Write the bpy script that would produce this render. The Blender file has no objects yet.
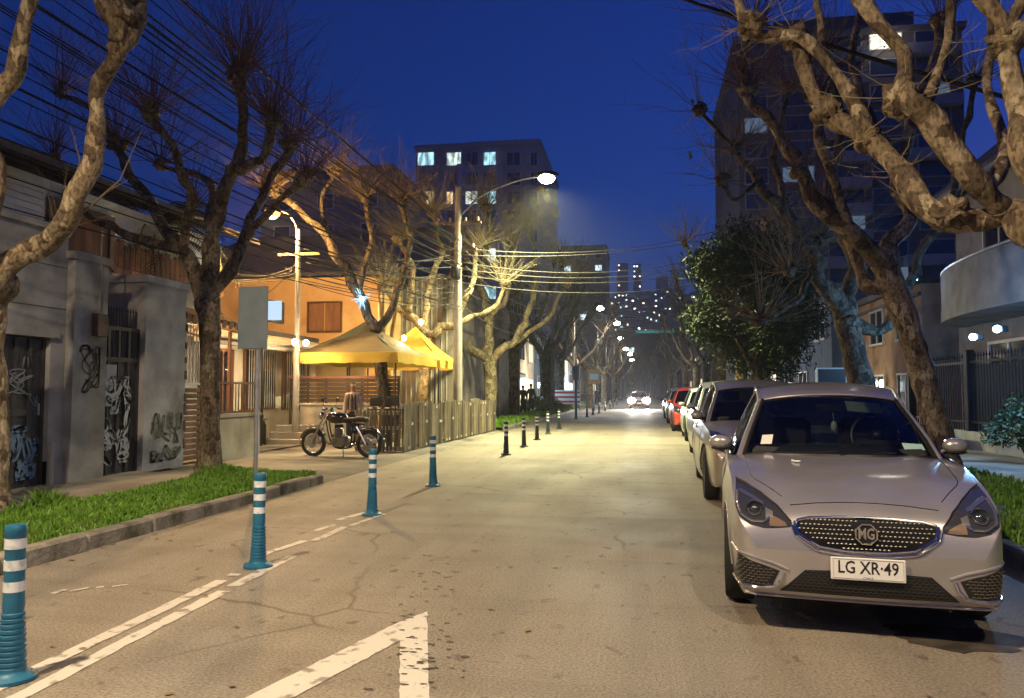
import bpy, bmesh, math, random
import numpy as np
from mathutils import Vector, Matrix, noise
from mathutils.bvhtree import BVHTree
R = math.radians
PI = math.pi
scene = bpy.context.scene

# ---------------- camera ----------------
H = 1.42
FP = 780.0
PITCH = math.atan(43 / FP)
YAW = math.atan(130 * math.cos(PITCH) / FP)
cam_d = bpy.data.cameras.new('camera')
cam_d.sensor_width = 36
cam_d.lens = FP / 1024 * 36
cam_d.clip_start = 0.05
cam_d.clip_end = 4000
cam = bpy.data.objects.new('camera', cam_d)
scene.collection.objects.link(cam)
cam.location = (0, 0, H)
HAZE = 0.0007
cam.rotation_euler = (PI / 2 + PITCH, 0, YAW)
scene.camera = cam

# ---------------- world: dusk sky ----------------
world = bpy.data.worlds.new('World')
scene.world = world
world.use_nodes = True
wn = world.node_tree
bg = wn.nodes['Background']
sky = wn.nodes.new('ShaderNodeTexSky')
sky.sky_type = 'NISHITA'
sky.sun_disc = False
sky.sun_elevation = R(1.0)
sky.sun_rotation = R(35)
sky.altitude = 50
sky.air_density = 1.0
sky.dust_density = 0.3
sky.ozone_density = 6.5
tint = wn.nodes.new('ShaderNodeMixRGB')
tint.blend_type = 'MULTIPLY'
tint.inputs[0].default_value = 1
tint.inputs[2].default_value = (2.1, 1.08, 1.6, 1)
wn.links.new(sky.outputs[0], tint.inputs[1])
wn.links.new(tint.outputs[0], bg.inputs[0])
bg.inputs[1].default_value = 0.13

scene.view_settings.view_transform = 'Standard'
scene.view_settings.look = 'None'
scene.view_settings.gamma = 1
scene.view_settings.exposure = 0.38
scene.view_settings.use_curve_mapping = False
scene.cycles.max_bounces = 4
scene.cycles.volume_bounces = 0
scene.cycles.diffuse_bounces = 2
scene.cycles.glossy_bounces = 3
scene.cycles.transmission_bounces = 4
scene.cycles.transparent_max_bounces = 8
scene.cycles.use_denoising = True
scene.cycles.sample_clamp_indirect = 3
scene.cycles.use_light_tree = True
scene.cycles.use_adaptive_sampling = True
scene.cycles.adaptive_threshold = 0.025

# ---------------- pixel -> world (planning helper: where a ray meets a real plane) ----------------
_fwd = Vector((-math.sin(YAW) * math.cos(PITCH), math.cos(YAW) * math.cos(PITCH), math.sin(PITCH)))
_rgt = Vector((math.cos(YAW), math.sin(YAW), 0))
_upv = _rgt.cross(_fwd)
def ray(px, py): return _fwd + _rgt * ((px - 512) / FP) + _upv * ((349 - py) / FP)
def hitz(px, py, z=0.0):
    d = ray(px, py); t = (z - H) / d.z; return Vector((d.x * t, d.y * t, z))
def hitx(px, py, x):
    d = ray(px, py); t = x / d.x; return Vector((x, d.y * t, H + d.z * t))
def hity(px, py, y):
    d = ray(px, py); t = y / d.y; return Vector((d.x * t, y, H + d.z * t))

# ---------------- objects ----------------
col = scene.collection
def put(o, parent=None):
    col.objects.link(o)
    if parent is not None: o.parent = parent
    return o
def tag(o, label=None, cat=None, group=None, kind=None):
    if label: o['label'] = label
    if cat: o['category'] = cat
    if group: o['group'] = group
    if kind: o['kind'] = kind
    return o
def thing(name, label, cat, loc=(0, 0, 0), rz=0.0, group=None):
    o = bpy.data.objects.new(name, None)
    o.empty_display_size = 0.2
    col.objects.link(o)
    o.location = loc
    o.rotation_euler = (0, 0, rz)
    return tag(o, label, cat, group)
def copy_tree(o, parent=None):
    c = o.copy(); col.objects.link(c)
    if parent is not None: c.parent = parent
    for ch in list(o.children): copy_tree(ch, c)
    return c
def dup(root, loc, rz=0.0, label=None, group=None, scale=None):
    c = copy_tree(root)
    c.location = loc; c.rotation_euler = (0, 0, rz)
    if scale: c.scale = (scale, scale, scale)
    if label: c['label'] = label
    if group: c['group'] = group
    return c

class MB:
    """collects faces; build() links them as one mesh object"""
    def __init__(s): s.v = []; s.f = []; s.m = []; s.mi = 0
    def add(s, vs, fs):
        b = len(s.v); s.v += [tuple(x) for x in vs]
        for q in fs: s.f.append(tuple(b + i for i in q)); s.m.append(s.mi)
        return s
    def box(s, x0, y0, z0, x1, y1, z1, M=None):
        vs = [Vector(p) for p in ((x0,y0,z0),(x1,y0,z0),(x1,y1,z0),(x0,y1,z0),(x0,y0,z1),(x1,y0,z1),(x1,y1,z1),(x0,y1,z1))]
        if M is not None: vs = [M @ p for p in vs]
        return s.add(vs, ((3,2,1,0),(4,5,6,7),(0,1,5,4),(1,2,6,5),(2,3,7,6),(3,0,4,7)))
    def bbox(s, x0, y0, z0, x1, y1, z1, b=0.01, M=None):
        """box with chamfered edges"""
        xs = (x0, x1); ys = (y0, y1); zs = (z0, z1)
        vs = []; idx = {}
        for i in (0,1):
            for j in (0,1):
                for k in (0,1):
                    sx, sy, sz = (1,-1)[i], (1,-1)[j], (1,-1)[k]
                    for a, o in enumerate(((0,b,b),(b,0,b),(b,b,0))):
                        idx[(i,j,k,a)] = len(vs)
                        p = Vector((xs[i]+sx*o[0], ys[j]+sy*o[1], zs[k]+sz*o[2]))
                        vs.append(M @ p if M is not None else p)
        g = idx; fs = []
        for i in (0,1): q = [g[(i,j,k,0)] for j,k in ((0,0),(1,0),(1,1),(0,1))]; fs.append(q if i else q[::-1])
        for j in (0,1): q = [g[(i,j,k,1)] for i,k in ((0,0),(0,1),(1,1),(1,0))]; fs.append(q if j else q[::-1])
        for k in (0,1): q = [g[(i,j,k,2)] for i,j in ((0,0),(1,0),(1,1),(0,1))]; fs.append(q if k else q[::-1])
        for j in (0,1):
            for k in (0,1): fs.append([g[(0,j,k,1)],g[(1,j,k,1)],g[(1,j,k,2)],g[(0,j,k,2)]])
        for i in (0,1):
            for k in (0,1): fs.append([g[(i,0,k,0)],g[(i,1,k,0)],g[(i,1,k,2)],g[(i,0,k,2)]])
        for i in (0,1):
            for j in (0,1): fs.append([g[(i,j,0,0)],g[(i,j,1,0)],g[(i,j,1,1)],g[(i,j,0,1)]])
        for i in (0,1):
            for j in (0,1):
                for k in (0,1): fs.append([g[(i,j,k,a)] for a in (0,1,2)])
        return s.add(vs, fs)
    def bar(s, a, b, w, h=None, up=(0,0,1)):
        """rectangular bar from a to b"""
        a = Vector(a); b = Vector(b); d = (b - a); L = d.length; d.normalize(); h = h or w
        u = Vector(up)
        if abs(d.dot(u)) > 0.99: u = Vector((0,1,0))
        x = d.cross(u).normalized(); y = x.cross(d).normalized()
        vs = []
        for p in (a, b):
            for sx, sy in ((-1,-1),(1,-1),(1,1),(-1,1)): vs.append(p + x*(sx*w/2) + y*(sy*h/2))
        return s.add(vs, ((3,2,1,0),(4,5,6,7),(0,1,5,4),(1,2,6,5),(2,3,7,6),(3,0,4,7)))
    def tube(s, pts, rad, n=8, caps=True, lump=0.0, seed=0, closed=False):
        pts = [Vector(p) for p in pts]
        if not hasattr(rad, '__len__'): rad = [rad] * len(pts)
        N = len(pts)
        if N < 2: return s
        ref = None; vs = []
        for i, p in enumerate(pts):
            t = (pts[min(i+1,N-1)] - pts[max(i-1,0)])
            if closed: t = pts[(i+1)%N] - pts[(i-1)%N]
            if t.length < 1e-9: t = Vector((0,0,1))
            t.normalize()
            if ref is None:
                ref = Vector((1,0,0)) if abs(t.x) < 0.8 else Vector((0,1,0))
            u = ref - t * ref.dot(t)
            if u.length < 1e-6: u = t.orthogonal()
            u.normalize(); ref = u; w = t.cross(u)
            for k in range(n):
                a = 2*PI*k/n
                dirv = u*math.cos(a) + w*math.sin(a)
                r = rad[i]
                if lump:
                    q = (p + dirv*r) 
                    r *= 1 + lump*(noise.noise(q*3.1+Vector((seed,0,0))) *1.2 + 0.6*noise.noise(q*8.3+Vector((0,seed,0))))
                vs.append(p + dirv*r)
        fs = []
        M_ = N if closed else N-1
        for i in range(M_):
            for k in range(n):
                j = (i+1) % N
                fs.append((i*n+k, i*n+(k+1)%n, j*n+(k+1)%n, j*n+k))
        if caps and not closed:
            fs.append(tuple(range(n))[::-1]); fs.append(tuple((N-1)*n+k for k in range(n)))
        return s.add(vs, fs)
    def lathe(s, prof, n=24, M=None, arc=2*PI):
        """prof: list of (r,z) revolved about z"""
        vs = []; fs = []; m = len(prof)
        full = abs(arc-2*PI) < 1e-6
        nn = n if full else n+1
        for k in range(nn):
            a = arc*k/n
            for r, z in prof:
                p = Vector((r*math.cos(a), r*math.sin(a), z)); vs.append(M @ p if M is not None else p)
        for k in range(n):
            k2 = (k+1) % nn
            for i in range(m-1): fs.append((k*m+i, k2*m+i, k2*m+i+1, k*m+i+1))
        return s.add(vs, fs)
    def prism(s, poly, d, M=None, both=True):
        """poly: list of 2D (x,y) extruded z 0..d; M places it"""
        n = len(poly); vs = [Vector((x,y,0)) for x,y in poly] + [Vector((x,y,d)) for x,y in poly]
        if M is not None: vs = [M @ p for p in vs]
        fs = [tuple(range(n))[::-1], tuple(range(n,2*n))] + [(i,(i+1)%n,n+(i+1)%n,n+i) for i in range(n)]
        return s.add(vs, fs)
    def poly(s, pts): return s.add(pts, [tuple(range(len(pts)))])
    def grid(s, fn, nu, nv):
        vs = [fn(i/nu, j/nv) for j in range(nv+1) for i in range(nu+1)]
        fs = [(j*(nu+1)+i, j*(nu+1)+i+1, (j+1)*(nu+1)+i+1, (j+1)*(nu+1)+i) for j in range(nv) for i in range(nu)]
        return s.add(vs, fs)
    def ball(s, c, r, nu=12, nv=8, sc=(1,1,1), M=None, lump=0.0, seed=0):
        vs = []; c = Vector(c)
        for j in range(nv+1):
            ph = PI*j/nv
            for i in range(nu):
                th = 2*PI*i/nu
                d = Vector((math.sin(ph)*math.cos(th), math.sin(ph)*math.sin(th), math.cos(ph)))
                rr = r*(1+lump*noise.noise(d*2.3+Vector((seed*3.7,seed,0)))*1.6) if lump else r
                p = Vector((d.x*rr*sc[0], d.y*rr*sc[1], d.z*rr*sc[2]))
                if M is not None: p = M @ p
                vs.append(c + p)
        fs = [(j*nu+i, (j+1)*nu+i, (j+1)*nu+(i+1)%nu, j*nu+(i+1)%nu) for j in range(nv) for i in range(nu)]
        return s.add(vs, fs)
    def build(s, name, mat, parent=None, smooth=False, angle=40, kind=None, solid=0.0):
        me = bpy.data.meshes.new(name)
        me.from_pydata(s.v, [], s.f)
        mats = mat if isinstance(mat, (list, tuple)) else [mat]
        for m in mats: me.materials.append(m)
        if len(mats) > 1: me.polygons.foreach_set('material_index', s.m)
        me.validate(); 
        bm = bmesh.new(); bm.from_mesh(me)
        bmesh.ops.remove_doubles(bm, verts=bm.verts, dist=1e-5)
        bmesh.ops.recalc_face_normals(bm, faces=bm.faces)
        bm.to_mesh(me); bm.free()
        if smooth:
            me.polygons.foreach_set('use_smooth', [True]*len(me.polygons))
            if angle < 180: me.set_sharp_from_angle(angle=R(angle))
        me.update()
        o = bpy.data.objects.new(name, me)
        put(o, parent)
        if kind: o['kind'] = kind
        if solid:
            md = o.modifiers.new('s', 'SOLIDIFY'); md.thickness = solid; md.offset = 0
        return o

def text_mb(txt, size, M, depth=0.004, font_scale_x=1.0, bold=0.0, align='CENTER'):
    """lettering turned into a mesh; local xy plane placed with M"""
    c = bpy.data.curves.new('txt', 'FONT'); c.body = txt; c.size = size; c.extrude = depth/2; c.align_x = align; c.align_y = 'CENTER'
    c.offset = bold; c.resolution_u = 2
    o = bpy.data.objects.new('txt', c); col.objects.link(o)
    bpy.context.view_layer.update()
    dg = bpy.context.evaluated_depsgraph_get()
    me = bpy.data.meshes.new_from_object(o.evaluated_get(dg))
    mb = MB()
    S = Matrix.Diagonal((font_scale_x, 1, 1, 1))
    mb.add([M @ (S @ v.co) for v in me.vertices], [tuple(p.vertices) for p in me.polygons])
    bpy.data.objects.remove(o); bpy.data.meshes.remove(me); bpy.data.curves.remove(c)
    return mb

def TR(x, y, z, rz=0, ry=0, rx=0):
    return Matrix.Translation((x,y,z)) @ Matrix.Rotation(rz,4,'Z') @ Matrix.Rotation(ry,4,'Y') @ Matrix.Rotation(rx,4,'X')
def smooth_path(pts, rad, seg=5):
    """Catmull-Rom through points with radii"""
    P = [Vector(p) for p in pts]; n = len(P); op = []; orr = []
    for i in range(n-1):
        p0 = P[max(i-1,0)]; p1 = P[i]; p2 = P[i+1]; p3 = P[min(i+2,n-1)]
        for k in range(seg):
            t = k/seg
            op.append(0.5*((2*p1)+(p2-p0)*t+(2*p0-5*p1+4*p2-p3)*t*t+(3*p1-p0-3*p2+p3)*t**3))
            orr.append(rad[i]*(1-t)+rad[i+1]*t)
    op.append(P[-1]); orr.append(rad[-1])
    return op, orr

# ---------------- materials ----------------
MATS = {}
def mat(name, c, rough=0.7, metal=0.0, c2=None, scale=5.0, bump=0.0, bscale=40.0, emit=None, es=0.0, coat=0.0,
        detail=6, stretch=(1,1,1), lo=0.35, hi=0.65, trans=0.0, alpha=1.0, c3=None, sc3=1.0, spec=0.5, rough2=None, ior=1.45, lo3=0.5, hi3=0.65):
    if name in MATS: return MATS[name]
    m = bpy.data.materials.new(name); m.use_nodes = True; nt = m.node_tree; b = nt.nodes['Principled BSDF']
    c4 = lambda q: (q[0], q[1], q[2], 1)
    b.inputs['Base Color'].default_value = c4(c); b.inputs['Roughness'].default_value = rough
    b.inputs['Metallic'].default_value = metal; b.inputs['Coat Weight'].default_value = coat
    b.inputs['Coat Roughness'].default_value = 0.08
    b.inputs['Specular IOR Level'].default_value = spec; b.inputs['IOR'].default_value = ior
    if trans: b.inputs['Transmission Weight'].default_value = trans
    if alpha < 1: b.inputs['Alpha'].default_value = alpha
    if emit: b.inputs['Emission Color'].default_value = c4(emit); b.inputs['Emission Strength'].default_value = es
    if c2 or bump or c3:
        tc = nt.nodes.new('ShaderNodeTexCoord'); mp = nt.nodes.new('ShaderNodeMapping'); mp.inputs['Scale'].default_value = stretch
        nt.links.new(tc.outputs['Object'], mp.inputs[0])
    if c2:
        nz = nt.nodes.new('ShaderNodeTexNoise'); nz.inputs['Scale'].default_value = scale; nz.inputs['Detail'].default_value = detail
        nt.links.new(mp.outputs[0], nz.inputs['Vector'])
        rp = nt.nodes.new('ShaderNodeValToRGB'); rp.color_ramp.elements[0].color = c4(c); rp.color_ramp.elements[1].color = c4(c2)
        rp.color_ramp.elements[0].position = lo; rp.color_ramp.elements[1].position = hi
        nt.links.new(nz.outputs[0], rp.inputs[0]); out = rp.outputs[0]
        if c3:
            n3 = nt.nodes.new('ShaderNodeTexNoise'); n3.inputs['Scale'].default_value = sc3; n3.inputs['Detail'].default_value = 4
            nt.links.new(mp.outputs[0], n3.inputs['Vector'])
            r3 = nt.nodes.new('ShaderNodeValToRGB'); r3.color_ramp.elements[0].position = lo3; r3.color_ramp.elements[1].position = hi3
            nt.links.new(n3.outputs[0], r3.inputs[0])
            mx = nt.nodes.new('ShaderNodeMixRGB'); mx.inputs[2].default_value = c4(c3)
            nt.links.new(r3.outputs[0], mx.inputs[0]); nt.links.new(out, mx.inputs[1]); out = mx.outputs[0]
        nt.links.new(out, b.inputs['Base Color'])
        if rough2 is not None:
            mr = nt.nodes.new('ShaderNodeMapRange'); mr.inputs[3].default_value = rough; mr.inputs[4].default_value = rough2
            mr.inputs[1].default_value = 0.3; mr.inputs[2].default_value = 0.7
            nt.links.new(nz.outputs[0], mr.inputs[0]); nt.links.new(mr.outputs[0], b.inputs['Roughness'])
    if bump:
        nb = nt.nodes.new('ShaderNodeTexNoise'); nb.inputs['Scale'].default_value = bscale; nb.inputs['Detail'].default_value = 5
        nt.links.new(mp.outputs[0], nb.inputs['Vector'])
        bp = nt.nodes.new('ShaderNodeBump'); bp.inputs['Strength'].default_value = bump; bp.inputs['Distance'].default_value = 0.02
        nt.links.new(nb.outputs[0], bp.inputs['Height']); nt.links.new(bp.outputs[0], b.inputs['Normal'])
    MATS[name] = m
    return m
def glow(name, c, s, vary=False):
    new = name not in MATS
    m = mat(name, (0.02,0.02,0.02), 0.5, emit=c, es=s)
    if vary and new:      # lit room: curtains and furniture make the window uneven
        nt = m.node_tree; b = nt.nodes['Principled BSDF']; tc = nt.nodes.new('ShaderNodeTexCoord')
        mp = nt.nodes.new('ShaderNodeMapping'); mp.inputs['Scale'].default_value = (1.6,1,0.5); nt.links.new(tc.outputs['Object'], mp.inputs[0])
        n = nt.nodes.new('ShaderNodeTexNoise'); n.inputs['Scale'].default_value = 0.9; n.inputs['Detail'].default_value = 3; nt.links.new(mp.outputs[0], n.inputs['Vector'])
        r = nt.nodes.new('ShaderNodeMapRange'); r.inputs[1].default_value = 0.38; r.inputs[2].default_value = 0.6; r.inputs[3].default_value = s*0.25; r.inputs[4].default_value = s*1.25
        nt.links.new(n.outputs[0], r.inputs[0]); nt.links.new(r.outputs[0], b.inputs['Emission Strength'])
    return m
# ================= GROUND =================
KL, KR = -4.9, 2.95
def road_material():
    m = bpy.data.materials.new('worn_asphalt'); m.use_nodes = True; nt = m.node_tree; b = nt.nodes['Principled BSDF']; N = nt.nodes; L = nt.links
    tc = N.new('ShaderNodeTexCoord')
    def nz(s, d=6, st=(1,1,1), dist=0.0):
        mp = N.new('ShaderNodeMapping'); mp.inputs['Scale'].default_value = st; L.new(tc.outputs['Object'], mp.inputs[0])
        n = N.new('ShaderNodeTexNoise'); n.inputs['Scale'].default_value = s; n.inputs['Detail'].default_value = d; n.inputs['Distortion'].default_value = dist
        L.new(mp.outputs[0], n.inputs['Vector']); return n
    def ramp(src, stops):
        r = N.new('ShaderNodeValToRGB'); e = r.color_ramp.elements
        e[0].position = stops[0][0]; e[0].color = (*stops[0][1],1); e[1].position = stops[-1][0]; e[1].color = (*stops[-1][1],1)
        for p, c in stops[1:-1]: q = e.new(p); q.color = (*c,1)
        L.new(src, r.inputs[0]); return r
    big = ramp(nz(0.35, 5, (1,0.35,1), 0.6).outputs[0], [(0.3,(0.19,0.162,0.122)),(0.52,(0.25,0.216,0.168)),(0.72,(0.30,0.265,0.215))])
    fine = ramp(nz(60, 4).outputs[0], [(0.32,(0.62,0.62,0.62)),(0.5,(1,1,1)),(0.68,(1.35,1.35,1.32))])
    mul = N.new('ShaderNodeMixRGB'); mul.blend_type='MULTIPLY'; mul.inputs[0].default_value=1
    L.new(big.outputs[0], mul.inputs[1]); L.new(fine.outputs[0], mul.inputs[2])
    # dark spots and oil specks
    sp = ramp(nz(7, 8, (1,0.6,1), 0.4).outputs[0], [(0.62,(1,1,1)),(0.70,(0.55,0.52,0.5))])
    mul2 = N.new('ShaderNodeMixRGB'); mul2.blend_type='MULTIPLY'; mul2.inputs[0].default_value=1
    L.new(mul.outputs[0], mul2.inputs[1]); L.new(sp.outputs[0], mul2.inputs[2])
    # cracks
    wv = nz(1.2, 5)
    vo = N.new('ShaderNodeTexVoronoi'); vo.feature='DISTANCE_TO_EDGE'; vo.inputs['Scale'].default_value=0.42
    mixv = N.new('ShaderNodeMixRGB'); mixv.inputs[0].default_value=0.25; L.new(tc.outputs['Object'], mixv.inputs[1]); L.new(wv.outputs[1], mixv.inputs[2])
    L.new(mixv.outputs[0], vo.inputs['Vector'])
    cr = ramp(vo.outputs[0], [(0.0,(0.45,0.43,0.4)),(0.006,(1,1,1))])
    gate = ramp(nz(0.5, 2).outputs[0], [(0.5,(0,0,0)),(0.58,(1,1,1))])
    mul3 = N.new('ShaderNodeMixRGB'); mul3.blend_type='MULTIPLY'
    L.new(gate.outputs[0], mul3.inputs[0]); L.new(mul2.outputs[0], mul3.inputs[1]); L.new(cr.outputs[0], mul3.inputs[2])
    # patches of newer, darker surface across the lane
    pt = ramp(nz(0.18, 2, (0.4,1,1), 0.2).outputs[0], [(0.56,(1,1,1)),(0.575,(0.8,0.8,0.82))])
    mul4 = N.new('ShaderNodeMixRGB'); mul4.blend_type='MULTIPLY'; mul4.inputs[0].default_value=1
    L.new(mul3.outputs[0], mul4.inputs[1]); L.new(pt.outputs[0], mul4.inputs[2])
    ln = ramp(nz(1.6, 5, (1,0.03,1), 0.1).outputs[0], [(0.35,(0.82,0.82,0.82)),(0.6,(1.08,1.08,1.08))])
    mul5 = N.new('ShaderNodeMixRGB'); mul5.blend_type='MULTIPLY'; mul5.inputs[0].default_value=1
    L.new(mul4.outputs[0], mul5.inputs[1]); L.new(ln.outputs[0], mul5.inputs[2])
    cross = ramp(nz(2.2, 4, (0.06,1,1), 0.15).outputs[0], [(0.36,(0.86,0.86,0.86)),(0.5,(1,1,1))])
    mul6 = N.new('ShaderNodeMixRGB'); mul6.blend_type='MULTIPLY'; mul6.inputs[0].default_value=1
    L.new(mul5.outputs[0], mul6.inputs[1]); L.new(cross.outputs[0], mul6.inputs[2])
    L.new(mul6.outputs[0], b.inputs['Base Color'])
    rr = ramp(nz(1.1, 5, (1,0.5,1)).outputs[0], [(0.3,(0.56,)*3),(0.7,(0.75,)*3)])
    L.new(rr.outputs[0], b.inputs['Roughness'])
    bp = N.new('ShaderNodeBump'); bp.inputs['Strength'].default_value=0.8; bp.inputs['Distance'].default_value=0.012
    L.new(nz(85, 3).outputs[0], bp.inputs['Height'])
    bp2 = N.new('ShaderNodeBump'); bp2.inputs['Strength'].default_value=0.25; bp2.inputs['Distance'].default_value=0.05
    L.new(nz(3, 4).outputs[0], bp2.inputs['Height']); L.new(bp.outputs[0], bp2.inputs['Normal'])
    L.new(bp2.outputs[0], b.inputs['Normal'])
    return m
m_road = road_material()
m_soil = mat('soil', (0.05,0.04,0.03), 0.95, c2=(0.09,0.075,0.05), scale=2, bump=0.6, bscale=15)
m_turf = mat('turf_soil', (0.05,0.085,0.014), 0.95, c2=(0.09,0.13,0.025), scale=6, bump=0.8, bscale=60)
m_walk = mat('pavement_concrete', (0.17,0.155,0.135), 0.85, c2=(0.26,0.24,0.21), scale=1.3, bump=0.4, bscale=30, c3=(0.1,0.09,0.08), sc3=0.8)
m_kerb = mat('kerb_stone', (0.2,0.18,0.14), 0.9, c2=(0.32,0.29,0.24), scale=4, bump=0.8, bscale=22, c3=(0.09,0.085,0.05), sc3=2.2)

MB().box(-1500,-300,-0.4,1500,2500,-0.06).build('ground', m_soil, kind='structure')
MB().box(KL-0.02,-14,-0.06,KR+0.02,520,0.0).build('road', m_road, kind='structure')
MB().box(KL-0.02,520,-0.06,60,560,0.0).build('far_road', m_road, kind='structure')
YL1, YL2 = 11.6, 28.2
def kerb(name, x0, x1, y0, y1, h=0.15):
    mb = MB(); y = y0; random.seed(int(abs(x0*10)+y0))
    while y < y1:
        L_ = min(0.95, y1-y)
        j = random.uniform(-0.008,0.008)
        mb.bbox(x0+j, y+0.006, -0.05, x1+j, y+L_-0.006, h+random.uniform(-0.012,0.008), 0.022)
        y += 0.95
    return mb.build(name, m_kerb, kind='structure')
kerb('kerb', KL-0.16, KL, -6, YL1)
kerb('kerb', KL-0.16, KL, YL2, 120)
kerb('kerb', KR, KR+0.16, -4, 120)
# verges: uneven earth with grass blades on it
def verge(name, x0, x1, y0, y1, z=0.12):
    nx, ny = 10, max(4, int((y1-y0)/0.35))
    def fn(u, v):
        x = x0+(x1-x0)*u; y = y0+(y1-y0)*v
        e = min(u,1-u)*4; e = min(e,1)
        return Vector((x, y, z+0.05*e*(noise.noise(Vector((x*1.3,y*1.3,0)))+0.4)))
    mb = MB(); mb.grid(fn, nx, ny)
    return mb.build(name, m_turf, kind='structure', smooth=True)
verge('verge_ground', -6.5, KL-0.16, -6, YL1)
verge('verge_ground', -6.7, KL-0.16, YL2, 120)
verge('verge_ground', KR+0.16, 5.35, -4, 120)
mb = MB()
mb.box(-8.45,-6,-0.06,-6.5,YL1,0.13)
mb.box(-8.45,YL2,-0.06,-6.7,120,0.13)
mb.build('pavement', m_walk, kind='structure')
MB().box(5.35,-4,-0.06,7.35,120,0.13).build('pavement', m_walk, kind='structure')
m_yard = mat('yard_concrete', (0.13,0.115,0.1), 0.8, c2=(0.21,0.19,0.165), scale=0.9, bump=0.4, bscale=25, c3=(0.06,0.055,0.05), sc3=0.5)
mb = MB()
mb.add([(KL-0.02,YL1,0.004),(KL-0.02,YL2,0.004),(-5.7,YL2,0.05),(-5.7,YL1,0.05)],[(0,1,2,3)])
mb.add([(-5.7,YL1,0.05),(-5.7,YL2,0.05),(-8.45,YL2,0.06),(-8.45,YL1,0.06)],[(0,1,2,3)])
mb.build('driveway', m_yard, kind='structure')
MB().box(-14.0,-6,-0.06,-8.45,120,0.1).build('lot_ground', m_yard, kind='structure')
MB().box(7.35,-4,-0.06,14,120,0.1).build('lot_ground', m_walk, kind='structure')

# ---- painted markings, 4 mm above the road, broken where worn ----
def paint_mat():
    m = bpy.data.materials.new('worn_road_paint'); m.use_nodes = True; nt = m.node_tree; b = nt.nodes['Principled BSDF']; N=nt.nodes; L=nt.links
    tc = N.new('ShaderNodeTexCoord'); n = N.new('ShaderNodeTexNoise'); n.inputs['Scale'].default_value=9; n.inputs['Detail'].default_value=8
    L.new(tc.outputs['Object'], n.inputs['Vector'])
    r = N.new('ShaderNodeValToRGB'); r.color_ramp.elements[0].position=0.36; r.color_ramp.elements[0].color=(0.24,0.21,0.17,1); r.color_ramp.elements[1].position=0.45; r.color_ramp.elements[1].color=(0.6,0.57,0.5,1)
    L.new(n.outputs[0], r.inputs[0]); L.new(r.outputs[0], b.inputs['Base Color']); b.inputs['Roughness'].default_value=0.6
    n2 = N.new('ShaderNodeTexNoise'); n2.inputs['Scale'].default_value=70; L.new(tc.outputs['Object'], n2.inputs['Vector'])
    bp = N.new('ShaderNodeBump'); bp.inputs['Strength'].default_value=0.4; bp.inputs['Distance'].default_value=0.01
    L.new(n2.outputs[0], bp.inputs['Height']); L.new(bp.outputs[0], b.inputs['Normal'])
    return m
m_paint = paint_mat()
def stripe_poly(mb, pts, z=0.004):
    """ragged outline polygon strip: pts list of (left, right) pairs"""
    for (a,b),(c,d) in zip(pts, pts[1:]): mb.add([(a[0],a[1],z),(b[0],b[1],z),(d[0],d[1],z),(c[0],c[1],z)],[(0,1,2,3)])
def ragged(mb, a, b, w, seed, z=0.004, gaps=()):
    random.seed(seed); a=Vector(a); b=Vector(b); d=(b-a); L_=d.length; d.normalize(); nrm=Vector((-d.y,d.x,0)); n=max(2,int(L_/0.07))
    pr=[]
    for i in range(n+1):
        t=i/n; p=a+d*(L_*t); e1=noise.noise(Vector((t*L_*6,seed,0)))*0.018; e2=noise.noise(Vector((t*L_*6,seed+9,0)))*0.018
        pr.append(((p+nrm*(w/2+e1)), (p-nrm*(w/2+e2))))
    run=[]
    for i,q in enumerate(pr):
        t=i/n
        if any(g0<t<g1 for g0,g1 in gaps):
            if len(run)>1: stripe_poly(mb,run,z)
            run=[]
        else: run.append(q)
    if len(run)>1: stripe_poly(mb,run,z)
G = lambda x,y: hitz(x,y,0.0)
mb = MB()
ragged(mb, G(-40,706), G(236,574), 0.10, 1, gaps=((0.93,0.96),))
ragged(mb, G(-40,728), G(292,556), 0.10, 2, gaps=((0.66,0.69),))
ragged(mb, G(255,557), G(305,541), 0.08, 3, gaps=((0.3,0.4),))
ragged(mb, G(315,541), G(345,527), 0.09, 4)
ragged(mb, G(316,531), G(334,525), 0.07, 5)
ragged(mb, G(338,520), G(365,513), 0.09, 6)
ragged(mb, G(350,526), G(384,514), 0.07, 7)
mb.build('double_line_marking', m_paint, kind='structure')
mb = MB()
tri = [G(430,612), G(398,634)]
A,B,C_ = G(427,613), G(430,760), G(120,762)
mb2 = MB()
ap, r0_, r1_ = G(427,612), G(431,765), G(399,765); i0 = G(400,641); l0, l1 = G(110,765), G(168,765); a2_ = G(398,623)
def ragline(a, b, n, amp, sd):
    a=Vector(a); b=Vector(b); d=(b-a).normalized(); nn=Vector((-d.y,d.x,0))
    return [a.lerp(b,i/n)+nn*noise.noise(Vector((i*0.7,sd,0)))*amp for i in range(n+1)]
pr_ = list(zip(ragline(ap,r0_,24,.012,1), ragline(i0,r1_,24,.012,2))); stripe_poly(mb, [(q,p) for p,q in pr_])
pr_ = list(zip(ragline(a2_,l0,40,.014,3), ragline(i0,l1,40,.014,4))); stripe_poly(mb, pr_)
z4=Vector((0,0,0.004)); mb.add([ap+z4, i0+z4, a2_+z4],[(0,1,2)])
mb.build('triangle_marking', m_paint, kind='structure')
mb = MB(); random.seed(4)
for (x0,y0,x1,y1,w) in ((52,594,66,590,.05),(70,592,88,588,.035),(96,588,104,587,.04),(112,587,128,585,.03),(850,480,0,0,0)):
    if w: ragged(mb, G(x0,y0), G(x1,y1), w, int(x0))
mb.build('faded_marking', m_paint, kind='structure')
m_stain = mat('oil_stain', (0.025,0.02,0.016), 0.7, c2=(0.07,0.056,0.045), scale=6)
mb = MB()
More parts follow.
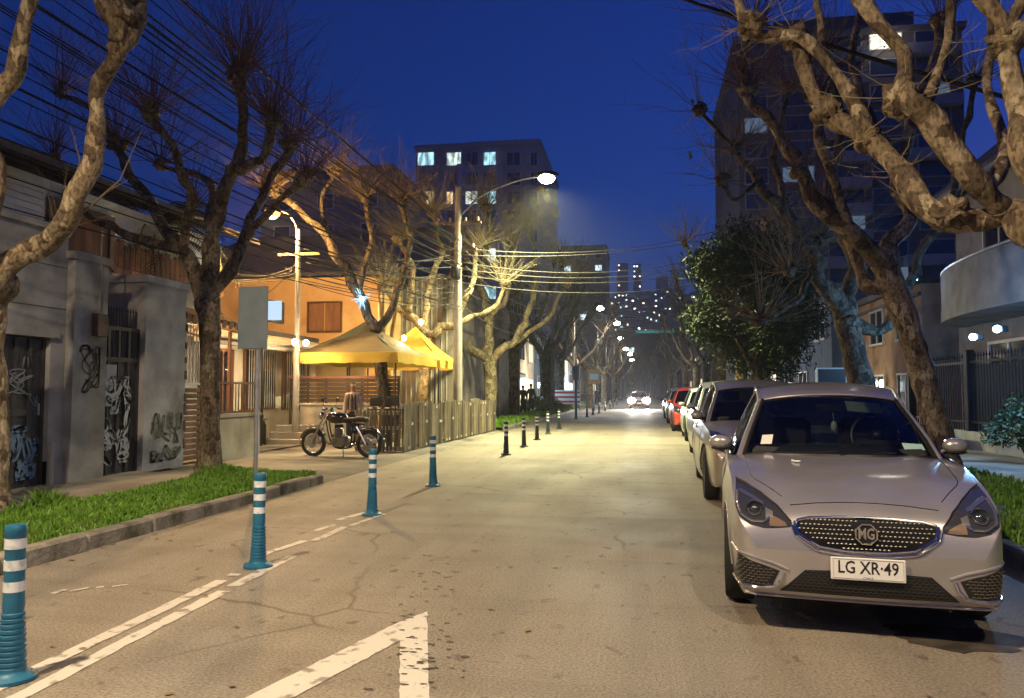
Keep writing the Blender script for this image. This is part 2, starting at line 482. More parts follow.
for cx,cy,rx,ry,sd in ((958,638,0.36,0.24,3),(905,628,0.12,0.06,9),(350,648,0.0,0,0)):
    if rx==0: continue
    c = G(cx,cy); n=28
    mb.poly([(c.x+rx*math.cos(2*PI*k/n)*(1+0.5*noise.noise(Vector((math.cos(2*PI*k/n)*2,math.sin(2*PI*k/n)*2,sd)))), c.y+ry*math.sin(2*PI*k/n)*(1+0.5*noise.noise(Vector((math.cos(2*PI*k/n)*2,math.sin(2*PI*k/n)*2,sd+5)))), 0.003) for k in range(n)])
mb.build('oil_stain', m_stain, kind='structure')
# dark drips beside the triangle
mb = MB(); random.seed(8)
for k in range(80):
    c = G(random.gauss(425,26), random.uniform(555,690)); r=random.uniform(0.008,0.02)
    n=7; mb.poly([(c.x+r*1.4*math.cos(2*PI*i/n)*random.uniform(.7,1.2), c.y+r*0.7*math.sin(2*PI*i/n)*random.uniform(.7,1.2), 0.0055) for i in range(n)])
mb.build('tar_spots', mat('tar',(0.085,0.07,0.055),0.7), kind='structure')

# ---- grass blades ----
def grass(name, x0, x1, y0, y1, n, hmin, hmax, z=0.12, edge_tall=0.0, mounds=(), seed=1, w=0.006, kind='stuff'):
    rg = np.random.default_rng(seed)
    u = rg.random(n); x = x0+(x1-x0)*rg.random(n); y = y0+(y1-y0)*u**1.3
    h = hmin+(hmax-hmin)*rg.random(n)**2
    for (mx,my,mr,mh) in mounds:
        d = np.hypot(x-mx,y-my); h = h+mh*np.exp(-(d/mr)**2)
    pn = np.array([noise.noise(Vector((a*1.7,b*1.7,seed))) for a,b in zip(x,y)]); keep = pn > -0.42
    x,y,h,pn = x[keep],y[keep],h[keep],pn[keep]; h = h*(1+pn*0.6); m=len(x)
    ang = rg.random(m)*2*np.pi; lean = rg.normal(0,0.45,m)*h
    la = rg.random(m)*2*np.pi
    ww = w*(0.6+0.8*rg.random(m))*(1+y/9)
    base = np.stack([x,y,np.full(m,z)],1)
    e = np.array([[1,1,1]])*np.minimum(1,1)
    zb = z+0.0*x
    dx = np.cos(ang)*ww; dy=np.sin(ang)*ww
    lx = np.cos(la)*lean; ly=np.sin(la)*lean
    V = np.empty((m,5,3))
    V[:,0]=np.stack([x-dx,y-dy,zb-0.02],1); V[:,1]=np.stack([x+dx,y+dy,zb-0.02],1)
    V[:,2]=np.stack([x+dx*.7+lx*.35,y+dy*.7+ly*.35,zb+h*.6],1); V[:,3]=np.stack([x-dx*.7+lx*.35,y-dy*.7+ly*.35,zb+h*.6],1)
    V[:,4]=np.stack([x+lx,y+ly,zb+h*0.97],1)
    me = bpy.data.meshes.new(name); me.vertices.add(m*5); me.vertices.foreach_set('co', V.reshape(-1))
    idx = np.arange(m)*5
    quads = np.stack([idx,idx+1,idx+2,idx+3],1); tris = np.stack([idx+3,idx+2,idx+4],1)
    loops = np.concatenate([quads.reshape(-1), tris.reshape(-1)])
    me.loops.add(len(loops)); me.loops.foreach_set('vertex_index', loops)
    me.polygons.add(2*m); ls = np.concatenate([np.arange(m)*4, 4*m+np.arange(m)*3]); me.polygons.foreach_set('loop_start', ls)
    me.update(calc_edges=True); me.validate()
    me.materials.append(m_grass)
    o = bpy.data.objects.new(name, me); put(o); return o
m_grass = mat('grass_blades', (0.08,0.19,0.012), 0.55, c2=(0.15,0.30,0.03), scale=3.5, c3=(0.15,0.15,0.05), sc3=1.2, lo3=0.6, hi3=0.75)
g = grass('grass', -6.53, KL-0.15, 2.0, YL1+0.1, 46000, 0.02, 0.075, z=0.14, mounds=((-6.3,11.0,0.45,0.16),(-6.6,7.6,0.35,0.22)), seed=3)
tag(g, 'short green grass strip between the kerb and the left pavement', 'grass', kind='stuff')
g = grass('grass', KR+0.17, 5.35, 2.0, 34, 42000, 0.02, 0.08, z=0.14, seed=5)
tag(g, 'green grass strip on the right behind the parked cars', 'grass', kind='stuff')
g = grass('grass', -6.7, KL-0.15, YL2+0.2, 60, 22000, 0.05, 0.22, z=0.14, seed=6, w=0.01)
tag(g, 'rough grass under the row of trees beyond the pallet fence', 'grass', kind='stuff')
# ================= LAMPS, POLES, CABLES =================
m_conc = mat('pole_concrete', (0.25,0.23,0.2), 0.85, c2=(0.34,0.32,0.28), scale=3, bump=0.3, bscale=30)
m_galv = mat('galvanised_steel', (0.4,0.41,0.42), 0.45, metal=0.7, c2=(0.3,0.31,0.32), scale=8)
m_darkmetal = mat('dark_metal', (0.03,0.032,0.035), 0.45, metal=0.5)
m_cable = mat('cable_rubber', (0.006,0.006,0.007), 0.8, spec=0.2)
m_cable_grey = mat('cable_grey', (0.07,0.066,0.06), 0.7)
m_wood_pole = mat('weathered_pole_wood', (0.14,0.1,0.07), 0.85, c2=(0.22,0.17,0.12), scale=6, stretch=(1,1,0.1), bump=0.4)
m_porc = mat('porcelain', (0.5,0.47,0.42), 0.25)

def lamp_light(parent, loc, energy, color, spot=True, size=0.12, ang=155, rot=(0,0,0), blend=0.4):
    ld = bpy.data.lights.new('lamp_glow', 'SPOT' if spot else 'POINT')
    ld.energy = energy; ld.color = color; ld.shadow_soft_size = size
    if spot: ld.spot_size = R(ang); ld.spot_blend = blend
    o = bpy.data.objects.new('lamp_glow', ld); put(o, parent); o.location = loc; o.rotation_euler = rot
    return o

def street_lamp(label, x, y, h, arm, energy, color, lens_c, lens_s, rz=0.0, group=None, pole_r=0.07, lens_r=0.17, pmat=None, pole_h=None, base_z=0.1, light=True, ang=155, tilt=0.0):
    t = thing('street_lamp', label, 'street lamp', (x,y,base_z), rz, group)
    ph = pole_h or h-0.5
    mb = MB(); mb.tube([(0,0,0),(0,0,ph*0.5),(0,0,ph)], [pole_r*1.25,pole_r,pole_r*0.8], 12); mb.lathe([(0,0),(pole_r*2.2,0),(pole_r*2.2,0.03),(pole_r*1.5,0.12),(0,0.12)],12)
    mb.build('pole', pmat or m_galv, t, True)
    p, r = smooth_path([(0,0,ph-0.7),(arm*0.25,0,ph-0.1),(arm*0.7,0,h+0.02-0.05),(arm-0.1,0,h)], [0.03,0.03,0.028,0.026], 5)
    MB().tube(p, r, 8).build('arm', m_galv, t, True)
    mb = MB(); mb.ball((arm+0.08,0,h+0.03), 0.3, 14, 8, (1.15,0.5,0.33)); hd = mb.build('lamp_head', m_darkmetal, t, True)
    mb = MB(); mb.ball((arm+0.1,0,h-0.03), lens_r, 14, 8, (1.15,0.75,0.7)); mb.build('lens', glow('lens_'+str(round(lens_s))+str(lens_c[2]), lens_c, lens_s), hd, True, 180)
    if light: lamp_light(t, (arm+0.1,0,h-0.22), energy, color, ang=ang, rot=(0,tilt,0))
    return t

# utility pole with the big white street light
PA = hity(457.5, 392, 24.0); PAX = PA.x
up_ = thing('utility_pole', 'tall round concrete utility pole rising behind the yellow canopies', 'utility pole', (PAX,24.0,0.05))
MB().tube([(0,0,0),(0,0,3.5),(0,0,7.9)], [0.165,0.14,0.10], 14).build('pole', m_conc, up_, True)
MB().bar((-0.75,0,6.75),(0.75,0,6.75),0.09,0.09).build('crossarm', m_wood_pole, up_); MB().bar((-0.6,0,5.9),(0.6,0,5.9),0.08,0.08).build('crossarm', m_wood_pole, up_)
for xx,zz in ((-0.65,6.8),(-0.25,6.8),(0.25,6.8),(0.65,6.8),(-0.5,5.95),(0.5,5.95)):
    MB().lathe([(0,0),(0.03,0),(0.045,0.04),(0.025,0.06),(0.045,0.09),(0.02,0.13),(0,0.13)],10,M=TR(xx,0,zz)).build('insulator', m_porc, up_, True)
mb = MB(); mb.lathe([(0,0),(0.14,0),(0.16,0.04),(0.16,0.36),(0.13,0.42),(0,0.42)],12,M=TR(0.0,-0.28,4.9)); mb.build('splice_box', m_darkmetal, up_, True)
LA = hity(545, 178, 24.1)
lt = thing('street_lamp', 'bright white street lamp head on a curved arm high over the road', 'street lamp', (PAX,24.0,0.05))
zl = LA.z-0.05; al = LA.x-PAX
p, r = smooth_path([(0.1,-0.02,zl-1.1),(al*0.3,0.02,zl-0.45),(al*0.7,0.06,zl-0.05),(al-0.15,0.1,zl+0.05)],[0.035,0.032,0.03,0.028],6)
MB().tube(p, r, 8).build('arm', m_galv, lt, True)
mb = MB(); mb.ball((al+0.05,0.1,zl+0.1),0.34,14,8,(1.15,0.55,0.35)); hd = mb.build('lamp_head', m_darkmetal, lt, True)
MB().ball((al+0.05,0.1,zl),0.24,16,10,(1.1,0.85,0.75)).build('lens', glow('led_lens',(1.0,0.93,0.62),40), hd, True, 180)
lamp_light(lt, (al+0.05,0.05,zl-0.28), 10500, (1.0,0.95,0.5), size=0.15, ang=158, blend=1.0)

# sodium lamp by the orange house
SL = hity(284, 219, 19.0); SP = hity(297.5, 300, 19.0)
sl = thing('street_lamp', 'orange sodium street lamp on a short arm before the orange house', 'street lamp', (SP.x,19.0,0.06))
ax = SL.x-SP.x
MB().tube([(0,0,0),(0,0,2.6),(0,0,SL.z-0.35)],[0.085,0.075,0.06],12).build('pole', m_conc, sl, True)
p, r = smooth_path([(0,0,SL.z-0.8),(-0.04,-0.1,SL.z-0.25),(ax*0.4,-0.35,SL.z+0.0),(ax*0.8,-0.55,SL.z+0.03)],[0.022]*4,5)
MB().tube(p,r,8).build('arm', m_galv, sl, True)
mb = MB(); mb.ball((ax,-0.62,SL.z+0.02),0.2,12,8,(1.1,0.7,0.55)); hd = mb.build('lamp_head', m_darkmetal, sl, True)
MB().ball((ax-0.01,-0.64,SL.z-0.05),0.19,12,8,(1.1,0.85,0.8)).build('lens', glow('sodium_lens',(1.0,0.42,0.1),3.2), hd, True, 180)
lamp_light(sl, (ax,-0.64,SL.z-0.30), 1400, (1.0,0.55,0.18), spot=False, size=0.12)
mb = MB(); mb.bar((-0.55,0,4.95),(0.6,0.0,4.95),0.07,0.07); mb.build('crossarm', m_wood_pole, sl)

# unseen lamps lighting near road and car: left follows bollard shadows, right is added
street_lamp('unseen tall street lamp on the left pavement beside the nearest bollard', -6.6, 0.6, 7.6, 2.3, 3100, (1.0,0.76,0.47), (1.0,0.8,0.5), 25)
street_lamp('added unseen street lamp on the right verge beside the viewer', 4.9, -0.8, 7.8, 2.3, 1500, (1.0,0.8,0.56), (1.0,0.8,0.5), 25, rz=PI, ang=112, tilt=R(-30))
# the row of white lamps down the street
gl = 'row of white street lamps receding down the street'
for i,(px_,py_,yy) in enumerate(((600,308,60),(617,323,80),(621,338,104),(626,349,128),(630,354,155),(632,360,190))):
    P_ = hity(px_,py_,yy)
    street_lamp('small white street lamp, %s in the row down the street' % ('nearest','second','third','fourth','fifth','farthest')[i], P_.x-2.0, yy, P_.z, 1.9, 2600 if i<3 else 3500, (1.0,0.93,0.75), (1.0,0.92,0.8), 45, group=gl, lens_r=0.16+yy*0.0016, pmat=m_conc, base_z=0.0)

def cable(a, b, sag, r, m, label, group, n=22, sides=5, cat='cable', wob=0.0):
    a = Vector(a); b = Vector(b); pts = []
    for i in range(n+1):
        t = i/n; p = a.lerp(b,t); p.z -= sag*4*t*(1-t)
        if wob: p.x += wob*math.sin(t*9+a.x*7); p.z += wob*math.sin(t*14+b.z*5)
        pts.append(p)
    o = MB().tube(pts, r, sides).build('cable', m, None, True, 180)
    return tag(o, label, cat, group)
random.seed(21)
gA = 'bundle of overhead cables along the left side'
for i in range(30):
    f = i/29
    z0 = 4.6+6.0*f+random.uniform(-.15,.15); z1 = 4.0+2.9*f+random.uniform(-.12,.12)
    cable((-8.8+0.5*math.sin(i*1.7), -9, z0), (PAX+random.uniform(-.5,.2), 24.0, z1), random.uniform(0.35,1.1), random.choice((0.007,0.009,0.012,0.017)), m_cable,
          'dark overhead cable in the sagging bundle over the left pavement', gA)
gB = 'cables strung between the sodium lamp pole and the concrete pole'
for i in range(9):
    cable((SP.x+random.uniform(-.4,.4),19,4.3+0.12*i), (PAX+random.uniform(-.3,.1),24.0,4.2+0.2*i), random.uniform(.1,.4), 0.011, m_cable_grey, 'pale cable slung from the sodium lamp pole to the concrete pole', gB)
for i in range(5):
    cable((SP.x,19,4.4+0.12*i), (-10.5,14.5+i*1.3,3.9+random.uniform(0,.7)), 0.25, 0.010, m_cable_grey, 'service cable running from the sodium lamp pole to a house wall', 'service cables to the houses')
# second pair of poles and the cables crossing the street
p2 = thing('utility_pole', 'thin distant concrete utility pole on the left verge', 'utility pole', (-5.35,47,0.1))
MB().tube([(0,0,0),(0,0,8.2)],[0.16,0.1],10).build('pole', m_conc, p2, True); MB().bar((-0.8,0,7.4),(0.8,0,7.4),0.1).build('crossarm', m_wood_pole, p2)
for x_,y_,l_ in ((4.7,31,'concrete utility pole on the right verge behind the evergreen'),(4.6,54,'distant concrete utility pole on the right verge')):
    p3 = thing('utility_pole', l_, 'utility pole', (x_,y_,0.1))
    MB().tube([(0,0,0),(0,0,8.0)],[0.16,0.1],10).build('pole', m_conc, p3, True); MB().bar((-0.7,0,7.3),(0.7,0,7.3),0.1).build('crossarm', m_wood_pole, p3)
gC = 'pale cables crossing the street'
for i in range(6):
    cable((PAX+0.05,24.0,4.9+0.22*i), (4.7,31,6.1+0.42*i), random.uniform(.25,.8), 0.013, m_cable_grey, 'pale cable crossing the street from the concrete pole', gC)
for i in range(7):
    cable((-5.3,47,6.2+0.33*i), (4.6,54,5.9+0.35*i+random.uniform(-.2,.2)), random.uniform(.3,.9), 0.02, m_cable_grey, 'thin cable crossing the street in the distance', 'far cables crossing the street')
for i in range(9):
    cable((PAX+random.uniform(-.4,.4),24.0,4.2+0.3*i), (-5.3+random.uniform(-.5,.5),47,5.6+0.28*i), random.uniform(.4,1.0), 0.016, m_cable if i%2 else m_cable_grey, 'overhead cable continuing down the left side behind the concrete pole', 'cables beyond the concrete pole')
a_ = hity(700,-8,9.0); b_ = hity(1040,98,7.0)
cable(a_+(a_-b_)*1.2, b_+(b_-a_)*0.4, 0.15, 0.02, m_cable, 'thick black cable slanting across the upper right tree limbs', None)
# ================= LEFT SIDE BUILDINGS =================
def wall_mat(name, c, c2, stain=(0.08,0.07,0.06), r=0.9, sc=0.9, lo3=0.55, hi3=0.75):
    return mat(name, c, r, c2=c2, scale=2.2, bump=0.45, bscale=18, c3=stain, sc3=sc, lo3=lo3, hi3=hi3)
m_plaster = wall_mat('grey_plaster', (0.18,0.185,0.195), (0.3,0.305,0.32), (0.07,0.07,0.075))
m_plaster2 = wall_mat('pale_plaster', (0.24,0.24,0.26), (0.37,0.365,0.385), (0.09,0.085,0.085))
m_blackgate = mat('black_gate_paint', (0.018,0.018,0.022), 0.45, c2=(0.035,0.035,0.045), scale=5, bump=0.15)
m_spray_w = mat('white_spray_paint', (0.42,0.44,0.48), 0.7)
m_spray_b = mat('black_spray_paint', (0.03,0.03,0.035), 0.7)
m_spray_t = mat('blue_spray_paint', (0.09,0.16,0.27), 0.7)
m_brownwood = mat('brown_boards', (0.13,0.055,0.03), 0.7, c2=(0.22,0.1,0.055), scale=5, stretch=(1,1,0.2), bump=0.4)
m_siding = mat('white_siding', (0.75,0.77,0.8), 0.6, c2=(0.8,0.82,0.84), scale=4)
m_slate = mat('dark_slate_roof', (0.04,0.04,0.05), 0.65, c2=(0.08,0.08,0.095), scale=9, bump=0.6, bscale=12)
m_tile = mat('clay_roof_tiles', (0.16,0.085,0.05), 0.8, c2=(0.26,0.15,0.1), scale=12, bump=0.5)
m_orange = wall_mat('ochre_render', (0.66,0.42,0.17), (0.72,0.48,0.22), (0.45,0.27,0.11))
m_glass_dark = mat('dark_window_glass', (0.012,0.016,0.025), 0.06, spec=0.8)
m_cream = wall_mat('cream_paint', (0.55,0.5,0.4), (0.64,0.6,0.5), (0.35,0.3,0.22))

def slab(mb, a, b, c, d, th=0.12):
    vs=[Vector(q) for q in (a,b,c,d)]; mb.add(vs+[v+Vector((0,0,th)) for v in vs],[(0,1,2,3),(4,5,6,7),(0,1,5,4),(1,2,6,5),(2,3,7,6),(3,0,4,7)])
WX = -8.2        # street face of the left walls
def ywx(px_, py_=420): return hitx(px_, py_, WX).y
# --- grey plaster boundary wall with door, pilaster; the wall runs along the street
y0 = 4.5; yd0 = ywx(-30); yd1 = ywx(48); yp0 = ywx(63); yp1 = ywx(97)
gw = thing('boundary_wall', 'grey plaster wall with a graffiti covered dark door, left edge', 'wall', (WX,0,0.1))
zt = 3.6
mb = MB()
mb.box(-0.28, 1.5, 0, 0, yd0, zt); mb.box(-0.28, yd1, 0, 0, yp0, zt); mb.box(-0.28, yd0, 2.08, 0, yd1, zt)
mb.box(-0.32,1.5,zt,0.05,yp0,zt+0.09)
mb.box(-0.30,1.5,0,0.03,yd0,0.35); mb.box(-0.3, yd1, 0, 0.03, yp0, 0.35)
mb.box(0.002,yd0-0.12,2.08,0.05,yd1+0.12,2.2)
mb.build('masonry', m_plaster, gw)
mb = MB(); mb.box(-0.35,yp0,0,0.13,yp1,3.25); mb.box(-0.38,yp0-0.04,3.25,0.17,yp1+0.04,3.36); mb.build('pilaster', m_plaster, gw)
dr = MB(); dr.box(-0.16,yd0+0.02,0.02,-0.10,yd1-0.02,2.06)
n=5
for k in range(n+1):
    yy = yd0+0.02+(yd1-yd0-0.04)*k/n; dr.box(-0.10,yy-0.03,0.02,-0.07,yy+0.03,2.06)
dr.box(-0.10,yd0+0.03,1.0,-0.075,yd1-0.03,1.08)
door = dr.build('door', m_blackgate, gw)
MB().tube([(-0.02,yd1-0.16,1.0),(-0.02,yd1-0.16,1.16)],0.014,8).build('handle', m_galv, door)

def scribble(y0_, y1_, z0_, z1_, x, n, seed, w=0.02, loops=6):
    """spray-painted squiggles: flat ribbons standing 3 mm proud of a wall that faces +x"""
    random.seed(seed); mb = MB()
    for k in range(n):
        cy = random.uniform(y0_,y1_); cz = random.uniform(z0_,z1_); a = random.uniform(0,6); pts=[]
        sx = random.uniform(.05,.14); sz = random.uniform(.06,.2); f1 = random.uniform(1,3); f2 = random.uniform(1,3)
        for i in range(26):
            t = i/25*PI*2*random.choice((1,1)); pts.append((cy+sx*math.sin(f1*t+a)+0.05*t/6, cz+sz*math.cos(f2*t+a*2)))
        pts = [(min(max(p,y0_),y1_), min(max(q,z0_),z1_)) for p,q in pts]
        for (p,q),(p2_,q2_) in zip(pts,pts[1:]):
            d = Vector((p2_-p,q2_-q)); 
            if d.length < 1e-4: continue
            d.normalize(); nx,ny = -d.y*w/2, d.x*w/2; e=0.0004*k
            mb.add([(x+e,p+nx,q+ny),(x+e,p2_+nx,q2_+ny),(x+e,p2_-nx,q2_-ny),(x+e,p-nx,q-ny)],[(0,1,2,3)])
    return mb
scribble(yd0+0.1,yd1-0.1,0.15,1.1,-0.066,20,3,0.035).build('graffiti', m_spray_t, door)
scribble(yd0+0.15,yd1-0.15,0.5,1.8,-0.064,7,5,0.016).build('graffiti', mat('dull_spray',(0.16,0.18,0.22),0.8), door)
scribble(yp0+0.12,yp1-0.16,1.25,2.0,0.134,7,8,0.03).build('graffiti', m_spray_b, gw)
# pale patch at the foot of the door jamb
MB().bbox(0.005, yd1+0.0, 0.0, 0.08, yp0-0.25, 0.62, 0.03).build('plinth', m_plaster2, gw)

# --- gate between pilaster and second pillar
yg1 = ywx(150); yq0 = ywx(128); yq1 = ywx(180)
gt = thing('metal_gate', 'black sheet metal gate with railing top and white graffiti', 'gate', (WX-0.05,0,0.1))
ya, yb = yp1+0.02, yq0+0.26
mb = MB(); mb.box(-0.05,ya,0.03,0,yb,1.85)
for k in range(5):
    yy = ya+(yb-ya)*k/4; mb.box(0,yy-0.025,0.03,0.03,yy+0.025,2.35)
mb.box(0,ya,1.8,0.035,yb,1.87); mb.box(0,ya,2.3,0.035,yb,2.36); sheet = mb.build('gate_leaf', m_blackgate, gt)
mb = MB()
nb = 14
for k in range(nb):
    yy = ya+0.05+(yb-ya-0.1)*k/(nb-1); mb.tube([(-0.01,yy,1.87),(-0.01,yy,2.62)],0.011,6); mb.lathe([(0.02,0),(0.0,0.07)],6,M=TR(-0.01,yy,2.62))
mb.build('railing', m_blackgate, gt)
scribble(ya+0.02,ya+0.75,0.1,1.55,0.034,26,12,0.045).build('graffiti', m_spray_w, gt)
mb = MB(); mb.box(0.032,ya+0.18,1.1,0.036,ya+0.42,1.75); mb.build('sticker', mat('sticker',(0.35,0.36,0.4),0.6), gt)
# --- second pillar (pale plaster, broken corner)
pl = thing('gate_pillar', 'broad pale plaster pillar with chipped dark edge beside the black gate', 'pillar', (WX,0,0.1))
mb = MB(); mb.box(-1.0,yq0+0.28,0,0.08,yq1,3.15); mb.box(-1.05,yq0+0.24,3.15,0.13,yq1+0.04,3.27); mb.build('masonry', m_plaster2, pl)
random.seed(5); mb = MB()
for k in range(9):
    z = 0.3+k*0.3+random.uniform(-.05,.05); mb.bbox(-0.3,yq1-0.02,z,0.095,yq1+0.05,z+random.uniform(.1,.2),0.012)
mb.build('chipped_brick', mat('old_brick',(0.07,0.05,0.045),0.9,c2=(0.14,0.09,0.07),scale=8), pl)
scribble(yq0+0.5,yq1-0.1,0.15,0.95,0.085,18,14,0.035).build('graffiti', mat('dull_olive_spray',(0.13,0.14,0.11),0.8), pl)
# low block wall in the gap and a shrub of dry palm fronds behind the gate
# --- house behind the boundary wall: siding, brown balcony boards, tiled roof
hs = thing('house', 'two storey house with white siding and brown balcony boards behind grey wall', 'house', (-10.1,0,0.1))
HXF=-10.1
def hq(px_,py_): q=hitx(px_,py_,HXF); return q.y, q.z-0.1
ys0,zs0=hq(42,240); ys1=hq(-120,200)[0]; zs1=hq(42,206)[1]; yw0=hq(46,240)[0]; yw1=hq(112,240)[0]; zb0=hq(112,266)[1]; zb1=hq(112,240)[1]; yb1=hq(222,240)[0]
mb = MB(); mb.box(-8,0.5,0,0,yb1,zs0-0.02); mb.build('wall', m_plaster, hs)
mb = MB()
nn=int((zs1-zs0+0.5)/0.115)
for k in range(nn): mb.box(-0.02,ys1-1,zs0+k*0.115,0.035,ys0,zs0+k*0.115+0.104)
mb.box(-8,ys1-1,zs0,-0.025,yb1,zs1+0.5); mb.build('siding', m_siding, hs)
mb = MB(); k=0; yy=yw1
while yy<yb1:
    mb.box(0.0,yy,zb0,0.035,yy+0.15,zb1+0.06*math.sin(k*2.1)); yy+=0.17; k+=1
mb.build('balcony_boards', m_brownwood, hs)
MB().box(-0.06,yw1,zb0-0.12,0.06,yb1,zb0-0.01).build('balcony_edge', m_brownwood, hs)
f_ = MB(); f_.box(0.0,yw0-.02,zs0-0.25,0.06,yw0+.1,zs1+.2); f_.box(0.0,yw1-.12,zs0-0.25,0.06,yw1,zs1+.2); f_.box(0,yw0+.1,zs1+.05,0.06,yw1-.12,zs1+.2)
wf = f_.build('window', mat('brown_frame',(0.2,0.13,0.09),0.6), hs)
MB().box(-0.02,yw0+.1,zs0-0.25,0.02,yw1-.12,zs1+.05).build('shutter', m_brownwood, wf)
RZ=zs1+0.45
mb = MB(); slab(mb,(0.8,0,RZ),(0.8,yb1+.4,RZ),(-4,yb1+.4,RZ+1.5),(-4,0,RZ+1.5)); slab(mb,(-4,0,RZ+1.5),(-4,yb1+.4,RZ+1.5),(-8.6,yb1+.4,RZ),(-8.6,0,RZ))
mb.build('roof', m_slate, hs)
yA_ = yq1+0.9
# small lean-to porch roof with clay tiles between pillar and terrace
pr = thing('porch_roof', 'small clay tiled porch roof glowing above the wooden slat panel', 'porch roof', (-9.1,yA_+0.2,2.8))
mb = MB()
for k in range(10):
    yy = -1.2+k*0.26
    pts = [(0.75,yy,0.0),(-0.8,yy,0.42)]; mb.tube(pts,[0.10,0.10],8)
mb.build('tiles', m_tile, pr, True)
for yy in (-1.2,0,1.2): MB().bar((0.7,yy,-0.12),(-0.8,yy,0.3),0.06).build('rafter', m_brownwood, pr)
MB().tube([(0.6,-1.15,-2.5),(0.6,-1.15,-0.12)],0.04,8).build('post', m_brownwood, pr); MB().tube([(0.6,1.1,-2.5),(0.6,1.1,-0.12)],0.04,8).build('post', m_brownwood, pr)
def bulb(label, loc, energy, color, strength, r=0.05, group=None, cat='light bulb', shade=True):
    t = thing('hanging_bulb', label, cat, loc, 0, group)
    MB().lathe([(0,0.16),(0.016,0.16),(0.02,0.1),(0.022,r*0.8),(0,r*0.8)],8).build('socket', m_darkmetal, t, True)
    MB().ball((0,0,0), r, 12, 8, (1,1,1.15)).build('glass', glow('bulb%.2f_%.1f_%.2f'%(color[2],strength,color[0]), color, strength), t, True, 180)
    lamp_light(t, (0,0,-r*1.6), energy, color, spot=False, size=r)
    return t
bulb('warm bulb glowing under the small tiled porch roof', (-8.85,yA_,2.5), 130, (1.0,0.68,0.32), 70, 0.06)

# --- wooden slat panel + terrace railing fence on a low wall, white bars above
yA = yq1+0.25
sp = thing('slat_panel', 'stacked brown wooden slats closing the gap beside the pale pillar', 'wooden screen', (WX-0.15,yA,0.1))
mb = MB(); random.seed(3)
for k in range(13): mb.bbox(-0.02+random.uniform(0,.02),0.0,0.05+k*0.105,0.03,1.05,0.135+k*0.105,0.008)
mb.build('slats', m_brownwood, sp); MB().box(-0.06,0.05,0,-0.02,0.11,1.45).build('post', m_brownwood, sp); MB().box(-0.06,0.95,0,-0.02,1.0,1.45).build('post', m_brownwood, sp)
m_whitebar = mat('white_painted_bars', (0.62,0.6,0.55), 0.5)
m_lowwall = wall_mat('low_wall_render', (0.3,0.26,0.21), (0.4,0.36,0.3), (0.16,0.13,0.1))
def bar_screen(name, label, x, y0_, y1_, z0_, z1_, n, m, cat='railing', r=0.014, rails=(0.02,0.98)):
    t = thing(name, label, cat, (x,y0_,z0_))
    mb = MB()
    for k in range(n):
        yy = (y1_-y0_)*k/(n-1); mb.tube([(0,yy,0),(0,yy,z1_-z0_)],r,6)
    mb.build('bars', m, t)
    for q in rails: MB().box(-0.02,0,(z1_-z0_)*q-0.02,0.02,y1_-y0_,(z1_-z0_)*q+0.02).build('rail', m, t)
    return t
bar_screen('security_bars','tall white security bars above the wooden slats', WX-0.2, yA, yA+1.1, 1.55, 2.75, 11, m_whitebar)
yB = yA+1.2
lw = thing('low_wall', 'low rendered wall under the dark terrace railing behind the plane tree', 'wall', (WX-0.2,yB,0.06))
mb = MB(); mb.box(-0.12,0,0,0.12,1.7,0.85); mb.box(-0.15,0,0.85,0.15,1.7,0.92); mb.build('masonry', m_lowwall, lw)
m_brownrail = mat('brown_rail_paint', (0.12,0.06,0.04), 0.5)
bar_screen('terrace_railing','dark brown terrace railing on the low rendered wall', WX-0.2, yB, yB+1.7, 0.99, 1.62, 15, m_brownrail)
# the house front behind: long wall with lit white bars and windows
XF = -10.6; yF0, yF1 = 15.2, 24.3
hf = thing('terrace_house', 'lit single storey house front with white barred windows behind the terrace', 'house', (XF,0,0.06))
mb = MB(); mb.box(-3.2,yF0,0,0,yF1,3.0); mb.build('wall', m_cream, hf)
for k,(a,b,z0_,z1_) in enumerate(((15.7,17.4,0.95,2.5),(18.0,18.9,0.1,2.4),(19.6,21.3,0.95,2.5),(21.9,23.3,0.9,2.5))):
    mb = MB(); mb.box(0.0,a-0.07,z0_-0.07,0.06,b+0.07,z0_); mb.box(0.0,a-0.07,z1_,0.06,b+0.07,z1_+0.07); mb.box(0.0,a-0.07,z0_,0.06,a,z1_); mb.box(0.0,b,z0_,0.06,b+0.07,z1_); mb.box(0,(a+b)/2-0.03,z0_,0.05,(a+b)/2+0.03,z1_)
    w_ = mb.build('window' if k!=1 else 'door', m_brownwood, hf)
    MB().box(0.003,a,z0_,0.02,b,z1_).build('pane', m_glass_dark, w_)
    if k != 1:
        mb = MB()
        for q in range(int((b-a)/0.13)): mb.tube([(0.12,a+0.06+q*0.13,z0_-0.05),(0.12,a+0.06+q*0.13,z1_+0.05)],0.011,6)
        mb.build('window_bars', m_whitebar, w_)
mb = MB()
for k in range(48):
    yy = yF0-0.1+k*0.19; mb.tube([(1.35,yy,2.52),(-0.0,yy,2.9)],0.022,5)
mb.box(1.3,yF0-0.15,2.43,1.4,yF1,2.51)
mb.add([(1.45,yF0-0.2,2.56),(1.45,yF1,2.56),(0,yF1,2.97),(0,yF0-0.2,2.97),(1.45,yF0-0.2,2.6),(1.45,yF1,2.6),(0,yF1,3.01),(0,yF0-0.2,3.01)],[(0,1,2,3),(4,5,6,7),(0,1,5,4),(1,2,6,5),(2,3,7,6),(3,0,4,7)])
mb.build('awning', mat('awning_sheet',(0.45,0.38,0.3),0.6,c2=(0.3,0.22,0.16),scale=4), hf)
for yy in (yF0+0.1,18.1,20.8,23.8): MB().tube([(1.3,yy,0),(1.3,yy,2.45)],0.035,8).build('awning_post', m_darkmetal, hf)
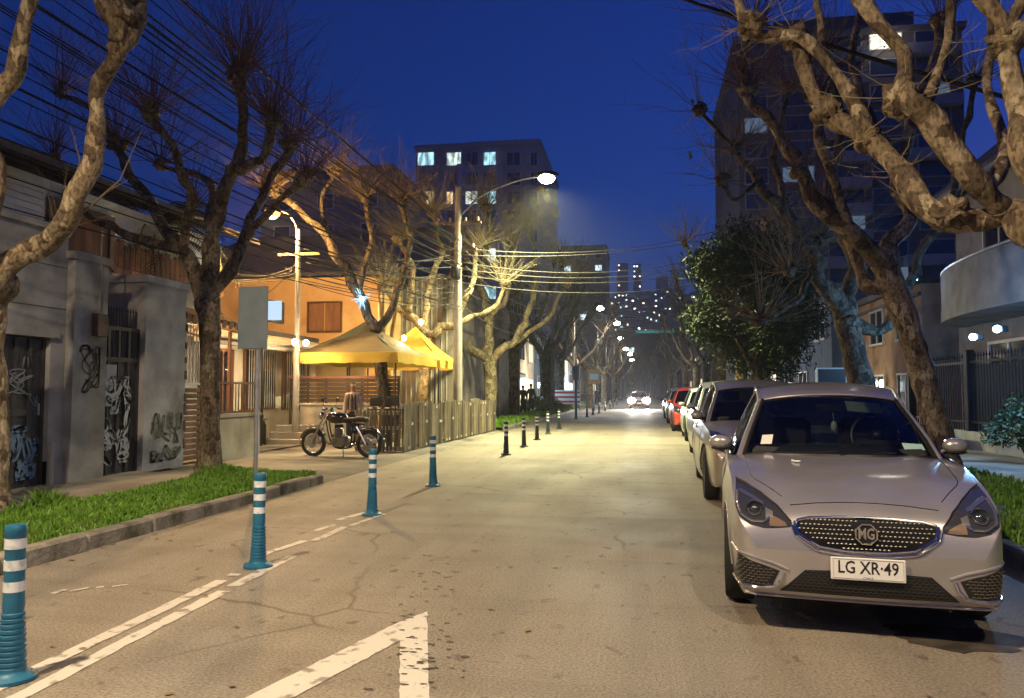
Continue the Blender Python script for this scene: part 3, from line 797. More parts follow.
mb = MB(); mb.box(-3.3,yF0-0.1,3.0,0.1,yF1,3.12); mb.build('roof', m_slate, hf)
# shop sign box under the awning: plain pale lit panel
ls_ = thing('lit_sign', 'small pale blue lit sign box beside the back of the grey road sign', 'sign', (hity(276,312,18.4).x,18.4,hity(276,312,18.4).z))
MB().bbox(-0.06,-0.35,-0.28,0.06,0.35,0.28,0.01).build('box', m_darkmetal, ls_)
MB().box(-0.33,-0.075,-0.24,0.33,-0.062,0.24, M=TR(0,-0.30,0)).build('face', glow('sign_face',(0.55,0.75,1.0),0.8), ls_)
gbulb = 'festoon bulbs on the terrace'
for k,(px_,py_,yy,lab) in enumerate(((295,342,17.6,'bare bulb hanging under the awning left of the yellow canopy'),(306,343,18.5,'bare bulb under the awning touching the yellow canopy corner'),(253,345,18.3,'bulb shining behind the pole of the grey road sign'),(421,322,22.4,'big white bulb above the orange canopy'),(404,338,22.0,'warm bulb at the ridge of the orange canopy'))):
    P_ = hity(px_,py_,yy); bulb(lab, P_, (55,60,40,60,50)[k], (1.0,0.74,0.42), 60, 0.07, group=gbulb)
# warm wash inside the terrace
# --- ochre house whose side wall faces the viewer
oy = 25.0
xa, xb = hity(255,300,oy).x, hity(378,300,oy).x; zto = hity(330,277,oy).z
oh = thing('ochre_house', 'ochre rendered house lit orange with brown shuttered window and dark slate roof', 'house', (0,oy,0.06))
mb = MB(); mb.box(xa-3.5,0,0,xb,14,zto-0.06); mb.build('wall', m_orange, oh)
w0, w1 = hity(309,318,oy), hity(341,318,oy); wz0, wz1 = hity(325,331,oy).z-0.06, hity(325,303,oy).z-0.06
mb = MB(); mb.box(w0.x-0.05,-0.07,wz0-0.05,w1.x+0.05,-0.002,wz0); mb.box(w0.x-0.05,-0.07,wz1,w1.x+0.05,-0.002,wz1+0.05); mb.box(w0.x-0.05,-0.07,wz0,w0.x,-0.002,wz1); mb.box(w1.x,-0.07,wz0,w1.x+0.05,-0.002,wz1)
wn_ = mb.build('window', mat('window_wood',(0.1,0.045,0.02),0.6), oh)
mb = MB(); mid=(w0.x+w1.x)/2
for a,b in ((w0.x,mid-0.012),(mid+0.012,w1.x)): mb.bbox(a+0.01,-0.05,wz0+0.01,b-0.01,-0.01,wz1-0.01,0.008)
mb.build('shutter', mat('shutter_wood',(0.19,0.08,0.035),0.6,c2=(0.27,0.13,0.06),scale=9,stretch=(1,1,0.15)), wn_)
# slate gable roof rising to the left/back
rz0 = zto-0.06
mb = MB(); slab(mb,(xb+0.35,-0.35,rz0),(xb+0.35,14.3,rz0),(xb-0.9,10.5,rz0+2.1),(xb-0.9,3.6,rz0+2.1)); slab(mb,(xb+0.35,-0.35,rz0),(xb-0.9,3.6,rz0+2.1),(xa-2.2,3.6,rz0+2.1),(xa-3.8,-0.35,rz0))
slab(mb,(xb-0.9,3.6,rz0+2.1),(xb-0.9,10.5,rz0+2.1),(xa-2.2,10.5,rz0+2.1),(xa-2.2,3.6,rz0+2.1)); slab(mb,(xa-3.8,-0.35,rz0),(xa-3.8,14.3,rz0),(xa-2.2,10.5,rz0+2.1),(xa-2.2,3.6,rz0+2.1))
mb.build('roof', m_slate, oh)
# grey building right of it, next to the trees
gy = 27.4; gx1 = hity(452,340,gy).x; gx0 = hity(376,340,gy).x; gz = hity(410,278,gy).z
gb = thing('corrugated_building', 'plain grey brown corrugated building right of the ochre house', 'building', (0,gy,0.06))
mb = MB(); mb.box(gx0-1,0.15,0,gx1,16,gz)
mb.build('wall', wall_mat('grey_brown_wall',(0.16,0.14,0.12),(0.24,0.21,0.18)), gb)
mb = MB()
for k in range(20): xx = gx0-0.95+k*(gx1-gx0+0.9)/20; mb.tube([(xx,0.14,0.4),(xx,0.14,gz-0.1)],0.03,6)
mb.build('cladding', m_conc, gb, True)
# blue paint splash star mural on its corner is a lit decoration in the tree
# --- row of shopfronts and houses farther along the left side
random.seed(17)
def facade(label, x, y0_, y1_, h, wallm, seed, lit=None, nw=3, floors=2, shop=None, roofm=None, side=1, name='townhouse', cat='house', depth=7, lit_p=0.2, awn=None):
    """street house: wall box with recessed-looking framed windows; side=+1 faces +x (left side of the street)"""
    t = thing(name, label, cat, (x,y0_,0.08)); random.seed(seed); L_ = y1_-y0_
    s_ = side
    def bx(mb,xa_,ya_,za_,xb_,yb_,zb_): mb.box(min(s_*xa_,s_*xb_),ya_,za_,max(s_*xa_,s_*xb_),yb_,zb_)
    mb = MB(); bx(mb,-depth,0,0,0,L_,h); mb.build('wall', wallm, t)
    mb = MB(); bx(mb,-depth,-0.06,h,0.18,L_+0.06,h+0.22); bx(mb,0.002,0,h-0.35,0.1,L_,h-0.25); mb.build('roof', roofm or m_slate, t)
    fh = h/floors
    for f in range(floors):
        for k in range(nw):
            ww = L_/nw*0.5; yc = L_*(k+0.5)/nw; z0_ = f*fh+fh*0.33; z1_ = f*fh+fh*0.82
            if f==0 and shop is not None:
                if k: continue
                ww = L_*0.8; yc=L_/2; z0_=0.4; z1_=2.3
            mb = MB(); a,b = yc-ww/2, yc+ww/2
            bx(mb,0.002,a-0.06,z0_-0.08,0.09,b+0.06,z0_); bx(mb,0.002,a-0.06,z1_,0.07,b+0.06,z1_+0.06); bx(mb,0.002,a-0.06,z0_,0.06,a,z1_); bx(mb,0.002,b,z0_,0.06,b+0.06,z1_); bx(mb,0.002,yc-0.025,z0_,0.05,yc+0.025,z1_)
            w_ = mb.build('window', m_whitebar, t)
            on = (lit and random.random()<lit_p) or (f==0 and shop is not None)
            pm = m_glass_dark
            if on: pm = glow('shop%.2f%.2f'%((shop or lit)[0],(shop or lit)[2]) if (f==0 and shop) else 'room%.2f'%lit[0], (shop if (f==0 and shop) else lit), 2.2 if (f==0 and shop) else 1.2)
            mb = MB(); bx(mb,0.003,a,z0_,0.02,b,z1_); mb.build('pane', pm, w_)
    if awn:
        mb = MB(); bx(mb,0.0,0.1,2.55,0.9,L_-0.1,2.63); bx(mb,0.85,0.1,2.35,0.9,L_-0.1,2.63); mb.build('awning', awn, t)
    return t
m_bluewall = wall_mat('blue_grey_wall',(0.12,0.2,0.3),(0.18,0.27,0.38))
m_redwall = wall_mat('red_brown_wall',(0.2,0.09,0.07),(0.28,0.14,0.1))
m_blueawn = mat('blue_awning',(0.03,0.13,0.28),0.6)
sh1 = facade('shop with bright blue awning and lit white window behind the tree row', -8.9, 45, 54, 4.4, m_bluewall, 1, lit=(1,0.8,0.5), shop=(0.5,0.75,1.0), awn=m_blueawn, nw=2, name='corner_shop', cat='shop')
sh2 = facade('cream shop with warm lit window beyond the blue shop', -8.8, 55, 64, 5.6, m_cream, 2, lit=(1,0.8,0.5), shop=(1.0,0.75,0.45), nw=2, name='corner_shop', cat='shop')
sh3 = facade('dark blue house beyond the cream shop', -8.8, 65, 77, 6.5, m_bluewall, 3, lit=(1,0.8,0.5), nw=3)
sh4 = facade('pale shop with a brilliant white window far along the left', -7.8, 78, 90, 5, m_plaster2, 4, lit=(1,0.8,0.5), shop=(0.8,0.95,1.0), nw=2, name='corner_shop', cat='shop')
sh5 = facade('red brown house far along the left side', -8.4, 92, 110, 7, m_redwall, 5, lit=(1,0.7,0.4), nw=4, floors=2)
sh6 = facade('grey house at the far left end of the street', -8.4, 112, 145, 6.5, m_plaster, 6, lit=(1,0.7,0.4), nw=5, floors=2, lit_p=0.4)
for t_,e_,c_ in ((sh1,300,(0.45,0.75,1.0)),(sh2,200,(1,0.75,0.45)),(sh4,500,(0.85,0.95,1.0))):
    lamp_light(t_, (1.3,4,2.1), e_, c_, spot=False, size=0.3)

# wall furniture on the grey boundary wall: meter box, conduit, crack-patched joints
mbx=thing('meter_box','small rusty meter box with a conduit on the grey pilaster edge','meter box',(WX+0.13,yp1-0.34,2.25))
MB().bbox(0.0,0,0,0.10,0.24,0.34,0.01).build('box',mat('rusty_steel',(.16,.11,.08),.7,metal=.3,c2=(.09,.06,.045),scale=14),mbx)
MB().tube([(0.03,0.12,0.34),(0.03,0.12,1.6)],0.012,6).build('conduit',m_galv,mbx,True)
mj=MB()
for z in (0.95,1.9,2.75): mj.box(0.001,1.6,z,0.004,yd0-0.15,z+0.012)
for z in (2.5,3.1): mj.box(0.001,yd0-0.1,z,0.004,yp0-0.01,z+0.012)
mj.build('render_joints',mat('joint_dark',(.05,.05,.05),.9),gw)
# ================= VEHICLES =================
def lerp_tab(tab, x):
    """smooth (cosine-free monotone) interpolation of a table [(x, v), ...]"""
    if x <= tab[0][0]: return tab[0][1]
    if x >= tab[-1][0]: return tab[-1][1]
    for i in range(len(tab)-1):
        x0,v0 = tab[i]; x1,v1 = tab[i+1]
        if x <= x1:
            t = (x-x0)/(x1-x0)
            m0 = (v1-tab[i-1][1])/(x1-tab[i-1][0]) if i>0 else (v1-v0)/(x1-x0)
            m1 = (tab[i+2][1]-v0)/(tab[i+2][0]-x0) if i+2<len(tab) else (v1-v0)/(x1-x0)
            d = x1-x0
            # limit overshoot
            s0 = (v1-v0)/d
            if s0 == 0: m0 = m1 = 0
            else:
                m0 = max(min(m0/s0,2.5),0)*s0; m1 = max(min(m1/s0,2.5),0)*s0
            h00=2*t**3-3*t*t+1; h10=t**3-2*t*t+t; h01=-2*t**3+3*t*t; h11=t**3-t*t
            return h00*v0+h10*d*m0+h01*v1+h11*d*m1
def car_glass(name, tr=0.55, tintc=(0.6,0.68,0.7)):
    if name in MATS: return MATS[name]
    m = bpy.data.materials.new(name); m.use_nodes = True; nt = m.node_tree; nt.nodes.clear()
    o = nt.nodes.new('ShaderNodeOutputMaterial'); mx = nt.nodes.new('ShaderNodeMixShader'); t = nt.nodes.new('ShaderNodeBsdfTransparent'); g = nt.nodes.new('ShaderNodeBsdfGlossy')
    t.inputs[0].default_value = (tintc[0]*tr, tintc[1]*tr, tintc[2]*tr, 1); g.inputs['Roughness'].default_value = 0.03; g.inputs[0].default_value=(0.9,0.9,0.95,1)
    f = nt.nodes.new('ShaderNodeFresnel'); f.inputs[0].default_value = 1.5
    nt.links.new(f.outputs[0], mx.inputs[0]); nt.links.new(t.outputs[0], mx.inputs[1]); nt.links.new(g.outputs[0], mx.inputs[2]); nt.links.new(mx.outputs[0], o.inputs[0])
    MATS[name] = m; return m
def car_paint(name, c, metal=0.55, rough=0.34):
    return mat(name, c, rough, metal=metal, coat=0.8, c2=tuple(q*0.86 for q in c), scale=3, detail=4)
m_tyre = mat('tyre_rubber', (0.018,0.018,0.018), 0.85, bump=0.2, bscale=60)
m_rim = mat('rim_alloy', (0.45,0.45,0.46), 0.3, metal=0.9)
m_chrome = mat('chrome', (0.75,0.75,0.76), 0.1, metal=1.0)
m_black = mat('black_plastic', (0.015,0.015,0.016), 0.4)
m_well = mat('wheel_well', (0.006,0.006,0.006), 0.9)
m_seat = mat('seat_cloth', (0.03,0.03,0.033), 0.9)
m_lampshell = mat('lamp_shell', (0.05,0.05,0.053), 0.12, metal=0.3, coat=1.0)
m_lampclear = mat('lamp_reflector', (0.55,0.55,0.56), 0.15, metal=0.9)
m_lipgrey = mat('lip_silver',(.4,.38,.37),.5,metal=.3)
m_grille = mat('grille_black',(.004,.004,.004),.6,spec=.2)
m_lens_glass = mat('projector_glass', (0.02,0.025,0.03), 0.03, coat=1.0, spec=1.0)
m_plate = mat('plate_white', (0.72,0.72,0.69), 0.45)
m_ink = mat('plate_ink', (0.015,0.015,0.02), 0.5)
m_amber = mat('amber_plastic', (0.4,0.15,0.03), 0.3)
m_redlamp = mat('red_lamp', (0.35,0.01,0.01), 0.2, coat=0.5)

class CarSpec: pass
def hatch_spec():
    s = CarSpec()
    s.L=4.05
    s.hw=[(0,.60),(.03,.655),(.08,.70),(.16,.722),(.28,.742),(.45,.760),(.65,.776),(.83,.794),(1.2,.822),(2.2,.852),(3.3,.85),(3.7,.83),(3.92,.77),(4.02,.70),(4.05,.66)]
    s.zt=[(0,.56),(.03,.66),(.07,.715),(.12,.745),(.2,.775),(.35,.815),(.6,.868),(.9,.915),(1.25,.962),(1.5,.975),(2.5,.985),(3.4,1.0),(3.8,1.0),(3.98,.95),(4.05,.80)]
    s.zs=[(0,.50),(.03,.60),(.07,.655),(.12,.69),(.2,.73),(.35,.785),(.6,.845),(.9,.885),(1.25,.915),(1.6,.93),(2.5,.94),(3.4,.955),(3.8,.95),(3.98,.90),(4.05,.76)]
    s.zb=[(0,.30),(.03,.245),(.08,.215),(.2,.20),(.5,.185),(1,.18),(3.2,.19),(3.9,.24),(4.05,.34)]
    s.ax=(.83,3.35); s.ar=.345; s.wr=.305; s.ww=.195; s.zw=.305
    # greenhouse rows: y centre, z centre, half width, sweep back at sides, drop at sides
    s.gh=[(1.22,.955,.70,.22,.02),(1.42,1.10,.655,.17,.035),(1.65,1.24,.60,.13,.045),(1.93,1.395,.535,.10,.05),(2.0,1.425,.535,.09,.05),(2.3,1.49,.545,.03,.055),(2.7,1.51,.55,0,.055),(3.1,1.475,.555,-.02,.055),(3.45,1.42,.545,-.04,.05),(3.62,1.375,.54,-.05,.05),(3.95,1.06,.62,-.12,.04),(4.0,.99,.64,-.14,.03)]
    s.gi=(0,3,9,11)     # windshield rows 0..3, roof 3..9, rear glass 9..11
    s.pillars=((2.35,2.45),(3.15,3.32))
    s.fx=[(0.15,.93),(.25,.965),(.4,.99),(.55,1.0),(.7,.99),(.85,.965),(1.0,.925)]
    return s
def suv_spec(h=1.66, L=4.4, w=1.82):
    s = hatch_spec(); k=h/1.495; kl=L/4.05; kw=w/1.73
    s.L=L
    for a in ('hw',): setattr(s,a,[(y*kl,v*kw) for y,v in getattr(s,a)])
    for a in ('zt','zs'): setattr(s,a,[(y*kl,v*k) for y,v in getattr(s,a)])
    s.zb=[(y*kl,v+.04) for y,v in s.zb]
    s.ax=(.83*kl,3.35*kl); s.ar=.385; s.wr=.345; s.zw=.345
    s.gh=[(y*kl,z*k,hw*kw*1.02,sw,dr) for y,z,hw,sw,dr in s.gh]
    s.pillars=tuple((a*kl,b*kl) for a,b in s.pillars)
    return s
def car_body(s):
    ys=set()
    for y,_ in s.hw: ys.add(y)
    for i in range(10): ys.add(s.L*0.012*i)
    y=0.15
    while y<s.L: ys.add(round(y,3)); y+=0.14
    for ac in s.ax:
        for k in range(15): ys.add(ac-s.ar*math.cos(PI*k/14)*0.9999)
        ys.add(ac-s.ar-0.012); ys.add(ac+s.ar+0.012)
    ys=sorted(y for y in ys if 0<=y<=s.L)
    o=[ys[0]]
    for y in ys[1:]:
        if y-o[-1]>0.008: o.append(y)
    ys=o
    nside=14; ntop=12
    V=[]; 
    for y in ys:
        hw=lerp_tab(s.hw,y); zt=lerp_tab(s.zt,y); zs=lerp_tab(s.zs,y); zb=lerp_tab(s.zb,y)
        zl=zb
        for ac in s.ax:
            if abs(y-ac)<s.ar: zl=max(zl, s.zw+math.sqrt(s.ar**2-(y-ac)**2))
        row=[]
        xlow=hw*lerp_tab(s.fx,zl)
        row.append((0,y,zl if zl>zb+0.01 else zb-0.0)); row.append((xlow*0.55,y,zl)); row.append((xlow*0.93,y,zl))
        for k in range(nside+1):
            z=zl+(zs-zl)*k/nside
            x=hw*lerp_tab(s.fx, z*(0.94/max(zs,0.4))**0.0 if True else z)
            if k==0: x*=0.985
            # flank crease
            e=math.exp(-((z-zs*0.80)/0.05)**2)*0.010*min(1,max(0,(y-0.7)*2))
            row.append((x+e,y,z))
        xs=row[-1][0]
        for k in range(1,ntop+1):
            t=k/ntop; a=t*PI/2
            x=xs*(1-t)**1.0 if False else xs*math.cos(a)**0.9
            # flat crown with raised hood edges
            xx=x/xs
            z=zs+(zt-zs)*(1-abs(xx)**3.2)
            if 0.25<y<1.35: z+=0.012*math.exp(-((xx-0.62)/0.10)**2)*min(1,(y-0.25)*3)
            row.append((x if k<ntop else 0,y,z))
        V.append(row)
    mb=MB(); n=len(V[0])
    for sgn in (1,-1):
        base=[(sgn*x,y,z) for row in V for x,y,z in row]
        fs=[(i*n+k,i*n+k+1,(i+1)*n+k+1,(i+1)*n+k) for i in range(len(V)-1) for k in range(n-1)]
        mb.add(base,fs)
    for row,fl in ((V[0],0),(V[-1],1)):
        N=len(row); vs=[(x,y,z) for x,y,z in row]+[(-x,y,z) for x,y,z in row]
        mb.add(vs,[(k,k+1,N+k+1,N+k) for k in range(N-1)])
    return mb
def gh_point(row,u):
    yc,zc,hw,sw,dr=row; a=abs(u)
    return Vector((u*hw, yc+sw*a**2.4, zc-dr*a**2.2))
def make_car(s, label, paint, loc, rz, hero=False, name='parked_car', group=None, lights_on=False, cat='car', mini=False):
    t=thing(name,label,cat,loc,rz,group)
    bmb=car_body(s)
    body=bmb.build('body', paint, t, True, 50)
    bvh=BVHTree.FromPolygons([Vector(v) for v in bmb.v],[list(f) for f in bmb.f])
    def F(x,z,off=0.0):
        h=bvh.ray_cast(Vector((x,-1,z)),Vector((0,1,0)))
        if h[0] is None: 
            h=bvh.find_nearest(Vector((x,0.3,z)))
        nrm=h[1]; 
        if nrm.y>0: nrm=-nrm
        return h[0]+nrm*off
    def T(x,y,off=0.0):
        h=bvh.ray_cast(Vector((x,y,3)),Vector((0,0,-1)))
        if h[0] is None: h=bvh.find_nearest(Vector((x,y,0.9)))
        return h[0]+Vector((0,0,off))
    def S(sg,y,z,off=0.0):
        h=bvh.ray_cast(Vector((sg*2,y,z)),Vector((-sg,0,0)))
        if h[0] is None: h=bvh.find_nearest(Vector((sg*0.85,y,z)))
        return h[0]+Vector((sg*off,0,0))
    def patch(top,bot,off,nu=12,nv=5,back=0.012,mbx=None):
        """top/bot: polylines of (x,z); sheet laid on the nose, off metres proud, with edges returning to it"""
        mbx=mbx or MB()
        def pl(P,u):
            q=u*(len(P)-1); i=min(int(q),len(P)-2); f=q-i; return (P[i][0]*(1-f)+P[i+1][0]*f, P[i][1]*(1-f)+P[i+1][1]*f)
        g=[]
        for j in range(nv+1):
            for i in range(nu+1):
                a=pl(top,i/nu); b=pl(bot,i/nu); f=j/nv
                g.append(F(a[0]*(1-f)+b[0]*f, a[1]*(1-f)+b[1]*f, off))
        idx=lambda i,j:j*(nu+1)+i
        fs=[(idx(i,j),idx(i+1,j),idx(i+1,j+1),idx(i,j+1)) for j in range(nv) for i in range(nu)]
        ring=[idx(i,0) for i in range(nu)]+[idx(nu,j) for j in range(nv)]+[idx(i,nv) for i in range(nu,0,-1)]+[idx(0,j) for j in range(nv,0,-1)]
        b0=len(g); g+= [g[k]+Vector((0,back+off,0)) for k in ring]; m=len(ring)
        fs+=[(ring[k],ring[(k+1)%m],b0+(k+1)%m,b0+k) for k in range(m)]
        return mbx.add(g,fs)
    def strip(P,off,r,n=6,mbx=None,closed=False,per=4,flat=1.0):
        mbx=mbx or MB(); pts=[]
        Q=P+([P[0]] if closed else [])
        for a,b in zip(Q,Q[1:]):
            for k in range(per): f=k/per; pts.append(F(a[0]*(1-f)+b[0]*f,a[1]*(1-f)+b[1]*f,off))
        if not closed: pts.append(F(*Q[-1],off))
        return mbx.tube(pts,r,n,closed=closed)
    mir=lambda P:[(-x,z) for x,z in P]
    w_s=s.hw[8][1]/.86 if False else 1.0
    k_=s.zt[8][1]/.962; kx=s.hw[8][1]/.86
    sc=lambda P:[(x*kx,z*k_) for x,z in P]
    # --- greenhouse
    gh=s.gh; i0,i1,i2,i3=s.gi
    mb=MB(); nu=16
    def rows_between(a,b,sub=3):
        out=[]
        for i in range(a,b):
            for k in range(sub):
                f=k/sub; out.append(tuple(gh[i][q]*(1-f)+gh[i+1][q]*f for q in range(5)))
        out.append(gh[b]); return out
    def sheet(rows,u0,u1,n,off=0):
        m=MB(); vs=[gh_point(r,u0+(u1-u0)*i/n)+Vector((0,0,off)) for r in rows for i in range(n+1)]
        m.add(vs,[(j*(n+1)+i,j*(n+1)+i+1,(j+1)*(n+1)+i+1,(j+1)*(n+1)+i) for j in range(len(rows)-1) for i in range(n)])
        return m
    # roof with thickness
    rr=rows_between(i1,i2); roof=sheet(rr,-1,1,16).build('roof',paint,t,True,60)
    gl=car_glass('windscreen_glass' if hero else 'car_window_glass', 0.75 if hero else 0.3)
    sheet(rows_between(i0,i1),-.95,.95,14,-0.004).build('windscreen',gl,t,True,180)
    sheet(rows_between(i2,i3),-.9,.9,12,-0.004).build('rear_window',car_glass('car_window_glass',0.3),t,True,180)
    # pillars at screen edges
    for sg in (-1,1):
        rws=rows_between(i0,i1)
        m=sheet(rws,sg*.945,sg*1.0,2); 
        m.tube([gh_point(r,sg*1.0)+Vector((0,0.004,-0.006)) for r in rws],0.019,7)
        m.build('windscreen_pillar',paint,t,True,60)
        if hero:
            MB().tube([gh_point(r,sg*.945)+Vector((0,-0.004,0.003)) for r in rws],0.017,6).build('screen_seal',m_black,t,True)
        rws=rows_between(i2,i3); m=sheet(rws,sg*.89,sg*1.0,3); m.tube([gh_point(r,sg*1.0) for r in rws],0.02,6); m.build('rear_pillar',paint,t,True,60)
    # side windows: ruled sheet from the roof edge down to the belt
    allr=rows_between(i0,i3)
    def belt(y): return (lerp_tab(s.hw,y)*lerp_tab(s.fx,.93)*0.955, lerp_tab(s.zs,y)+0.015)
    for sg in (-1,1):
        g=MB(); pm=MB(); vs=[]; nv=5
        E=[]
        for r in allr:
            e=gh_point(r,sg*1.0)
            bx_,bz_=belt(min(e.y,s.L-.12)); E.append((e,Vector((sg*bx_,min(e.y,s.L-.10),min(bz_,e.z-0.005)))))
        for e,b in E:
            for j in range(nv+1): 
                p=e.lerp(b,j/nv); p.x+=sg*0.02*math.sin(PI*j/nv); vs.append(p)
        gf=[]; pf=[]
        for i in range(len(E)-1):
            ym=(E[i][0].y+E[i+1][0].y)/2
            isp=any(a<ym<b for a,b in s.pillars) or ym>s.L*0.86
            for j in range(nv): (pf if isp else gf).append((i*(nv+1)+j,(i+1)*(nv+1)+j,(i+1)*(nv+1)+j+1,i*(nv+1)+j+1))
        cells=nv; runs=[]; last=-9
        for i in range(len(E)-1):
            ym=(E[i][0].y+E[i+1][0].y)/2
            if any(a<ym<b for a,b in s.pillars) or ym>s.L*0.86: continue
            if i!=last+1: runs.append([])
            runs[-1].append(i); last=i
        for rn in runs:
            g=MB(); g.add(vs,[f for f in gf if min(f)//(nv+1) in rn]); used=sorted({q for f in g.f for q in f}); mp={q:k for k,q in enumerate(used)}
            g.v=[g.v[q] for q in used]; g.f=[tuple(mp[q] for q in f) for f in g.f]
            if g.f: g.build('side_window',car_glass('car_window_glass',0.3),t,True,180)
        if pf: pm.add([v+Vector((sg*.003,0,0)) for v in vs],pf); pm.build('side_pillar',m_black if hero else paint,t,True,180)
        rm=MB(); rm.tube([gh_point(r,sg*1.0)+Vector((0,0,0)) for r in rows_between(i1,i2)],0.018,6); rm.build('roof_rail',paint if hero else m_galv,t,True)
        bm_=MB(); bm_.tube([Vector((sg*(belt(y)[0]+0.008),y,belt(y)[1]+0.002)) for y in [s.gh[0][0]+.25+(s.L-1.95)*k/12 for k in range(13)]],0.010,6); bm_.build('window_trim',m_chrome if not hero else m_black,t,True)
    if hero: MB().tube([gh_point(gh[i1],u/10)+Vector((0,-0.004,0.004)) for u in range(-10,11)],0.008,6).build('roof_edge_trim',m_chrome if False else paint,t,True)
    # --- interior
    zi=s.zt[8][1]+0.01
    mb=MB(); mb.box(-.62,s.gh[0][0]+.32,zi-.02,.62,s.L-.45,zi+.0); mb.build('cabin_floor',m_seat,t)
    if not mini:
        mb=MB(); mb.bbox(-.60,s.gh[0][0]+.12,zi-.06,.60,s.gh[0][0]+.42,zi+.035,.03); mb.bbox(.14,s.gh[0][0]+.34,zi-.02,.50,s.gh[0][0]+.46,zi+.085,.03); mb.build('dashboard',m_seat,t,True)
        for sx in (-.34,.34):
            st=MB(); st.bbox(sx-.23,s.gh[0][0]+1.05,zi-.05,sx+.23,s.gh[0][0]+1.2,zi+.23,.05); so=st.build('seat',m_seat,t,True)
            hb=MB(); hb.bbox(sx-.12,s.gh[0][0]+1.06,zi+.25,sx+.12,s.gh[0][0]+1.16,zi+.40,.04); hb.tube([(sx-.05,s.gh[0][0]+1.11,zi+.2),(sx-.05,s.gh[0][0]+1.11,zi+.28)],.008,5); hb.build('headrest',mat('headrest_cloth',(.07,.075,.075),.9) if hero else m_seat,so,True)
        a=[]; cx,cy,cz=.34,s.gh[0][0]+.60,zi+.10; Mx=TR(cx,cy,cz,0,0,R(68))
        pts=[Mx@Vector((.185*math.cos(2*PI*k/28),.185*math.sin(2*PI*k/28),0)) for k in range(28)]
        m=MB(); m.tube(pts,.016,8,closed=True); m.bar(Mx@Vector((-.18,0,0)),Mx@Vector((.18,0,0)),.035,.02); m.bar(Mx@Vector((0,0,0)),Mx@Vector((0,-.18,0)),.03,.02); m.ball(Mx@Vector((0,0,0)),.06,10,6); m.build('steering_wheel',m_black,t,True)
    # --- wheels
    for sg in (-1,1):
        for ac in s.ax:
            M=TR(sg*(s.hw[8][1]-.025-s.ww/2),ac,s.zw,0,R(90))
            wr=s.wr; hwid=s.ww/2
            m=MB(); m.lathe([(wr*.66,-hwid*.9),(wr*.80,-hwid),(wr*.94,-hwid*.97),(wr*.99,-hwid*.75),(wr,-hwid*.4),(wr,hwid*.4),(wr*.99,hwid*.75),(wr*.94,hwid*.97),(wr*.80,hwid),(wr*.66,hwid*.9)],30,M=M)
            wo=m.build('wheel',m_tyre,t,True)
            if mini and False: continue
            m=MB(); f=sg; m.lathe([(wr*.67,-hwid*.85),(wr*.67,hwid*.85),(wr*.62,hwid*.8),(wr*.60,-hwid*.6)],24,M=M)
            for k in range(5):
                a=2*PI*k/5+.3; d=Vector((math.cos(a),math.sin(a),0)); z=f*hwid*.72
                p0=Vector((0,0,z))+d*.03; p1=Vector((0,0,z*.9))+d*wr*.63; pr=Vector((-d.y,d.x,0))
                for q in (-.022,.022): m.bar(M@(p0+pr*q*.5),M@(p1+pr*q*2.0),.022,.02)
            m.lathe([(0,f*hwid*.8),(.035,f*hwid*.8),(.04,f*hwid*.6)],12,M=M); m.build('rim',m_rim,wo,True)
            # black well behind
        pass
    mb=MB()
    for ac in s.ax:
        mb.box(-s.hw[8][1]+.27,ac-s.ar+.01,s.zb[4][1]+.03,s.hw[8][1]-.27,ac+s.ar-.01,s.zw+s.ar-.02)
    mb.box(-.60,.25,.155,.60,s.L-.3,.19); mb.build('underbody',m_well,t)
    # arch lips
    for sg in (-1,1):
        m=MB()
        for ac in s.ax:
            pts=[]
            for k in range(19):
                a=PI*k/18; y=ac-(s.ar+.012)*math.cos(a); z=s.zw+(s.ar+.012)*math.sin(a); pts.append(S(sg,y,max(z,.3),0.0)-Vector((sg*.008,0,0)))
            m.tube(pts,.014,6)
        m.build('arch_trim', paint if hero else m_black,t,True)
        # door shut lines + handles, sill
        m=MB(); y0_=s.gh[0][0]+.12
        for yy in (y0_,s.pillars[0][0]+.03,s.pillars[1][0]-.03):
            yb=min(max(yy,s.ax[0]+s.ar+.06),s.ax[1]-s.ar-.02)
            pts=[S(sg,yy+(yb-yy)*q,lerp_tab(s.zs,yy)-.03-(lerp_tab(s.zs,yy)-.33)*q,.0005) for q in (0,.25,.5,.75,1)]
            m.tube(pts,.0035,4)
        m.build('door_gap',m_black,t)
        for yy in (s.pillars[0][0]-.16,s.pillars[1][0]-.2):
            p=S(sg,yy,lerp_tab(s.zs,yy)-.10,.012); m=MB(); m.bbox(p.x-.012,yy-.09,p.z-.014,p.x+.012,yy+.09,p.z+.014,.008); m.build('door_handle',paint if hero else m_chrome,t,True)
        # mirror
        my=s.gh[0][0]+.42; mz=s.zs[9][1]+.10; mxx=s.hw[8][1]
        m=MB(); m.ball((sg*(mxx+.02),my,mz-.01),.088,14,10,(1.02,.62,.66)); mo=m.build('mirror',paint,t,True,180)
        m=MB(); m.tube([(sg*(mxx-.14),my+.06,mz-.08),(sg*(mxx-.02),my+.01,mz-.04)],[.03,.025],8); m.ball((sg*(mxx+.02),my-.012,mz-.055),.07,10,6,(1.1,.6,.25)); m.build('mirror_arm',m_black,mo,True)
        m=MB(); m.ball((sg*(mxx+.025),my+.055,mz),.075,12,8,(1.05,.15,.72)); m.build('mirror_glass',m_chrome,mo,True)
    # --- nose
    hlT=[(-.715,.845),(-.65,.825),(-.56,.785),(-.47,.730),(-.415,.68),(-.395,.650)]
    hlB=[(-.715,.72),(-.69,.665),(-.63,.63),(-.55,.617),(-.47,.622),(-.40,.632)]
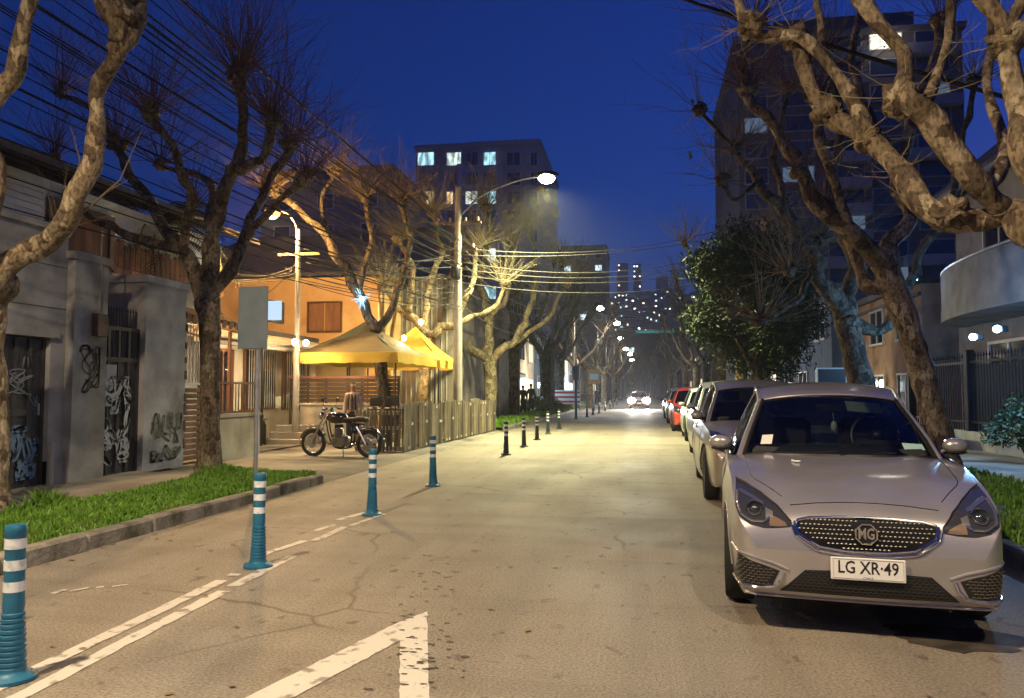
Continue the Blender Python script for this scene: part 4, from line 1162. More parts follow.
    if not hero:
        hlT=sc([(-.76,.86),(-.66,.84),(-.56,.80),(-.46,.76),(-.42,.73)]); hlB=sc([(-.76,.70),(-.70,.66),(-.60,.63),(-.50,.64),(-.42,.67)])
    for sg in (-1,1):
        f=(lambda P:P) if sg<0 else mir
        lamp=patch(f(hlT),f(hlB),.004,16,6).build('headlight', m_lampshell if not lights_on else glow('headlight_on',(1,.95,.85),60),t,True,60)
        if lights_on: continue
        c=F(-sg*-1*.598*kx*(1) if False else sg*.598*kx,.715*k_,.006)
        if hero:
            def ringpts(cx,cz,rx,rz_,off,n=24): return [F(cx+rx*math.cos(2*PI*k/n),cz+rz_*math.sin(2*PI*k/n),off) for k in range(n)]
            cx,cz=sg*.602,.712
            m=MB(); m.lathe([(.0,.0),(.030,.004),(.046,.014),(.050,.018)],20,M=Matrix.Translation(F(cx,cz,.003))@Matrix.Rotation(PI/2,4,'X')); m.build('reflector_bowl',m_lampshell,lamp,True,180)
            patch(f([(-.69,.80),(-.62,.775),(-.55,.745)]),f([(-.69,.785),(-.62,.760),(-.55,.732)]),.008,8,2).build('upper_reflector',m_lampclear,lamp,True)
            patch(f([(-.54,.72),(-.50,.705)]),f([(-.54,.665),(-.50,.662)]),.007,3,3).build('side_reflector',mat('lamp_reflector_dim',(.3,.3,.3),.3,metal=.7),lamp,True)
            m=MB(); m.tube(ringpts(cx,cz,.038,.035,.012),.003,6,closed=True); m.build('lamp_ring',m_lampclear,lamp,True)
            m=MB(); m.ball(F(cx,cz,-.004),.036,14,10); m.build('projector',m_lens_glass,lamp,True,180)
            # daylight strip curling under the projector
            dr=f([(-.700,.79),(-.700,.73),(-.68,.68),(-.62,.648),(-.55,.650),(-.52,.67)])
            strip(dr,.008,.0085,6).build('daylight_strip',m_lampclear,lamp,True)
            patch(f([(-.52,.69),(-.47,.672),(-.43,.65)]),f([(-.52,.63),(-.47,.628),(-.42,.632)]),.007,6,3).build('indicator',mat('indicator_glass',(.28,.19,.13),.15,metal=.4),lamp,True)
            strip(f([(-.715,.848),(-.65,.828),(-.56,.788),(-.47,.733),(-.40,.66)]),.004,.005,6).build('lamp_edge',m_black,lamp,True)
            # small vertical dark block between lamp and grille
            patch(f([(-.385,.665),(-.362,.66)]),f([(-.39,.60),(-.368,.59)]),.006,2,3).build('grille_end',m_black,t,True)
        else:
            m=MB(); m.ball(F(sg*.60*kx,.74*k_,.0),.05,12,8); m.build('lamp_bulb',m_lampclear,lamp,True)
    if hero:
        gT=[(-.365,.668),(-.30,.684),(-.15,.692),(0,.694),(.15,.692),(.30,.684),(.365,.668)]
        gB=[(-.362,.60),(-.25,.532),(-.12,.514),(0,.510),(.12,.514),(.25,.532),(.362,.60)]
        gr=patch(gT,gB,.003,30,8).build('grille',m_grille,t,True)
        m=MB()
        for r in range(7):
            for c in range(-16,17):
                x=c*.0235+(.01175 if r%2 else 0); z=.675-r*.0245
                lo=.510+(.09*max(0,(abs(x)-.10)/.262)**1.4 if abs(x)>.10 else 0)
                if abs(x)>.355 or z<lo+.012 or z>.686-.0*abs(x): continue
                if math.hypot(x,(z-.61))<.072: continue
                p=F(x,z,.006); w_=.0095; h_=.0052
                m.add([p+Vector((-w_,0,0)),p+Vector((0,0,-h_)),p+Vector((w_,0,0)),p+Vector((0,0,h_)),p+Vector((0,-.004,0))],[(0,1,4),(1,2,4),(2,3,4),(3,0,4)])
        m.build('grille_studs',mat('stud_silver',(.28,.27,.26),.35,metal=.6),gr)
        loop=gT+[(.372,.64)]+gB[::-1]+[(-.372,.64)]
        strip(loop,.006,.0085,8,closed=True).build('grille_surround',m_chrome,t,True)
        low=[(-.395,.640),(-.378,.585),(-.262,.508),(-.13,.489),(0,.484),(.13,.489),(.262,.508),(.378,.585),(.395,.640)]
        strip(low,.005,.0075,8).build('grille_surround',m_chrome,t,True)
        # emblem
        e=F(0,.609,.012); m=MB(); M=TR(e.x,e.y-.004,e.z,0,0,R(90))
        n=8
        def octo(r): return [(r*math.cos(PI/8+2*PI*k/8),r*math.sin(PI/8+2*PI*k/8)) for k in range(8)]
        m.prism(octo(.056),.006,M); em=m.build('emblem',m_black,t)
        pts=[M@Vector((x,y,.008)) for x,y in octo(.060)]; MB().tube(pts,.0065,6,closed=True).build('emblem_ring',m_chrome,em,True)
        tm=text_mb('MG',.086,M@TR(0,0,.008),.004,.68,bold=.0022); tm.build('emblem_letters',m_chrome,em)
        # air intakes
        patch([(-.33,.392),(-.15,.398),(0,.399),(.15,.398),(.33,.392)],[(-.47,.262),(-.2,.256),(0,.255),(.2,.256),(.47,.262)],.004,26,6).build('air_intake',m_black,t,True)
        m=MB()
        for r in range(8):
            z=.27+r*.0165
            for c in range(-16,17):
                x=c*.03+(.015 if r%2 else 0); lim=.33+(.392-z)*1.02
                if abs(x)+.014>lim: continue
                p=F(x,z,.007); m.bar(p+Vector((-.013,0,-.003)),p+Vector((0,0,.005)),.0028); m.bar(p+Vector((0,0,.005)),p+Vector((.013,0,-.003)),.0028)
        m.build('intake_mesh',mat('mesh_grey',(.06,.06,.055),.4,metal=.3),t)
        for sg in (-1,1):
            f=(lambda P:P) if sg<0 else mir
            fg=patch(f([(-.70,.455),(-.64,.43),(-.55,.405),(-.47,.378)]),f([(-.725,.285),(-.66,.283),(-.57,.287),(-.51,.295)]),.004,12,6).build('fog_recess',m_black,t,True)
            m=MB()
            for r in range(9):
                z=.298+r*.0165
                for c in range(8):
                    x=-.695+c*.027+(.0135 if r%2 else 0)
                    top=.455-(x+.70)*.335; rr_=-.51+(z-.295)*.45
                    if z>top-.014 or x>rr_-.02: continue
                    p=F(sg*-x if False else (x if sg<0 else -x),z,.007); m.bar(p+Vector((-.011,0,0)),p+Vector((0,0,.005)),.003); m.bar(p+Vector((0,0,.005)),p+Vector((.011,0,0)),.003)
            m.build('recess_mesh',mat('mesh_tan',(.22,.19,.14),.35,metal=.4),fg)
            strip(f([(-.725,.275),(-.66,.272),(-.56,.277),(-.495,.287),(-.462,.325),(-.445,.372)]),.007,.010,6).build('recess_trim',m_lampclear,fg,True)
            # bumper crease running from the recess to the grille
            strip(f([(-.74,.475),(-.62,.452),(-.50,.418),(-.42,.385)]),.000,.010,8).build('bumper_crease',paint,t,True)
        strip([(-.66,.232),(-.45,.226),(-.2,.222),(0,.221),(.2,.222),(.45,.226),(.66,.232)],.004,.010,8).build('lip',m_lipgrey,t,True)
        strip([(-.40,.742),(-.25,.757),(-.1,.764),(0,.765),(.1,.764),(.25,.757),(.40,.742)],.0005,.004,5).build('hood_gap',m_black,t)
        for sg in (-1,1):
            pts=[]
            for k in range(13):
                y=.24+k*.1; x=sg*lerp_tab(s.hw,y)*(.60+.20*min(1,(y-.24)/.35)) ; pts.append(T(x,y,.0008))
            MB().tube(pts,.003,5).build('hood_gap',m_black,t)
        # washer nozzle-like pale mark on the hood
        p=T(-.30,1.02,.002); m=MB(); m.tube([p+Vector((.035*math.cos(a*.25+2.4),.05*math.sin(a*.25+2.4),.003)) for a in range(12)],.006,6); m.build('hood_mark',mat('bird_dropping',(.75,.75,.7),.8),t,True)
        # number plate
        pc=F(0,.42,.03); m=MB(); m.bbox(-.195,pc.y-.008,.357,.195,pc.y+.006,.483,.004); pl=m.build('number_plate',m_plate,t)
        M=TR(0,pc.y-.0085,.427,0,0,R(90)); text_mb('LG XR·49',.098,M,.002,.80,bold=.0012).build('plate_letters',m_ink,pl)
        text_mb('CHILE',.02,TR(0,pc.y-.0085,.371,0,0,R(90)),.002,1.0).build('plate_letters',mat('plate_blue',(.12,.14,.3),.5),pl)
        m=MB(); fr=[(-.182,.368),(.182,.368),(.182,.475),(-.182,.475)]; m.tube([(x,pc.y-.009,z) for x,z in fr],.0018,4,closed=True); m.build('plate_rim',mat('plate_grey',(.35,.35,.34),.5),pl)
        # windscreen stickers, wipers, inner mirror
        def W(u,f):
            q=f*(i1-i0); i=min(int(q),i1-i0-1); g_=q-i; r=tuple(gh[i][k]*(1-g_)+gh[i+1][k]*g_ for k in range(5)); return gh_point(r,u)
        def wq(u0,u1,f0,f1,m,nm,off=.006):
            o_=Vector((0,-off,off)); mbq=MB(); vs=[W(u0,f0)+o_,W(u1,f0)+o_,W(u1,f1)+o_,W(u0,f1)+o_]; mbq.add(vs+[v+Vector((0,.001,-.001)) for v in vs],[(0,1,2,3),(7,6,5,4),(0,1,5,4),(1,2,6,5),(2,3,7,6),(3,0,4,7)]); return mbq.build(nm,m,t)
        wq(-.80,-.68,.18,.34,mat('paper_white',(.75,.75,.7),.6),'sticker')
        wq(.66,.88,.13,.23,mat('paper_green',(.42,.66,.58),.6),'sticker')
        wq(.22,.70,.80,.97,mat('sunvisor',(.22,.26,.22),.6),'sun_visor',-.03)
        m=MB(); m.bbox(-.11,1.82,1.26,.11,1.845,1.325,.012); m.build('inner_mirror',m_black,t,True)
        m=MB(); m.tube([(0.02,1.82,1.26),(0.025,1.82,1.19)],.002,4); m.ball((.025,1.82,1.15),.03,8,6,(.8,.5,1.4)); m.build('hanging_charm',mat('charm',(.4,.42,.42),.5),t,True)
        for a,b,c in (((-.62,.03),(-.3,.02),(-.02,.055)),((.0,.0),(.3,.02),(.55,.055))):
            pts=[W(q[0],q[1]) + Vector((0,-.02,.012)) for q in (a,b,c)]; MB().tube(pts,[.010,.009,.007],5).build('wiper',m_black,t,True)
        MB().tube([W(u/10,-0.0)+Vector((0,-.012,.0)) for u in range(-9,10)],.02,6).build('scuttle',m_black,t,True)
    else:
        gT=sc([(-.36,.70),(-.18,.715),(0,.72),(.18,.715),(.36,.70)]); gB=sc([(-.34,.58),(-.18,.565),(0,.56),(.18,.565),(.34,.58)])
        patch(gT,gB,.004,14,4).build('grille',m_black,t,True)
        strip(gT+gB[::-1],.006,.009,6,closed=True).build('grille_surround',m_chrome,t,True)
        patch(sc([(-.5,.40),(0,.41),(.5,.40)]),sc([(-.46,.28),(0,.27),(.46,.28)]),.004,14,4).build('air_intake',m_black,t,True)
        pc=F(0,.47*k_,.012); m=MB(); m.bbox(-.18,pc.y-.008,.42*k_,.18,pc.y+.006,.42*k_+.12,.004); m.build('number_plate',m_plate,t)
        rear=s.L
        for sg in (-1,1):
            m=MB(); m.ball((sg*.60*kx,s.L-.04,.85*k_),.1,10,8,(1,.5,1.1)); m.build('tail_light',m_redlamp,t,True)
    return t
p_silver=car_paint('silver_mauve_paint',(.47,.45,.45),.6,.3)
hero=make_car(hatch_spec(),'silver hatchback with number plate LG XR 49 parked nose towards the viewer',p_silver,(1.25,4.756,0),-.125,hero=True,name='parked_car',group='cars parked along the right kerb')
gc='cars parked along the right kerb'
def gx(px_,py_): q=hitz(px_,py_,0.0); return q
p_champ=car_paint('champagne_paint',(.45,.40,.33),.5,.3)
make_car(suv_spec(1.60,4.3,1.80),'champagne silver crossover parked directly behind the nearest silver hatchback',p_champ,(1.60,9.85,0),-.03,group=gc)
make_car(suv_spec(1.66,4.3,1.80),'silver crossover with pale roof rails, third car of the parked row',car_paint('pale_silver_paint',(.5,.5,.48),.4,.3),(1.85,15.3,0),-.02,group=gc)
make_car(suv_spec(1.56,4.0,1.76),'mint white hatchback parked behind the two silver crossovers',car_paint('mint_paint',(.55,.68,.6),.05,.3),(2.0,22.4,0),-.02,group=gc)
make_car(suv_spec(1.6,4.2,1.78),'red hatchback parked beyond the mint white one',car_paint('red_paint',(.5,.05,.03),.1,.3),(1.86,28.3,0),-.02,group=gc)
make_car(suv_spec(1.6,4.2,1.78),'white car parked beyond the red hatchback',car_paint('white_paint',(.7,.7,.68),.0,.3),(1.9,35.2,0),-.02,group=gc)
make_car(suv_spec(1.5,4.2,1.76),'dark grey car at the far end of the parked row',car_paint('grey_paint',(.12,.12,.13),.2,.3),(1.95,42.5,0),-.02,group=gc)
oc=make_car(suv_spec(1.5,4.2,1.76),'small reddish car coming up the street with blazing headlights',car_paint('rose_paint',(.3,.12,.11),.2,.3),(-0.25,66,0),0,name='oncoming_car',lights_on=True)
for sg in (-1,1):
    MB().ball((sg*.60,.08,.70),.27,14,10,(1.2,.5,.95)).build('headlight_glare',glow('headlight_glare_glow',(1,.93,.82),110),oc,True,180)  # oversized glowing ball imitates the glare round each headlight
    lamp_light(oc,(sg*.6,-.15,.68),3500,(1,.93,.82),size=.1,ang=80,rot=(R(-84),0,0),blend=.8)
# ---- evening haze: even thin air round everything
hb=MB(); hb.box(-1400,-310,-1.5,1200,1500,190)
hm_=bpy.data.materials.new('haze'); hm_.use_nodes=True; hn=hm_.node_tree; hn.nodes.clear(); ho=hn.nodes.new('ShaderNodeOutputMaterial'); hv=hn.nodes.new('ShaderNodeVolumePrincipled')
hv.inputs['Density'].default_value=HAZE; hv.inputs['Color'].default_value=(.9,.93,1,1); hv.inputs['Anisotropy'].default_value=.55
hn.links.new(hv.outputs[0],ho.inputs['Volume'])
hzo=hb.build('haze',hm_,kind='stuff'); hzo['label']='thin blue evening haze filling the street air'
# ================= RIGHT SIDE, TOWERS, HILLS =================
m_bluewhite = wall_mat('pale_blue_render', (0.42,0.45,0.5), (0.52,0.55,0.6), (0.25,0.26,0.3))
m_greyhouse = wall_mat('pale_grey_render', (0.2,0.2,0.22), (0.28,0.28,0.3), (0.12,0.12,0.13))
m_fence = mat('navy_fence_paint', (0.008,0.009,0.016), 0.6, spec=0.2)
HX = 8.6
HX0=HX
rh = thing('corner_house', 'pale two storey house with curved balcony lit blue white from below', 'house', (HX,13.6,0.1))
mb = MB(); mb.box(0,0,0,9,9.5,6.6); mb.build('wall', m_greyhouse, rh)
# curved balcony: half ellipse in plan towards the street and the viewer
def arcp(rx, ry, n=26): return [(-rx*math.sin(PI*k/n), 4.4-ry*math.cos(PI*k/n)) for k in range(n+1)]
mb = MB(); P0 = arcp(1.55,4.6)
mb.prism(P0, 0.28, TR(0,0,3.05)); 
m_balw=wall_mat('balcony_render',(.13,.13,.15),(.19,.19,.21),(.08,.08,.09)); bal = mb.build('balcony', m_balw, rh)
mb = MB()
for (a,b) in zip(arcp(1.55,4.6), arcp(1.55,4.6)[1:]):
    pass
o1, o2 = arcp(1.53,4.58), arcp(1.43,4.48)
vs=[];fs=[]
for (a,b) in zip(o1,o2): vs += [(a[0],a[1],3.33),(a[0],a[1],4.25),(b[0],b[1],4.25),(b[0],b[1],3.33)]
for k in range(len(o1)-1): fs += [(4*k+q,4*k+4+q,4*k+4+(q+1)%4,4*k+(q+1)%4) for q in range(4)]
mb.add(vs,fs); mb.build('parapet', m_balw, bal, True)
mb = MB(); mb.tube([(a[0],a[1],4.30) for a in arcp(1.5,4.55)],0.035,8); mb.build('coping', m_galv, bal, True)
for (a,b,z0_,z1_,lab) in ((1.2,2.8,4.0,5.7,'window'),(3.8,5.0,3.4,5.7,'window'),(6.0,7.6,4.0,5.7,'window'),(1.0,2.4,1.0,2.5,'window'),(5.5,7.5,1.0,2.5,'window')):
    mb = MB(); mb.box(-0.07,a-0.07,z0_-0.07,-0.002,b+0.07,z0_); mb.box(-0.07,a-0.07,z1_,-0.002,b+0.07,z1_+0.07); mb.box(-0.07,a-0.07,z0_,-0.002,a,z1_); mb.box(-0.07,b,z0_,-0.002,b+0.07,z1_); mb.box(-0.05,(a+b)/2-.03,z0_,-0.002,(a+b)/2+.03,z1_)
    w_ = mb.build(lab, m_whitebar, rh); MB().box(-0.02,a,z0_,-0.004,b,z1_).build('pane', m_glass_dark, w_)
# windows on the side that faces the viewer
for (a,b,z0_,z1_) in ((1.0,2.6,4.0,5.6),(4.0,5.6,4.0,5.6),(1.0,2.4,1.0,2.5)):
    mb = MB(); mb.box(a-.07,-.06,z0_-.07,b+.07,-.002,z0_); mb.box(a-.07,-.06,z1_,b+.07,-.002,z1_+.07); mb.box(a-.07,-.06,z0_,a,-.002,z1_); mb.box(b,-.06,z0_,b+.07,-.002,z1_)
    w_ = mb.build('window', m_whitebar, rh); MB().box(a,-.02,z0_,b,-.004,z1_).build('pane', m_glass_dark, w_)
mb = MB(); slab(mb,(-.6,-.6,6.6),(9.6,-.6,6.6),(7.5,4.7,8.6),(1.5,4.7,8.6)); slab(mb,(-.6,-.6,6.6),(1.5,4.7,8.6),(1.5,5.0,8.6),(-.6,10.1,6.6)); slab(mb,(-.6,10.1,6.6),(1.5,5.0,8.6),(7.5,5.0,8.6),(9.6,10.1,6.6)); slab(mb,(9.6,-.6,6.6),(9.6,10.1,6.6),(7.5,5.0,8.6),(7.5,4.7,8.6)); mb.build('roof', m_slate, rh)
mb = MB(); mb.box(-.62,-.62,6.5,-.5,10.1,6.6); mb.build('gutter', m_galv, rh)
def wall_lamp(label, loc, energy, color, strength, group=None):
    t = thing('wall_lamp', label, 'wall lamp', loc, 0, group)
    MB().bbox(0.05,-0.05,-0.05,0.16,0.05,0.05,0.01).build('bracket', m_darkmetal, t)
    MB().ball((0,0,0),0.062,14,10).build('globe', glow('globe%.2f'%color[0],color,strength), t, True, 180)
    lamp_light(t,(-0.16,-0.05,-0.02),energy,color,spot=False,size=0.08)
    return t
m_plasterblue=1
gq = 'white lamps on the front of the balcony house'
for (px_,py_,yy,en,lab) in ((973,337,15.2,110,'blue white globe lamp left under the curved balcony'),(997,329,14.2,120,'blue white globe lamp right under the curved balcony'),(915,279,21.5,10,'small white lamp high at the corner behind the plane trunk')):
    wall_lamp(lab, hity(px_,py_,yy), en, (0.25,0.55,1.0), 40, gq)
# railing fence with low wall along the right pavement
FX = 7.5
fw = thing('fence', 'dark navy iron fence with spear tops in front of the balcony house', 'fence', (FX,11.2,0.1))
mb = MB(); mb.box(-.1,0,0,.1,12.4,.42); mb.build('plinth', m_plaster, fw)
mb = MB()
for k in range(83):
    y=.06+k*.148; mb.tube([(0,y,.42),(0,y,2.15)],.012,5); mb.lathe([(.028,0),(0,.12)],5,M=TR(0,y,2.13))
mb.build('bars', m_fence, fw)
mb = MB(); mb.box(-.025,0,.6,.025,12.4,.66); mb.build('rail', m_fence, fw); mb = MB(); mb.box(-.025,0,1.98,.025,12.4,2.04); mb.build('rail', m_fence, fw)
for y in (0,4.2,8.4,12.4):
    MB().bbox(-.09,y-.09,0,.09,y+.09,2.3,.015).build('post', m_fence, fw)
mb = MB(); mb.box(.04,4.4,.45,.06,8.2,1.95); mb.build('sheet_panel', mat('fence_sheet',(0.008,0.012,0.03),.5), fw)
# row of small houses beyond
facade('dark house with peach coloured gable beyond the balcony house', 8.3, 25, 34, 4.6, wall_mat('peach_wall',(0.5,0.3,0.2),(0.58,0.38,0.27)), 12, lit=None, nw=3, side=-1)
facade('dark blue house on the right behind the evergreen tree', 8.0, 35, 47, 5.6, m_bluewall, 13, lit=(1,.75,.45), nw=3, side=-1, lit_p=.15)
facade('grey house far along the right side behind pale trees', 8.0, 48, 62, 6.5, m_plaster, 14, lit=(1,.75,.45), nw=4, side=-1)
facade('brown brick house at the far right end of the street', 8.0, 100, 140, 7.5, m_redwall, 15, lit=(1,.75,.45), nw=7, side=-1, lit_p=.3)
# blue wheeled bin and framed board on the pavement
P_ = hity(877,392,20.0); bn = thing('wheeled_bin','blue wheeled rubbish bin standing before the peach gabled house','bin',(P_.x,20.0,.13))
mb=MB(); vs=[(-.26,-.28,.08),(.26,-.28,.08),(.26,.24,.08),(-.26,.24,.08),(-.33,-.36,1.2),(.33,-.36,1.2),(.33,.34,1.2),(-.33,.34,1.2)]; mb.add(vs,((3,2,1,0),(4,5,6,7),(0,1,5,4),(1,2,6,5),(2,3,7,6),(3,0,4,7))); mb.box(-.36,-.39,1.12,.36,-.36,1.2); mb.box(-.36,.34,1.12,.36,.40,1.2); m_bin=mat('blue_bin_plastic',(.03,.08,.22),.45); mb.build('body',m_bin,bn)
MB().bbox(-.36,-.4,1.2,.36,.38,1.28,.03).build('lid',m_bin,bn,True)
for sx in (-.24,.24): MB().lathe([(0,-.03),(.1,-.03),(.1,.03),(0,.03)],16,M=TR(sx,.26,.1,0,R(90))).build('wheel',m_tyre,bn,True)
P_ = hity(832,392,17.6); bd = thing('notice_board','dark notice board in a thin white frame behind the parked cars','notice board',(P_.x,17.6,.13))
mb=MB(); mb.box(-.28,0,.75,.28,.03,1.78); mb.build('panel',m_black,bd)
mb=MB(); mb.box(-.31,-.012,.72,.31,.04,.75); mb.box(-.31,-.012,1.78,.31,.04,1.81); mb.box(-.31,-.012,.75,-.28,.04,1.78); mb.box(.28,-.012,.75,.31,.04,1.78); mb.build('frame',m_whitebar,bd)
for sx in (-.295,.295): MB().box(sx-.015,0,0,sx+.015,.03,.72).build('leg',m_whitebar,bd)
# shrub behind the iron fence and one in front
def shrub(label, x, y, r, h, seed, m, z=.1, n=1400, name='shrub', ls=.06):
    t=thing(name,label,'shrub',(x,y,z)); rg=random.Random(seed); mb=MB()
    for k in range(n):
        a=rg.uniform(0,2*PI); ph=math.acos(rg.uniform(-.3,1)); rr=rg.uniform(.55,1)**.5
        rr*=1+.35*noise.noise(Vector((math.cos(a)*1.5+seed,math.sin(a)*1.5,ph*1.5)))
        p=Vector((math.cos(a)*math.sin(ph)*r*rr, math.sin(a)*math.sin(ph)*r*rr, h*.42+h*.58*math.cos(ph)*rr))
        u=Vector((rg.gauss(0,1),rg.gauss(0,1),rg.gauss(0,1))).normalized(); v=u.orthogonal().normalized(); s_=rg.uniform(.5,1.2)*ls
        mb.add([p-u*s_,p+v*s_*.45,p+u*s_,p-v*s_*.45],[(0,1,2,3)])
    mb.build('foliage',m,t)
    mb=MB()
    for k in range(6):
        a=k*1.05+seed; mb.tube([(0,0,0),(math.cos(a)*r*.25,math.sin(a)*r*.25,h*.3),(math.cos(a)*r*.5,math.sin(a)*r*.5,h*.65)],[.025,.018,.008],5)
    mb.build('stem',m_soil,t); return t
m_leafdark=mat('dark_leaves',(.03,.055,.02),.5,c2=(.05,.08,.03),scale=6)
m_leafgreen=mat('green_leaves',(.07,.12,.025),.5,c2=(.11,.17,.04),scale=5)
shrub('rounded dark shrub growing in front of the iron fence', 6.95, 15.6, .65, 1.25, 3, m_leafdark, n=2200)
shrub('low dark shrub by the kerb near the far bollards on the left', -6.0, 46.5, 1.3, 1.0, 4, m_leafgreen, n=1500, ls=.11)
shrub('second low shrub farther on under the left trees', -6.2, 53, 1.6, 1.1, 5, m_leafgreen, n=1500, ls=.12)

# --- residential towers
m_tower = wall_mat('tower_concrete', (0.48,0.44,0.45), (0.55,0.51,0.52), (0.4,0.37,0.38), sc=.1)
m_tower2 = wall_mat('tower_pale_bay', (0.6,0.58,0.62), (0.66,0.64,0.68), (0.5,0.48,0.52), sc=.1)
m_twin_dark = mat('tower_window', (.03,.045,.09), .12, spec=.9)
m_curtain = mat('tower_blue_window', (.06,.11,.2), .3)
YT=115
def xz(px_,py_,y=YT): q=hity(px_,py_,y); return q.x,q.z
x0t,zt_=xz(416,148); x1t,_=xz(539,148); 
tw=thing('apartment_tower','ten storey apartment tower with scattered lit windows in the centre distance','tower',(x0t,YT,0))
Wd=x1t-x0t; mb=MB(); mb.box(0,0,0,Wd,26,zt_-.3); mb.box(-.25,-.25,zt_-.3,Wd+.25,26.25,zt_+.35); mb.build('wall',m_tower,tw)
a_,b_=xz(457,140)[0]-x0t, xz(503,140)[0]-x0t
mb=MB(); mb.box(a_,.0-.14,2,b_,-.002,xz(480,163)[1]); mb.build('bay',m_tower2,tw)
mb=MB(); mb.box(xz(464,140)[0]-x0t,3,zt_+.35,xz(528,140)[0]-x0t,16,xz(500,134)[1]); mb.box(xz(478,140)[0]-x0t,5,xz(500,134)[1],xz(492,140)[0]-x0t,12,xz(500,130)[1]); mb.build('penthouse',m_tower,tw)
colsx=((418,434),(447,461),(466,478),(484,496),(507,520),(531,541))
rows=[(153,165),(173,185),(192,204),(211,223),(230,242),(249,261),(268,280),(287,299),(306,318)]
lit={(0,0):(.45,.85,1),(0,1):(.75,.95,.9),(0,3):(.45,.9,1),(1,0):None,(2,0):(1,.8,.4),(2,1):(1,.72,.35),(2,2):(.85,.95,.85),(2,3):(.5,.9,1),(5,3):(.8,.95,1),(5,2):(.7,.9,1),(7,3):(.5,.85,1),(7,2):(.6,.8,1)}
blue={(0,2),(1,0),(2,4),(3,0),(4,4),(6,1)}
for r,(ya_,yb_) in enumerate(rows):
    for c,(xa_,xb_) in enumerate(colsx):
        if c==1 and r in (1,2): xa_,xb_=(449,460) if r==1 else (447,453)
        X0,Z1=xz(xa_,ya_); X1,Z0=xz(xb_,yb_); X0-=x0t; X1-=x0t
        if c==5: X1=min(X1,Wd-.3)
        yo=-.15 if a_<(X0+X1)/2<b_ else -.005
        mb=MB(); e=.12; mb.box(X0-e,yo-.08,Z0-e,X1+e,yo,Z0); mb.box(X0-e,yo-.08,Z1,X1+e,yo,Z1+e); mb.box(X0-e,yo-.08,Z0,X0,yo,Z1); mb.box(X1,yo-.08,Z0,X1+e,yo,Z1); mb.box((X0+X1)/2-.04,yo-.07,Z0,(X0+X1)/2+.04,yo,Z1)
        w_=mb.build('window',m_tower2,tw)
        L_=lit.get((r,c)); pm=glow('twr%.2f%.2f'%(L_[0],L_[2]),L_,.95,True) if L_ else (m_curtain if (r,c) in blue else m_twin_dark)
        MB().box(X0,yo-.05,Z0,X1,yo-.01,Z1).build('pane',pm,w_)
for k in range(6):   # side facing the street: balconies
    z=4+k*5.6
    if z<zt_-5:
        for q in range(2): MB().box(Wd,3+q*11,z,Wd+1.1,9+q*11,z+1.1).build('balcony',m_tower2,tw)

YR=70
x0r,zr_=xz(737,44,YR); x1r,_=xz(962,44,YR)
tr_=thing('apartment_tower','dark balconied apartment tower rising behind the right hand trees','tower',(x0r,YR,0))
Wr=x1r-x0r; mb=MB(); mb.box(0,0,0,Wr,22,zr_); mb.box(-.3,-.3,zr_,Wr+.3,22.3,zr_+.5); mb.box(Wr*.2,3,zr_+.5,Wr*.85,16,zr_+3.2); mb.build('wall',wall_mat('dark_tower_wall',(.16,.14,.15),(.2,.18,.19),(.12,.1,.11),sc=.1),tr_)
nf=13; fh=(zr_-3)/nf
m_balc=mat('balcony_slab',(.4,.4,.42),.8)
for r in range(nf):
    z=3+r*fh
    for c,(fa,fb) in enumerate(((.03,.13),(.20,.34),(.40,.56),(.60,.74),(.80,.94))):
        X0,X1=fa*Wr,fb*Wr; e=.1
        onl=(r==nf-1 and c==3) 
        pm=glow('warmroom',(1,.9,.7),1.6,True) if onl else (glow('dimroom',(.4,.6,.9),.16) if (r*7+c*5)%9==0 else (m_curtain if (r+c)%3==0 else m_twin_dark))
        mb=MB(); mb.box(X0-e,-.08,z+.9-e,X1+e,-.004,z+.9); mb.box(X0-e,-.08,z+2.2,X1+e,-.004,z+2.2+e); mb.box(X0-e,-.08,z+.9,X0,-.004,z+2.2); mb.box(X1,-.08,z+.9,X1+e,-.004,z+2.2)
        w_=mb.build('window',m_balc,tr_); MB().box(X0,-.05,z+.9,X1,-.01,z+2.2).build('pane',pm,w_)
    for q in ((.38,.58),(.72,.98)):
        if r%2==0 or q[0]<.5: MB().box(q[0]*Wr,-1.1,z-.05,q[1]*Wr,-.09,z+.85).build('balcony',m_balc,tr_)
P_=hity(889,40,YR-1.4); wl=thing('wall_lamp','round white lamp high on the dark right hand tower','wall lamp',P_); MB().ball((0,0,0),.5,12,8).build('globe',glow('tower_globe',(1,.9,.75),6),wl,True,180); MB().bar((0,.3,0),(0,1.35,0),.15).build('bracket',m_darkmetal,wl)
